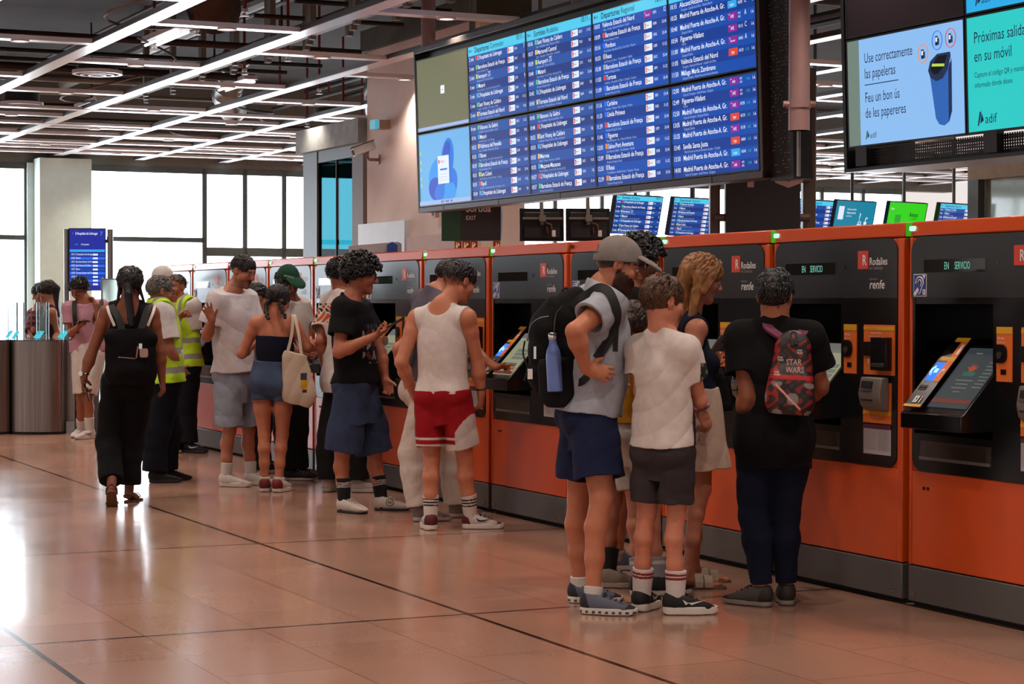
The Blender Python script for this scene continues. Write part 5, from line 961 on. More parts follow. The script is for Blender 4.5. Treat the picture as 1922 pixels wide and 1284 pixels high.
p.tee(boycol, i=.017, hem=(1247, 836), sl=.56, sr=.082, Rh=.158, neck=.062, seed=8, fold=.007); p.pants('#3a3335', top=.1, hem=.80, r0=.108, r1=.112, seed=9)
for q in 'LR': p.sock(q, stripes('#d5cbc6', '#8a1f24', [(.088, .006), (.105, .006)]), .125); p.shoe(q, '#141314', '#cbc3bb', laces='#141314', ln=.27, sole_h=.04, swoosh='#ddd6d0', chunky=.004)

# ---- blonde woman
p = Person('blonde woman in navy sleeveless top and cream skirt looking down beside a ticket machine', 10.85, (1290, 596), (1304, 776), 78, hw=.155, b=.84, h=.0045, skin='#a2674f')
p.head((1318, 521), 82, -20); p.arm('R', (1291, 702, -.22), (1316, 772, -.25), (1332, 812, -.25), pn=(-.6, .6, .0), curl=.5); p.arm('L', (1302, 722, .2), (1330, 690, .06), (1344, 660, .02), pn=(.2, .9, .4), curl=.75)
p.leg('R', (1319, 918, -.07), (1291, 1060, -.1), 88); p.leg('L', (1312, 918, .1), (1302, 1060, .14), 82)
p.body(female=.9, feet=True, brow='#5a3a22', lips='#93504a'); hb = lambda x, y, z: p.hp(x, y, z)
p.hair('#a0693a', 'long', top=.014, back=-.06, front=.066, seed=6, tail=[([hb(.075, -.03, .0), hb(.085, -.02, -.09), p.P((1298, 600, -.12)), p.P((1307, 622, -.12))], .034, .016, 0), ([hb(.03, -.09, .0), hb(.03, -.095, -.09), p.P((1280, 592, -.04)), p.P((1278, 612, -.04))], .05, .03, 0), ([hb(-.075, -.02, 0), hb(-.08, 0, -.1), p.P((1308, 600, .12))], .03, .016, 0), ([hb(.06, .045, .085), hb(.088, .03, .02), hb(.09, .01, -.08)], .02, .02, 0)])
p.singlet('#12172a', hem=(1303, 742), female=.9, name='sleeveless_top', arm_r=.10, Rh=.165, seed=11); p.skirt('#c9b0a0', hem=(1318, 880), top=.13, R0=.155, R1=.185, seed=12); p.glasses(y=.045, z0=.098, sun=True, name='sunglasses', temple=False)
for q in 'RL': p.sandal(q, '#b3a48e', '#6a5140')
mb = MB(); c = p.Wr['R'] - p.base; PINK = mat('pink scrunchie', '#a0718a', .9); d_ = nrm(p.Wr['R'] - p.E['R']); a_ = nrm(np.cross(d_, [0, 1, .2])); b_ = np.cross(d_, a_); mb.tube([c - d_ * .02 + (a_ * math.cos(x) + b_ * math.sin(x)) * (.036 + .004 * math.sin(9 * x)) + d_ * .006 * math.sin(7 * x) for x in np.linspace(0, 2 * PI, 40)], .013, PINK, 7, cap=False); obj('scrunchie', mb, p.root)
BL = p; hd = p.Wr['L'] + p.Hd['L'][0] * .09 + p.Hd['L'][1] * .028
phone('grey phone held up by the blonde woman, back of case towards the viewer', p.P((1345, 652, .0)), [.52, -.1, .82], [-.75, .55, .4], '#6b625c', dots=True)
c = p.P((1346, 735, .05)); t = thing('handbag', 'black handbag hanging in front of the blonde woman', 'bag', c); F = Field(c - .2, c + .2, .005); F.cone(c + UP * .05, c - UP * .07, .05, .085, 0, ax=[0, 1, 0], fl=1.6); F.cut(c - UP * .1, [0, 0, -1]); F.fold(.004, wob(31)); sdf_obj('bag_body', F, NYLON, t, c, '#100f11'); mb = strap_mb(smooth_path([c + UP * .09 - c * 0 + np.array([.03, 0, 0]), c + UP * .17 + np.array([-.02, .02, 0]), p.P((1320, 672, .12))]), .012, .004, WEB, c, [0, -1, 0]); obj('strap', mb, t)

# ---- curly man partly hidden behind the cap
p = Person('man with wild curly dark hair and black t-shirt, mostly hidden behind the grey cap', 11.15, (1180, 548), (1162, 775), 75, hw=.175, h=.006, skin='#8a5540')
p.head((1204, 490), 88, -14); p.arm('R', (1172, 650, -.22), (1200, 700, -.1)); p.arm('L', (1180, 650, .2), (1210, 690, .15)); p.leg('R', (1150, 936, -.25), (1140, 1080, -.36), 92); p.leg('L', (1168, 930, .2), (1158, 1050, .35), 80)
p.body(brow='#1a1210', stubble='#3a2a22'); p.hair('#17100e', 'curly', top=.03, back=-.07, front=.06, n=230, curl_r=.022, seed=3); p.tee('#0e0d0f', hem=(1164, 775), Rh=.185, seed=14); p.pants('#2a2629', hem=.85, r0=.11, r1=.115)
p.sock('R', '#121113', .12); p.sock('L', '#8a8078', .04); p.shoe('R', '#84766a', '#9c8e82', laces='#b0a497'); p.shoe('L', '#4d5160', '#b3aba4', laces='#b3aba4')

# ---- girl between them
p = Person('girl with long brown hair and mustard top, half hidden between boy and capped man', 10.55, (1190, 662), (1188, 815), 62, hw=.13, b=.74, h=.006, skin='#a56a50', hipw=.07)
p.head((1194, 610), 62, -12, size=.95); p.arm('R', (1222, 745, -.05), (1240, 790, .05)); p.arm('L', (1188, 740, .18), (1215, 780, .2)); p.leg('L', (1192, 945, .0), (1202, 1060, -.06), 40); p.leg('R', (1228, 948, -.0), (1234, 1060, -.05), 70)
p.body(); hb = p.hp; p.hair('#3d2318', 'long', top=.016, back=-.07, front=.06, seed=9, tail=[([hb(-.02, -.10, .02), hb(-.03, -.13, -.06), p.P((1176, 665, .0)), p.P((1177, 700, .0))], .05, .025, 0), ([hb(.05, -.09, .0), hb(.06, -.1, -.1), p.P((1188, 690, -.05))], .045, .02, 0)])
p.tee('#a06c16', hem=(1189, 792), sl=.3, sr=.075, Rh=.15, neck=.06, seed=15); p.pants('#b8aca4', top=.1, hem=.80, r0=.105, r1=.115, seed=16)
for q in 'LR': p.sock(q, stripes('#8f8d90', '#c9c4c0', [(.08, .008)]), .11); p.shoe(q, '#161516', '#c9c1ba', laces='#161516', ln=.25)

# ---- man with the red and black backpack
p = Person('dark haired man in black t-shirt and skinny jeans with a red and black backpack', 10.13, (1455, 612), (1453, 826), 14, hw=.168, b=.98, h=.0042, skin='#9a5f44')
p.head((1455, 556), 18, -8, size=1.0); p.arm('L', (1402, 744, -.02), (1390, 795, .06), (1398, 832, .12), curl=.3); p.arm('R', (1540, 722, .04), (1533, 742, .26), (1524, 738, .36), curl=.5)
p.leg('L', (1414, 967, .02), (1429, 1095, .0), -52); p.leg('R', (1473, 967, .05), (1476, 1092, .06), 4)
p.body(brow='#120d0c'); p.hair('#0c0a0a', 'short', top=.020, back=-.085, front=.055, seed=17, m=mat('glossy hair', rough=.28, var=.2, vscale=60, attr=True, spec=.6, bump=.8, bscale=140, stretch=(1, 1, .3)))
p.tee('#0b0a0c', hem=(1453, 876), i=.026, sl=.60, sr=.105, Rh=.182, fl=1.35, neck=.066, seed=18, fold=.006); p.pants('#141a2c', name='jeans', top=.06, ankle=.93, r0=.104, r1=.048, i=.016, seed=19, m=DENIM, fold=.005)
for q in 'LR': p.shoe(q, '#4b4543', '#8a8078', laces='#2a2624', accent='#2f2a29', sole_h=.026)
BP = p; PP = lambda x, y, d=0: np.array(at(x, y, 10.13 + d)); fb = p.f
t, B = hull_pack('backpack', 'small red and black printed backpack with mauve straps', 10.13, [((1490, 655, -.20), (1484, 750, -.20), .105, .125, fb, 1.55, .03), ((1484, 730, -.25), (1482, 755, -.25), .105, .11, fb, 1.8, .03), ((1492, 640, -.19), (1486, 700, -.19), .07, .11, fb, 1.5, .05)], None, h=.0042, fold=.003) if False else (None, None)
c0 = PP(1486, 700, -.2); t = thing('backpack', 'small red and black printed backpack with mauve straps', 'backpack', c0); lat = nrm(p.r); upb = nrm(PP(1489, 640, -.2) - PP(1481, 770, -.2)); out = -fb
F = Field(c0 - .3, c0 + .3, .004); F.cone(PP(1489, 655, -.17), PP(1482, 748, -.18), .088, .122, .02, ax=fb, fl=1.5); F.cone(PP(1483, 728, -.22), PP(1481, 752, -.22), .108, .112, .03, ax=fb, fl=1.9); F.cut(PP(1481, 778, -.2), -upb); F.fold(.003, wob(41))
def packcol(P):
    x = (P - c0) @ lat; z_ = (P - c0) @ upb; c = np.tile(C_('#1a1315'), (len(P), 1)); n = np.sin(x * 70 + np.sin(z_ * 60) * 2) * np.sin(z_ * 55 + 1.3 + np.sin(x * 45) * 1.5)
    up_ = z_ > -.02; c[(n > .35)] = C_('#4a1714'); c[(n > .62)] = C_('#8a2118'); c[(n < -.55)] = C_('#332a2c'); c[(x < -.055) & (n > -.3)] = C_('#9c2316'); lo_ = z_ < -.045
    c[lo_ & (np.sin(x * 40 + 1) * np.sin(z_ * 38) > .45)] = C_('#8b8380'); c[(np.abs(z_ + .02) < .011)] = C_('#b0161c'); s_ = np.abs((z_ + .095) + (x + .03) * .95); c[lo_ & (s_ < .006) & (x > -.07) & (x < .05)] = C_('#ffb0a0'); return c
sdf_obj('main_compartment', F, mat('printed nylon', rough=.5, var=.1, attr=True, bump=.2, bscale=300), t, c0, packcol)
STRM = mat('mauve strap', '#6e2c4a', .8, bump=.2, bscale=300)
for x0, x1, x2 in ((1437, 1418, 1428), (1502, 1506, 1500)):
    mb = strap_mb(smooth_path([PP(1480 if x0 < 1470 else 1494, 642, -.16), PP(x0 + 8, 618, -.10), PP(x0, 606, -.02), PP(x1, 618, .10), PP(x1 - 2, 700, .14)]), .024, .007, STRM, c0, [0, -.5, 1]); obj('shoulder_strap', mb, t)
mb = MB(); Mx = Matrix.Translation(Vector((0, 0, 0))) @ Matrix((lat, -out, upb)).transposed().to_4x4(); PRM = mat('pale print', '#c9b4ac', .6)
for body_, x_, z_, s_ in (('STAR', -.018, .042, .040), ('WARS', -.018, .004, .040)): mb.text(body_, x_, z_, s_, PRM, -.115, .8, .01, M=Mx)
for x_, z_ in ((-.062, .06), (.03, .095), (-.075, -.01)): mb.text('STAR', x_, z_ + .012, .013, WHT, -.112 + abs(x_) * .35, .8, .01, M=Mx); mb.text('WARS', x_, z_, .013, WHT, -.112 + abs(x_) * .35, .8, .01, M=Mx)
obj('print_lettering', mb, t)
mb = MB(); mb.tube([x - c0 for x in smooth_path([PP(1487, 650, -.235), PP(1485, 628, -.2), PP(1493, 626, -.2), PP(1495, 648, -.235)])], .008, WEB, 6); obj('grab_loop', mb, t)
mb = strap_mb([PP(1448, 735, -.15), PP(1430, 765, -.1)], .010, .003, WEB, c0, [0, -1, 0]); obj('strap_end', mb, t)

# ---- man in the white tank top
p = Person('man in white ribbed tank top and red basketball shorts seen from behind', 13.55, (829, 579), (832, 745), 22, hw=.182, b=1.03, h=.005, skin='#ad6f54')
p.head((864, 529, .06), 52, -24, size=1.04); p.arm('L', (753, 680, .0), (778, 742, .2), (790, 765, .26)); p.arm('R', (897, 686, .0), (903, 738, .03), (902, 775, .08), curl=.4)
p.leg('L', (810, 862, 0), (808, 945, -.02), -12); p.leg('R', (873, 862, 0), (884, 940, .05), 84)
p.body(brow='#1d120d'); p.hair('#1b110d', 'short', top=.016, back=-.045, front=.055, seed=23, fade=-.0)
RIB = lambda P: np.tile(C_('#d9ccc7'), (len(P), 1)) * (1 - .05 * (np.sin(P[:, 0] * 420) > 0)[:, None]); p.singlet(RIB, hem=(830, 738), Rh=.172, seed=24, arm_r=.105, back=.085)
TK = p
def redcol(P):
    c = np.tile(C_('#96121d'), (len(P), 1)); z0 = P[:, 2]; q = np.where(((P - TK.hip) @ TK.rh) > 0, 0, 1); hz = np.where(q == 0, lerp(TK.H['R'], TK.K['R'], .80)[2], lerp(TK.H['L'], TK.K['L'], .80)[2]); t = z0 - hz
    c[(t < .022)] = C_('#cbbfb9'); c[(t > .05) & (t < .066)] = C_('#cbbfb9'); x = (P - TK.hip) @ TK.rh; f_ = (P - TK.hip) @ TK.fh; sdm = (x > .125) & (t < .10 + (x - .125) * 1.5) & (t >= .0); c[sdm] = C_('#c5b9b4'); return c
p.pants(redcol, name='basketball_shorts', top=.045, hem=.80, r0=.118, r1=.130, seed=25, fold=.004)
for q in 'LR': p.sock(q, stripes('#d6cbc5', '#1b1a1c', [(.075, .005), (.095, .005), (.115, .005)]), .145); p.shoe(q, '#c9beb8', '#d2c8c1', accent='#561a20', laces='#1c1718', swoosh='#161314', sole_h=.036, chunky=.003)
p.band('R', mat('black wristband', '#121012', .6), r=.031, t=.03, w=.006)

# ---- man in the polo reaching to the screen
p = Person('man in grey polo and white trousers tapping a ticket screen, behind the tank top', 14.2, (816, 552), (794, 735), 62, hw=.18, h=.006, skin='#a2684e')
p.head((846, 522, .1), 72, -30); p.arm('R', (748, 655, -.2), (764, 712, -.1)); p.arm('L', (880, 652, .02), (930, 689, -.12), (975, 683, -.14), pn=(0, -.2, -1), curl=1.0, thumb=-.5)
p.leg('R', (776, 850, -.08), (790, 950, -.14), 75); p.leg('L', (852, 850, .1), (858, 955, .12), 60)
p.body(); p.hair('#2a1d17', 'short', seed=27); p.tee('#5a5360', name='polo_shirt', hem=(796, 715), Rh=.19, seed=28, sl=.55)
F = Field(p.nk - .15, p.nk + .15, .005); F.cone(p.nk + p.f * .01 - p.u * .02, p.nk + p.f * .02 + p.u * .035, .078, .070, 0); F.cone(p.nk - p.u * .05, p.nk + p.f * .02 + p.u * .1, .066, .06, .003, op='s'); F.cut(p.nk + p.u * .03, p.u); sdf_obj('collar', F, CLOTH, p.root, p.base, '#181b30')
p.pants('#cdbfb6', name='trousers', top=.12, ankle=.96, r0=.112, r1=.092, seed=29, fold=.004)
for q in 'RL': p.shoe(q, '#80746d', '#b7ada5', laces=None)

# ---- curly man in the black band shirt
p = Person('curly haired man in glasses, black printed t-shirt and long denim shorts, looking at phone', 14.75, (661, 563), (668, 728), 104, hw=.185, b=1.05, h=.005, skin='#9c5f47')
p.head((679, 515), 84, -14, size=1.06); p.arm('R', (636, 661, -.28), (702, 632, -.3), (729, 617, -.28), pn=(.1, .2, 1), curl=.5); p.arm('L', (714, 662, .12), (723, 712, .06), (731, 738, .04), curl=.45)
p.leg('R', (643, 850, -.1), (646, 925, -.1), 128); p.leg('L', (703, 850, .1), (717, 925, .05), 94)
p.body(brow='#160f0d'); p.hair('#120d0c', 'curly', top=.034, back=-.075, front=.058, n=240, curl_r=.024, seed=12); p.glasses(r=.023)
BTM = p
def bandcol(P):
    c = np.tile(C_('#0d0c0e'), (len(P), 1)); x = (P - BTM.hip) @ BTM.r; z_ = (P - BTM.sh) @ BTM.u; f_ = (P - BTM.hip) @ BTM.f; fr = f_ > .06; n = np.sin(x * 45 + 1) * np.sin(z_ * 38 + 2) + .4 * np.sin(x * 110) * np.sin(z_ * 90)
    r_ = fr & (z_ < -.16) & (z_ > -.40) & (np.abs(x) < .14); c[r_ & (n > .35)] = C_('#8d8480'); c[r_ & (n < -.5)] = C_('#5c2a1c'); c[fr & (z_ > -.155) & (z_ < -.12) & (np.abs(x) < .12) & (np.sin(x * 160) > -.2)] = C_('#4a474c'); return c
p.tee(bandcol, hem=(670, 717), sl=.62, sr=.098, Rh=.198, seed=30, fold=.007); p.pants('#343f5a', name='denim_shorts', top=.10, hem=.99, r0=.118, r1=.132, seed=32, m=DENIM, fold=.008)
for q in 'RL': p.sock(q, stripes('#111013', '#b9b2ae', [(.098, .004), (.112, .004), (.126, .004)]), .16); sh = p.shoe(q, '#cabfb6', '#1a1718', laces='#cabfb6', sole_h=.016)
A_ = p.A['L']; ff = np.array([math.sin(p.fy['L']), math.cos(p.fy['L']), 0.]); sd = np.cross(ff, UP); O = np.array([*(A_ - ff * .062)[:2], 0.]) - p.base; mb = MB(); INKB = mat('black shoe print', '#151314', .6); M = Matrix.Translation(Vector(O + ff * .125 + sd * .052 + UP * .062)) @ Matrix((ff, -sd, UP)).transposed().to_4x4(); mb.text('90', 0, -.012, .032, INKB, -.001, .9, .01, 'C', M=M); mb.tube([M @ Vector((.026 * math.cos(x), -.001, .026 * math.sin(x))) for x in np.linspace(0, 2 * PI, 25)], .0022, INKB, 5, cap=False); obj('number_mark', mb, sh)
phone('black phone held by the curly haired man in glasses', p.P((741, 607, -.27)), [.86, -.05, .5], [-.5, .1, .86], '#14151a')

# ---- man in white behind him
p = Person('man in white t-shirt with orange print at a machine, behind the black band shirt', 16.25, (640, 553), (645, 715), 58, hw=.18, h=.006, skin='#965a42')
p.head((640, 516), 48, -16); p.arm('L', (602, 640, .0), (610, 692, .1)); p.arm('R', (690, 640, -.1), (716, 640, .12)); p.leg('L', (618, 820, .0), (616, 905, .0), 25); p.leg('R', (668, 820, -.05), (672, 905, -.05), 88)
p.body(brow='#1d120d'); p.hair('#1a110e', 'curly', top=.018, back=-.06, front=.06, n=120, curl_r=.018, seed=15); WB = p
def wcol(P):
    c = np.tile(C_('#d3c8c3'), (len(P), 1)); z_ = (P - WB.sh) @ WB.u; f_ = (P - WB.sh) @ WB.r; r_ = (np.abs(z_ + .08) < .075); n = np.sin(P[:, 0] * 60 + 3 * np.sin(P[:, 2] * 30)) * np.sin(P[:, 2] * 50 + 2 * np.sin(P[:, 0] * 40)); c[r_ & (n > .1)] = C_('#b9552a'); c[r_ & (n < -.4)] = C_('#2a1d1a'); return c
p.tee(wcol, hem=(646, 735), sl=.72, sr=.115, Rh=.21, seed=33); p.pants('#1c1a1c', name='jeans', top=.08, ankle=.95, r0=.108, r1=.088, seed=34, m=DENIM)
for q in 'LR': p.shoe(q, '#a79a92', '#a79a92', laces='#a79a92')

# ---- woman with the tote bag
p = Person('woman with braids, navy strapless top and denim shorts seen from behind', 16.25, (517, 594), (511, 722), 8, hw=.155, b=.92, h=.0055, skin='#a5664c')
p.head((523, 563, .03), 16, -18); p.arm('L', (454, 664, .02), (478, 645, .22), (488, 640, .3)); p.arm('R', (575, 652, .02), (586, 654, .2), (592, 648, .28)); p.leg('L', (496, 815, 0), (497, 890, 0), -6); p.leg('R', (530, 815, 0), (523, 897, -.03), 18)
p.body(female=.9, brow='#1d120d'); hb = p.hp; p.hair('#1d1210', 'long', top=.008, back=-.09, front=.06, seed=35, tail=[([hb(-.05, -.08, -.03), hb(-.07, -.08, -.1), p.P((503, 600, -.12))], .022, .014, 1), ([hb(.05, -.08, -.03), hb(.065, -.08, -.1), p.P((537, 598, -.12))], .022, .014, 1)])
p.tube_top('#0f1226', (514, 631), (512, 680)); p.pants('#44526c', name='denim_shorts', top=.185, hem=.31, r0=.112, r1=.112, seed=36, m=DENIM, fold=.004, i=.018)
for q in 'LR': p.sock(q, '#cfc6c0', .03); p.shoe(q, '#cfc4bc', '#cfc6be', laces='#cfc6be', accent='#6a1f1e', ln=.25)
c = p.P((558, 720, -.14)); t = thing('tote_bag', 'cream cloth tote bag hanging from the shoulder of the woman in denim shorts', 'bag', c); F = Field(c - .35, c + .35, .005); F.cone(p.P((553, 672, -.14)), p.P((562, 740, -.14)), .095, .135, 0, ax=[.1, 1, 0], fl=2.8); F.cut(p.P((553, 664, -.14)), [.25, 0, 1]); F.cut(p.P((558, 760, -.14)), [-.25, 0, -1]); F.fold(.006, wob(43, fr=(12, 30))); TC = c
def totecol(P):
    o = np.tile(C_('#c4b09c'), (len(P), 1)); x = (P - TC)[:, 0]; z_ = (P - TC)[:, 2]; fr = (P[:, 1] < TC[1] - .0); o[fr & (x > .035) & (x < .085) & (z_ > -.04) & (z_ < .03)] = C_('#c79a1c'); o[fr & (x > .03) & (x < .08) & (z_ > .03) & (z_ < .085)] = C_('#3a3f4c'); o[fr & (x > .045) & (x < .08) & (z_ < -.045) & (z_ > -.07)] = C_('#4a2a1c'); return o
sdf_obj('bag_body', F, CLOTH, t, c, totecol); TS = mat('cream strap', '#c9b6a4', .9)
for dx in (0, 1): mb = strap_mb(smooth_path([p.P((538 + 28 * dx, 668, -.16)), p.P((547 + 14 * dx, 630, -.13)), p.P((550 + 3 * dx, 594, -.075)), p.P((549, 590, .02))]), .012, .003, TS, c, [.3, -1, .2]); obj('handle', mb, t)

# ---- man with the moustache
p = Person('man with moustache in plain white t-shirt and pale denim shorts, one palm raised', 16.8, (436, 548), (441, 706), 124, hw=.188, b=1.0, h=.0055, skin='#9d634b')
p.head((457, 509), 122, -20, size=1.04); p.arm('R', (388, 632, -.16), (398, 600, -.28), (385, 570, -.33), pn=(-.1, -.8, .5), curl=.12, spread=.28); p.arm('L', (485, 640, .05), (489, 690, .0)); p.leg('R', (431, 808, -.08), (424, 890, -.1), 100); p.leg('L', (467, 808, .08), (471, 890, .06), 108)
p.body(brow='#17100d', moustache='#17100d', stubble='#4a3429', beardz=-.075); p.hair('#191110', 'short', top=.010, back=-.05, front=.062, seed=37, fade=.0)
p.tee('#d3cbcc', hem=(442, 698), sl=.64, sr=.108, Rh=.205, seed=38, fold=.008); p.pants('#9298a6', name='denim_shorts', top=.1, hem=.92, r0=.118, r1=.132, seed=39, m=DENIM, fold=.007)
for q in 'RL': p.sock(q, '#cfc7c2', .105); p.shoe(q, '#cdc2ba', '#cdc3bb', laces='#cdc3bb', sole_h=.036)

# ---- man in the green cap
p = Person('person in green cap with curly dark hair and black trousers, behind the strapless top', 17.35, (544, 562), (545, 722), 120, hw=.17, h=.0065, skin='#8f5a44')
p.head((540, 530), 140, -24); p.arm('R', (540, 650, -.15), (560, 660, -.2)); p.arm('L', (580, 640, .1), (590, 660, -.05)); p.leg('R', (537, 808, -.05), (545, 885, -.05), 95); p.leg('L', (556, 808, .05), (560, 885, .08), 95)
p.body(); p.hair('#140e0d', 'curly', top=.006, back=-.09, front=.03, n=260, curl_r=.03, seed=19, capz=.028); cp = p.cap('#1f4735', lift=.012); p.tee('#c9bfbb', hem=(545, 715), seed=44); p.pants('#0f0e10', name='trousers', top=.1, ankle=.97, r0=.112, r1=.098, seed=45)
nf = nrm(p.Hf * .85 + p.Hr * .55); nf = nrm(nf + p.Hu * .25); xr = nrm(np.cross(nf, p.Hu)) * -1; xr = xr if xr @ p.Hr < 0 else -xr; uz = nrm(np.cross(xr, -nf)); uz = uz if uz @ p.Hu > 0 else -uz
mb = MB(); M = Matrix.Translation(Vector(p.hp(0, -.012, .055) + nf * .118 - p.base)) @ Matrix((xr, -nf, uz)).transposed().to_4x4(); mb.text('BARCELONA', 0, .0, .019, WHT, -.004, .78, .012, 'C', M=M); obj('cap_lettering', mb, cp)
for q in 'RL': p.shoe(q, '#131214', '#b9b0a8', laces='#b9b0a8', sole_h=.024)

# ---- cropped dark head between
p = Person('short person with cropped black hair in white, between moustache man and braided woman', 18.0, (486, 594), (486, 730), 50, hw=.16, b=.9, h=.0075, skin='#95603f')
p.head((484, 560), 62, -14); p.arm('R', (500, 660, -.1), (510, 680, .1)); p.arm('L', (478, 660, .1), (498, 680, .2)); p.leg('L', (478, 800, 0), (478, 865, 0), 50); p.leg('R', (494, 800, 0), (494, 865, 0), 60)
p.body(); p.hair('#110d0d', 'short', top=.014, back=-.07, seed=46); p.tee('#c2b9b6', hem=(486, 725), seed=47); p.pants('#17161a', name='trousers', ankle=.95, r0=.1, r1=.08)
for q in 'LR': p.shoe(q, '#1a1819', '#a0978f', laces=None)

# ---- the two men in safety vests
p = Person('grey haired man in glasses, white shirt and yellow safety vest, seen from behind', 17.1, (297, 574), (309, 722), 66, hw=.18, b=1.05, h=.0058, skin='#8f5a45')
p.head((302, 547), 62, -6, size=1.05); p.arm('R', (318, 657, -.2), (338, 690, -.05)); p.arm('L', (322, 655, .22), (334, 694, .12)); p.leg('R', (296, 808, -.08), (292, 890, -.08), 78); p.leg('L', (316, 808, .1), (312, 885, .14), 66)
p.body(belly=.06, brow='#6a605a'); p.hair('#67605b', 'short', top=.012, back=-.06, front=.07, seed=48); p.glasses(); p.tee('#cfc9c8', name='white_shirt', hem=(308, 712), sl=.72, sr=.1, Rh=.2, belly=.06, seed=49); p.vest((309, 718), Rh=.215, i=.04); p.pants('#0f121d', name='trousers', top=.08, ankle=.96, r0=.118, r1=.098, seed=50)
for q in 'RL': p.shoe(q, '#100e0f', '#131112', laces='#131112')
p = Person('balding man in yellow safety vest facing the viewer, pointing with one hand', 20.5, (336, 564), (342, 690), 212, hw=.18, b=1.04, h=.0065, skin='#935941')
p.head((330, 539), 214, -6, size=1.06); p.arm('L', (362, 640, -.05), (364, 690, -.08), (362, 714, -.1)); p.arm('R', (320, 622, -.16), (338, 594, -.3), (349, 585, -.33), curl=.7); p.leg('R', (335, 768, 0), (336, 830, 0), 190); p.leg('L', (350, 768, 0), (354, 830, -.05), 112)
p.body(belly=.04, brow='#3a2a22'); p.hair('#4a372c', 'short', top=.004, back=-.05, front=.10, seed=51, side=-2); p.tee('#cfc8c6', name='white_shirt', hem=(342, 680), sl=.66, sr=.095, Rh=.2, belly=.04, seed=52); p.vest((342, 688), Rh=.212, seed=8); p.pants('#10121b', name='trousers', top=.08, ankle=.96, r0=.112, r1=.09)
p.shoe('R', '#121011', '#cfc8c2', laces=None); p.shoe('L', '#121011', '#1a1718', laces=None, swoosh='#d8d2cc')
p = Person('person in white cap at the far end machine, hidden behind the grey haired man', 21.3, (306, 550), (306, 676), 62, hw=.165, h=.008, skin='#9a6048')
p.head((306, 524), 66, -10); p.arm('R', (318, 620, 0), (330, 640, .1)); p.arm('L', (305, 620, .15), (318, 640, .2)); p.leg('L', (300, 755, .05), (300, 815, .05), 60); p.leg('R', (312, 755, -.05), (312, 815, -.05), 60); p.body(); p.hair('#2a1c16', 'short', top=.001, seed=53); p.cap('#d6cec9'); p.tee('#b9b0ac', hem=(306, 672), seed=54); p.pants('#2a2a30', name='trousers', ankle=.95, r0=.105, r1=.085)
for q in 'LR': p.shoe(q, '#c9c0ba', '#c9c0ba', laces=None)

# ---- woman walking away
p = Person('woman in wide black trousers walking away with a black backpack and low ponytail', 15.25, (243, 572), (240, 722), 4, hw=.168, b=.98, h=.005, skin='#7c4832')
p.head((245, 532), 2, -4); p.arm('L', (170, 667, -.02), (157, 708, -.04), (157, 735, -.02), curl=.6); p.arm('R', (300, 660, .0), (304, 712, .05), (308, 745, .08), curl=.3)
p.leg('R', (246, 828, .1), (243, 925, .12), 10); p.leg('L', (204, 830, .02), (210, 905, -.24), -8, lift=.055)
p.body(female=1., feet=False, brow='#140d0b'); hb = p.hp; p.hair('#170f0d', 'long', top=.014, back=-.075, front=.06, seed=55, tail=[([hb(.0, -.10, -.03), hb(.01, -.12, -.09), p.P((246, 596, -.14)), p.P((247, 610, -.15))], .036, .022, 0), ([hb(-.07, -.03, -.03), p.P((221, 565, -.03))], .016, .006, 0), ([hb(.07, -.03, -.03), p.P((272, 572, -.03))], .016, .006, 0)])
p.singlet('#151214', name='black_top', hem=(241, 715), female=1., arm_r=.13, back=.2, seed=56); p.pants('#0c0b0d', name='wide_trousers', top=.13, ankle=.86, r0=.112, r1=.084, seed=57, fold=.005, i=.016)
F = Field(np.minimum(p.A['R'], p.A['L']) - .3, np.maximum(p.A['R'], p.A['L']) + .3, .005)
p.sandal('R', '#3a2318', '#4a2c1e', birk=False); p.sandal('L', '#3a2318', '#6a4028', birk=False, tilt=.9)
for q, tl in (('R', 0.), ('L', .9)):
    ff = np.array([math.sin(p.fy[q]), math.cos(p.fy[q]), 0.]); up = UP.copy()
    if tl: ff, up = ff * math.cos(tl) - UP * math.sin(tl), UP * math.cos(tl) + ff * math.sin(tl)
    A_ = p.A[q]; F.cone(A_ + UP * .06, A_ - up * .03 - ff * .02, .036, .032, .02); F.cone(A_ - up * .035, A_ + ff * .10 - up * .055, .03, .03, .02); F.cone(A_ + ff * .07 - up * .058, A_ + ff * .14 - up * .062, .038, .03, .015, ax=up, fl=2.)
sdf_obj('bare_feet', F, SKIN, p.root, p.base, '#7c4832')
for x0, x1 in ((203, 201), (289, 291)): mb = strap_mb(smooth_path([p.P((x0 + (12 if x0 < 240 else -12), 612, -.145)), p.P((x0 + (2 if x0 < 240 else -2), 588, -.12)), p.P((x1, 574, -.03)), p.P((x1 + (2 if x0 < 240 else -2), 590, .09))]), .010, .003, mat('white strap', '#d9d0ca', .8), p.base, [0, -1, .5]); obj('white_strap', mb, p.root)
mb = MB(); d_ = nrm(p.Wr['L'] - p.E['L']); mb.cyl(p.Wr['L'] - d_ * .03 + np.array([-.02, -.03, 0]) - p.base, p.Wr['L'] - d_ * .03 + np.array([-.024, -.038, 0]) - p.base, .019, CHROME, 16); obj('watch', mb, p.root); p.band('L', CHROME, r=.031, t=.03, w=.007, name='watch_strap')
phone('dark phone in the hand of the woman walking away', p.P((163, 733, -.03)), [.15, .3, -.94], [1, .2, .1], '#1a1718', screen=False)
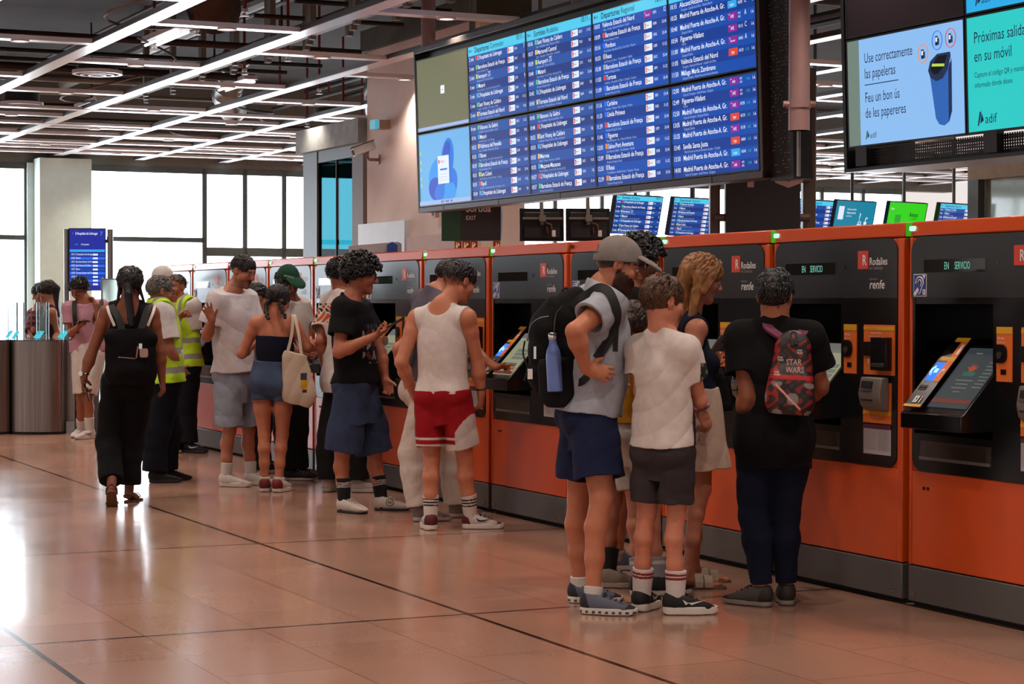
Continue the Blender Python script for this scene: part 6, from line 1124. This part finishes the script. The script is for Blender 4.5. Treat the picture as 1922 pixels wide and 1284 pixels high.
c = p.P((246, 668, -.2)); t = thing('backpack', 'black fold-top backpack on the woman walking away', 'backpack', c); F = Field(c - .33, c + .33, .005); F.cone(p.P((245, 645, -.18)), p.P((246, 695, -.18)), .185, .195, .02, ax=p.f, fl=2.0); F.cone(p.P((208, 632, -.2)), p.P((284, 636, -.2)), .05, .05, .03); F.cone(p.P((230, 695, -.22)), p.P((262, 695, -.22)), .07, .07, .03); F.cut(p.P((245, 722, -.2)), [0, 0, -1]); F.cut(p.P((245, 617, -.2)), [0, 0, 1]); F.fold(.006, wob(58, fr=(10, 24))); sdf_obj('main_compartment', F, NYLON, t, c, '#0f0d0f')
for x0, x1 in ((222, 208), (272, 280)): mb = strap_mb(smooth_path([p.P((x0 + 8 if x0 < 240 else x0 - 8, 622, -.17)), p.P((x0, 596, -.135)), p.P((x1, 574, -.05)), p.P((x1, 578, .06)), p.P((x1, 620, .14))]), .026, .006, WEB, c, [0, -1, .6]); obj('shoulder_strap', mb, t)
mb = MB(); mb.tube([p.P((222, 670, -.335)) - c, p.P((254, 673, -.338)) - c], .004, CHROME, 6); mb.box(-.012, .012, -.006, .006, -.02, .02, CHROME, Matrix.Translation(Vector(p.P((264, 650, -.30)) - c))); obj('zip', mb, t); mb = MB(); mb.prism(rr(-.03, .03, -.035, .03, .015), -.006, .006, mat('pale leather charm', '#a78a7c', .7), Matrix.Translation(Vector(p.P((270, 662, -.31)) - c))); mb.tube([p.P((259, 650, -.31)) - c, p.P((256, 672, -.33)) - c], .006, mat('pink tassel', '#8a5a54', .8), 6); obj('bag_charm', mb, t)

# ---- boy in pink leaning on the gate
p = Person('young man in pink t-shirt and white shorts leaning on the gate, hand on neck', 22.6, (160, 568), (166, 668), 176, hw=.175, h=.0065, skin='#8a543c')
p.head((149, 544), 205, -30, size=1.02); p.arm('L', (188, 602, -.08), (180, 572, -.1), (172, 552, -.02), curl=.4); p.arm('R', (134, 626, -.05), (147, 613, -.22), (158, 608, -.26), pn=(.2, -.2, 1), curl=.5); p.leg('L', (165, 748, -.1), (169, 805, -.05), 212); p.leg('R', (152, 748, -.05), (152, 800, .22), 190)
p.body(brow='#140d0b'); p.hair('#120c0b', 'curly', top=.02, back=-.045, front=.062, n=110, curl_r=.018, seed=61, fade=-.02); p.glasses(); p.tee('#b98896', hem=(165, 661), sl=.58, sr=.095, Rh=.2, seed=62); p.pants('#cfc4bd', top=.08, hem=.90, r0=.12, r1=.132, seed=63)
for q in 'LR': p.sock(q, '#cfc8c3', .15); p.shoe(q, '#cbc2bc', '#cbc3bd', laces=None, swoosh='#1a1718')
for x0 in (138, 188): mb = strap_mb(smooth_path([p.P((x0 + (4 if x0 < 160 else -2), 568, .06)), p.P((x0 + 2, 566, -.05)), p.P((x0 + 2, 590, -.17)), p.P((x0 + (6 if x0 < 160 else 0), 625, -.15))]), .025, .006, WEB, p.base, [0, -1, .5]); obj('rucksack_strap', mb, p.root)
phone('black phone held by the young man in pink', p.P((156, 604, -.27)), [.9, -.2, .1], [0, .2, 1], '#121012')
# ---- two women beyond the glass gates
for lab, nk, hp_, hc, yaw, hcol, tcol, sd in [('dark haired person in plaid shirt beyond the glass gates, left of the long haired woman', (72, 580), (74, 680), (76, 551), 235, '#191110', '#5a2f30', 71), ('woman with long dark hair and bare shoulder looking down beyond the glass gates', (94, 577), (95, 680), (86, 547), 250, '#1a1211', '#2a2022', 72)]:
    p = Person(lab, 25.3 if sd == 71 else 24.85, nk, hp_, yaw, hw=.15, b=.9, h=.0065, skin='#9a6a55'); p.head(hc, yaw, -22); x = nk[0]; p.arm('R', (x - 14, 630, -.05), (x, 640, -.2)); p.arm('L', (x + 14, 630, -.05), (x + 6, 640, -.2)); p.leg('R', (x - 6, 740, 0), (x - 6, 800, 0), yaw); p.leg('L', (x + 6, 740, 0), (x + 6, 800, 0), yaw)
    p.body(female=.9); hb = p.hp
    if sd == 71: p.hair(hcol, 'short', top=.018, back=-.08, seed=sd)
    else: p.hair(hcol, 'long', top=.016, back=-.07, front=.06, seed=sd, tail=[([hb(0, -.08, .06), hb(.0, -.125, -.02), p.P((104, 572, .02)), p.P((108, 592, .02))], .06, .03, 0), ([hb(.06, -.03, 0), hb(.07, -.08, -.10)], .03, .02, 0)])
    if sd == 71: pl = lambda P: np.where(((np.sin(P[:, 0] * 90) > .3) | (np.sin(P[:, 2] * 90) > .3))[:, None], C_('#7a4a48'), C_('#3a2024')); p.tee(pl, name='plaid_shirt', hem=(74, 676), sl=.8, seed=sd)
    else: p.singlet(tcol, hem=(95, 676), female=.9)
    p.pants('#22242e', name='jeans', ankle=.95, r0=.1, r1=.075)
    for q in 'LR': p.shoe(q, '#6a605a', '#b0a8a0', laces=None)
# ================================================================= BEHIND THE MACHINES, GATES
def face_cam(px, py, Y, yaw=0, tilt=0):    # matrix: origin at the point, x right, z up, y away; yaw turns the front to the viewer's left(+)/right(-)
    return Matrix.Translation(Vector(at(px, py, Y))) @ Matrix.Rotation(math.radians(yaw), 4, 'Z') @ Matrix.Rotation(math.radians(tilt), 4, 'X')
def ceil_rod(name, label, x, y, z0, group=None, r=.02):
    m = MB(); m.cyl((x, y, z0), (x, y, 5.28), r, FRAME, 10); return tag(obj(name, m), label, 'pole', group)
PXM = lambda Y: Y / FPX
def on_wall(px, py, w, out=0.): r = ray(px, py); q = C0 + r * (w / (r @ N)); return Matrix.Translation(Vector(q - N * out)) @ Matrix.Rotation(RZ, 4, 'Z')
# slanting passenger screens
def small_screen(px, py, wpx, Y, label, kind, yaw=44, tilt=12):
    w = .82; h = w * .56; t = thing('hanging_screen', label, 'screen', group='small hanging screens behind the machines'); t.matrix_world = face_cam(px, py, Y, yaw, tilt) @ Matrix.Translation((0, 0, -h))
    if kind == 'table': timetable(t, w, h, ('Sortides' if 'Sortides' in label else 'Departures', 'Rodalies' if 'Sortides' in label else 'Regional'), C1T if 'Sortides' in label else C1B)
    elif kind == 'lost':
        f = panel(t, w, h, glow('petrol screen', '#1c86a4', .95), .05); q = MB(); q.text('Objetos perdidos', .23, .345, .034, SW_, -.003, .8); q.text('Objectes perduts', .23, .30, .034, SW_, -.003, .8, .012); q.text('Lost Property', .23, .26, .026, SW_, -.003, .8); q.text('?', .5, .22, .13, SW_, -.003, .9, .01); q.box(.05, .44, -.003, -.002, .03, .09, SOP); q.box(.06, .17, -.003, -.002, .22, .39, SOP); obj('lettering', q, f)
        q = MB(); q.rrect(.48, .58, .02, .17, .02, -.003, -.002, SW_); q.box(.515, .52, -.004, -.003, .03, .16, PB[0]); q.box(.54, .545, -.004, -.003, .03, .16, PB[0]); q.tube([(.505, -.003, .17), (.505, -.003, .2), (.555, -.003, .2), (.555, -.003, .17)], .005, SW_, 5); q.prism([(.65, .02), (.62, .2), (.68, .2)], -.003, -.002, SW_); q.tube([(.65, -.003, .2), (.65, -.003, .24), (.67, -.003, .26), (.69, -.003, .245)], .005, SW_, 5); obj('luggage_icon', q, f)
    elif kind == 'avisos':
        f = panel(t, w, h, glow('bright green screen', '#37d61e', .95), .05); GI = glow('dark green ink', '#123a16', .6); q = MB(); q.text('Avisos', .46, .28, .085, GI, -.003, .85, .014); q.text('y novedades', .50, .245, .035, GI, -.003, .8); adif(q, .05, .36, .03, SW_); obj('lettering', q, f)
        q = MB(); q.rrect(.53, .62, .02, .2, .01, -.003, -.002, GI); q.box(.54, .61, -.004, -.003, .05, .18, SOP); q.box(.16, .28, -.003, -.002, .02, .30, glow('mid green', '#2cab2a', .9)); q.box(.1, .14, -.003, -.002, 0, .09, GI); q.tube([(.22 + .025 * math.cos(a), -.004, .12 + .03 * math.sin(a)) for a in np.linspace(0, 2 * PI, 15)], .004, SW_, 5, cap=False); obj('phone_icon', q, f)
    else: panel(t, w, h, SOFF, .05)
    c = t.matrix_world @ Vector((w / 2, .08, h)); rod = MB(); iv = t.matrix_world.inverted(); rod.tube([iv @ Vector((c.x, c.y, c.z - .15)), iv @ Vector((c.x, c.y, 5.28))], .022, FRAME, 10); obj('hanging_pole', rod, t); return t
small_screen(1158, 366, 100, 24.5, 'small slanted screen headed Sortides, first right of the monitor backs', 'table')
small_screen(1266, 371, 92, 24.9, 'small slanted screen headed Departures, cut by the brown post', 'table')
small_screen(1500, 375, 60, 25.6, 'small slanted timetable screen seen between the black totem and the post', 'table')
small_screen(1572, 376, 90, 25.8, 'small petrol blue lost property screen with suitcase and umbrella icons', 'lost')
small_screen(1671, 379, 90, 26.2, 'small bright green screen reading Avisos', 'avisos')
small_screen(1766, 382, 88, 26.6, 'small slanted timetable screen right of the green Avisos screen', 'table')
for px, lab in ((976, 'black monitor seen from the back, left of the pair'), (1063, 'black monitor seen from the back, right of the pair')):
    Y = 19.5; s_ = PXM(Y); t = thing('monitor_back', lab, 'monitor', group='monitors seen from behind'); t.matrix_world = face_cam(px, 452, Y, 6, -4)
    m = MB(); m.box(0, 84 * s_, .02, .06, 0, 62 * s_, BEZ); m.box(8 * s_, 76 * s_, -.01, .02, 6 * s_, 54 * s_, mat('monitor shell', '#1a1819', .5)); obj('housing', m, t, bevel=.006)
    m = MB(); m.box(5 * s_, 80 * s_, -.03, -.01, 40 * s_, 44 * s_, GREY); m.box(38 * s_, 44 * s_, -.04, -.01, 30 * s_, 64 * s_, GREY); m.box(36 * s_, 48 * s_, -.05, -.03, 36 * s_, 48 * s_, GREY); m.cyl((41 * s_, 0, 60 * s_), (41 * s_, 0, 2.9), .02, GREY, 10); obj('wall_mount', m, t)
    m = MB(); m.tube([(x * s_, -.03, z * s_) for x, z in ((46, 34), (58, 30), (60, 20), (52, 14), (50, 26))], .008, CABLE, 6); obj('cable', m, t); m = MB(); m.box(60 * s_, 67 * s_, -.012, -.01, 8 * s_, 20 * s_, WHT); obj('rating_label', m, t)
# exit sign
Y = 18.95; s_ = PXM(Y); t = thing('exit_sign', 'dark exit sign reading Sortida with a green end, under the big board', 'sign'); t.matrix_world = face_cam(829, 452, Y, -8)
m = MB(); m.box(0, 112 * s_, 0, .10, 0, 78 * s_, mat('charcoal sign', '#2a2422', .4)); pl = obj('sign_body', m, t); m = MB(); m.box(-.001, 37 * s_, -.004, .101, -.001, 78 * s_, mat('sign green', '#14532f', .4)); obj('green_end', m, t)
m = MB(); m.text('Sortida', 46 * s_, 54 * s_, 19 * s_, WHT, -.006, .86, .02); m.text('EXIT', 46 * s_, 39 * s_, 11 * s_, WHT, -.006, .86, .015); obj('lettering', m, t); m = MB(); m.cyl((56 * s_, .05, 78 * s_), (56 * s_, .05, 3.2), .03, GREY, 10); obj('hanger', m, t)
# fire signs and wall bits
FRED = mat('fire sign red', '#9c2418', .95, spec=.05); CREAM = mat('cream pictogram', '#f0dda6', .95, spec=.05)
for i, (px, wp) in enumerate(((855, 13), (870, 15), (885, 13), (912, 13))):
    t = thing('fire_sign', 'small red and cream fire equipment sign on the wall below the exit sign', 'sign', group='fire signs below the exit sign'); s_ = 1 / 205; t.matrix_world = on_wall(px, 468, 8.45, .01); kx = 2.3
    if px > 905: r_ = ray(927, 468); t.matrix_world = Matrix.Translation(Vector(C0 + r_ * (18.735 / (r_ @ D)))) @ Matrix.Rotation(PHI, 4, 'Z'); kx = 1.1
    m = MB(); m.box(0, wp * s_ * kx, 0, .01, 0, 17 * s_, FRED); pl = obj('plate', m, t); m = MB(); m.rrect(3 * s_ * kx, 7 * s_ * kx, 2 * s_, 10 * s_, .008, -.002, 0, CREAM); m.prism([(7 * s_ * kx, 4 * s_), (wp * s_ * .9 * kx, 9 * s_), (wp * s_ * .7 * kx, 14 * s_), (7.5 * s_ * kx, 9 * s_)], -.002, 0, CREAM); m.box(3.5 * s_ * kx, 6 * s_ * kx, -.002, 0, 11 * s_, 14 * s_, CREAM); obj('pictogram', m, t)
t = thing('wall_button', 'small pale wall box beside the exit sign', 'wall box'); t.matrix_world = on_wall(817, 409, 8.45, .05); s_ = .0075; m = MB(); m.box(0, 14 * s_, 0, .05, 0, 11 * s_, mat('pale box', '#c2aaa4', .5)); m.cyl((7 * s_, -.004, 5 * s_), (7 * s_, 0, 5 * s_), 3 * s_, DARK, 12); obj('box', m, t)
t = thing('sensor_box', 'pale blue fronted sensor box on the stained wall', 'sensor box'); t.matrix_world = on_wall(728, 243, 8.5, .13); m = MB(); m.box(-.09, .07, -.05, .0, 0, .10, glow('pale cyan cover', '#69cfe0', .55)); m.box(-.09, .07, .0, .13, .0, .10, mat('beige box', '#b09684', .6)); obj('box', m, t)
t = thing('security_camera', 'white security camera on a bent bracket on the stained wall', 'security camera'); Y = 20.3; t.matrix_world = Matrix.Translation(on_wall(712, 300, 8.5, .02).translation); s_ = PXM(Y)
m = MB(); m.tube([(0, 0, 0), (-16 * s_, -.1, -1 * s_), (-20 * s_, -.12, 4 * s_), (-20 * s_, -.12, 20 * s_)], .018, mat('bracket brown', '#7d6356', .5), 10); m.box(-.03, .03, -.0, .022, -9 * s_, 10 * s_, MATS['bracket brown'], Matrix.Rotation(RZ, 4, 'Z')); obj('bracket', m, t)
M = Matrix.Translation((-28 * s_, -.14, 21 * s_)) @ Matrix.Rotation(math.radians(-22), 4, 'Y') @ Matrix.Rotation(math.radians(20), 4, 'Z'); m = MB(); m.box(-.13, .13, -.05, .05, -.045, .045, mat('camera white', '#c9c9c6', .35), M); m.box(-.15, .14, -.058, .058, .045, .056, mat('camera hood', '#80685a', .5), M); obj('camera_body', m, t, bevel=.008); m = MB(); m.cyl(M @ Vector((-.13, 0, 0)), M @ Vector((-.137, 0, 0)), .035, GAPM, 16); obj('camera_lens', m, t)
# black totem between two posts
Y = 15.6; s_ = PXM(Y)
t = thing('totem_sign', 'tall black totem sign with white letters cut off by the big board', 'sign'); b_ = at(1362, 430, Y); t.location = (b_[0], b_[1], 0); TB = mat('totem black', '#141011', .45); m = MB(); zt = at(1362, 310, Y)[2]; m.box(0, 140 * s_, 0, .12, 0, zt + .35, TB); obj('panel', m, t, bevel=.004)
m = MB(); zl = at(1400, 350, Y)[2]; m.text('PO', 36 * s_, zl - .0, .36, mat('mauve white letters', '#b79c9a', .5), -.004, 1.0, .02); obj('lettering', m, t)
for x in (-4 * s_, 144 * s_):
    m = MB()
    for py in (335, 408): z_ = at(1362, py, Y)[2]; m.cyl((x - .06, .05, z_), (x + .06, .05, z_), .03, STEEL, 12)
    obj('fixing_bolt', m, t)
for px, wp, lab in ((1341, 19, 'brown steel post left of the black totem'), (1517, 24, 'brown steel post right of the black totem')):
    Yp = Y + .15; c = at(px, 430, Yp); m = MB(); m.box(-wp * s_ / 2, wp * s_ / 2, -.06, .06, 0, 3.3, STEEL, Matrix.Translation((c[0], c[1], 0))); tag(obj('steel_post', m, bevel=.006), lab, 'post', 'posts of the totem')
# kiosk roof seen over the machines
t = thing('small_kiosk', 'grey roofed kiosk with blue gable peeping over the machines', 'kiosk'); Y = 20.6; s_ = PXM(Y); b_ = at(655, 500, Y); t.location = (b_[0], b_[1], 0); z0 = at(655, 478, Y)[2]; z1 = at(655, 462, Y)[2]; m = MB(); m.box(0, 76 * s_, 0, .6, 0, z0, mat('kiosk dark', '#4a4d55', .6)); m.prism([(0, z0), (92 * s_, z0 + 6 * s_), (92 * s_, z1 + 8 * s_), (0, z1)], -.05, .65, mat('kiosk roof', '#a9aaae', .8)); obj('body', m, t)
m = MB(); m.prism([(72 * s_, z0 - .1), (92 * s_, z0 - .1), (92 * s_, z1 + 2 * s_), (82 * s_, z1 + 8 * s_), (72 * s_, z1 + 2 * s_)], -.08, -.04, mat('kiosk blue', '#1d3f8f', .4)); obj('gable', m, t)
# ---------------------------------------------------------------- ticket gates on the left
BRUSH = mat('brushed steel', '#8b8079', .32, metal=.9, var=.18, vscale=30, stretch=(1, 1, .02)); GTOP = mat('gate top', '#4c5558', .12, metal=.4); GGL = mat('clear gate glass', '#cfe0e2', .02, trans=1., var=0); TEALH = glow('teal highlight glow', '#4fd6e6', .9); GEDGE = mat('dark glass edge', '#1b2325', .2)
ga = np.array(at(0, 814, 23.3)); ga[2] = 0
for i, (x0, lab) in enumerate(((22, 'brushed steel ticket gate cabinet with rounded end, beside the young man in pink'), (-82, 'brushed steel ticket gate cabinet cut by the left edge of the photo'), (-190, 'brushed steel ticket gate cabinet beyond the left edge'))):
    if i == 2: continue
    Y = 23.35; s_ = PXM(Y); b_ = at(x0, 814, Y); t = thing('ticket_gate', lab, 'ticket gate', (b_[0], b_[1], 0), (0, 0, -.03), 'steel ticket gates'); w = (98 if i == 0 else 102) * s_
    out = [(0, 0)] + [(w / 2 - w / 2 * math.cos(a), -.14 * math.sin(a)) for a in np.linspace(.15, PI - .15, 14)] + [(w, 0), (w, .95), (0, .95)]
    m = MB(); m.prism(out, .03, 1.06, BRUSH, axes='xy'); obj('cabinet', m, t); m = MB(); m.prism([(a * .99 + .003, b * .95) for a, b in out], 0, .03, GAPM, axes='xy'); obj('base', m, t); m = MB(); m.prism(out, 1.06, 1.075, GTOP, axes='xy'); obj('top_plate', m, t)
    for k in range(5 if i == 0 else 4):
        x = (k + .5) * w / 5; y = .1 + .17 * ((k * 3) % 5); m = MB(); m.box(x - .05, x + .05, y, y + .012, 1.075, 1.50, GGL); fn = obj('glass_fin', m, t); m = MB(); m.box(x + .05, x + .062, y - .004, y + .016, 1.075, 1.5, GEDGE); m.box(x - .056, x - .05, y - .004, y + .016, 1.075, 1.5, GEDGE); obj('fin_edge', m, fn)
        m = MB(); m.prism([(x - .07, 1.085), (x - .03, 1.085), (x + .03, 1.17), (x - .01, 1.17)], y - .08, y - .06, TEALH); obj('teal_highlight', m, t)  # teal highlight of the glass fins, built as a glowing slab
b_ = at(124, 814, 23.5); m = MB(); m.box(0, .10, 0, .3, 0, 1.08, BRUSH); m.box(.1, .34, .2, .24, 0, 1.05, mat('dark glass panel', '#3a3532', .1)); m.box(.02, .12, -.1, 0, 0, .14, STEELB); t = obj('gate_end_panel', m, loc=(b_[0], b_[1], 0)); tag(t, 'dark end panel and foot between the gate and the young man in pink', 'panel')
t = thing('glass_partition', 'frosted glass partition with steel edge behind the young man in pink', 'partition'); b_ = at(193, 800, 24.6); t.location = (b_[0], b_[1], 0); z1 = at(193, 525, 24.6)[2]; m = MB(); m.box(0, 30 * PXM(24.6), 0, .02, 0, z1, mat('frosted green glass', '#b9c9c0', .3, trans=.6)); obj('glass', m, t); m = MB(); m.box(-.02, 0, -.01, .03, 0, z1 + .02, STEELB); m.box(-.02, 30 * PXM(24.6), -.005, .025, z1, z1 + .015, STEELB); obj('edge', m, t)
# totem timetable on two poles
Y = 25.4; s_ = PXM(Y); t = thing('platform_screen', 'upright blue platform screen with a big 7 between two steel poles', 'screen'); b_ = at(131, 544, Y); t.location = b_; w, h = 66 * s_, 114 * s_
f = panel(t, w, h, glow('platform blue', '#2a33a0', .95), .08); q = MB(); q.text('1', .03, h - .07, .045, SRED, -.003); q.text("L'Hospitalet de Llobregat", .07, h - .07, .045, SW_, -.003, .6, .01); q.text('7', w - .06, h - .08, .07, SCY, -.003, .9, .01); q.text('10:12', .06, h - .2, .03, SCY, -.003, .7); q.text("L'Hospitalet", .14, h - .2, .03, SW_, -.003, .7)
for r in range(9): z_ = .43 - r * .046; q.text(('10:%02d  ' % (15 + 3 * r)) + [HL, 'Mataró', BF, SV, 'Blanes', TE, 'Ripoll', 'Manresa', 'Aeroport'][r], .02, z_, .034, SW_, -.004, .6)
obj('lettering', q, f); q = MB(); q.box(.0, w, -.002, 0, .47, .50, SCY)
for r in range(9): q.box(0, w, -.0025, 0, .42 - r * .046, .45 - r * .046, SBL if r % 2 else SB2); q.box(w * .66, w * .80, -.0035, -.0025, .425 - r * .046, .448 - r * .046, SOP)
obj('row_bands', q, f)
for px, lab in ((-7 * s_, 0), (75 * s_, 1)):
    m = MB(); m.cyl((px, .04, -b_[2]), (px, .04, h), .035, STEELB, 14); obj('pole', m, t); m = MB(); [m.cyl((px, .04, z_), (0 if lab == 0 else w, .04, z_), .02, DARK, 8) for z_ in (.1, h - .15)]; obj('pole_arm', m, t)
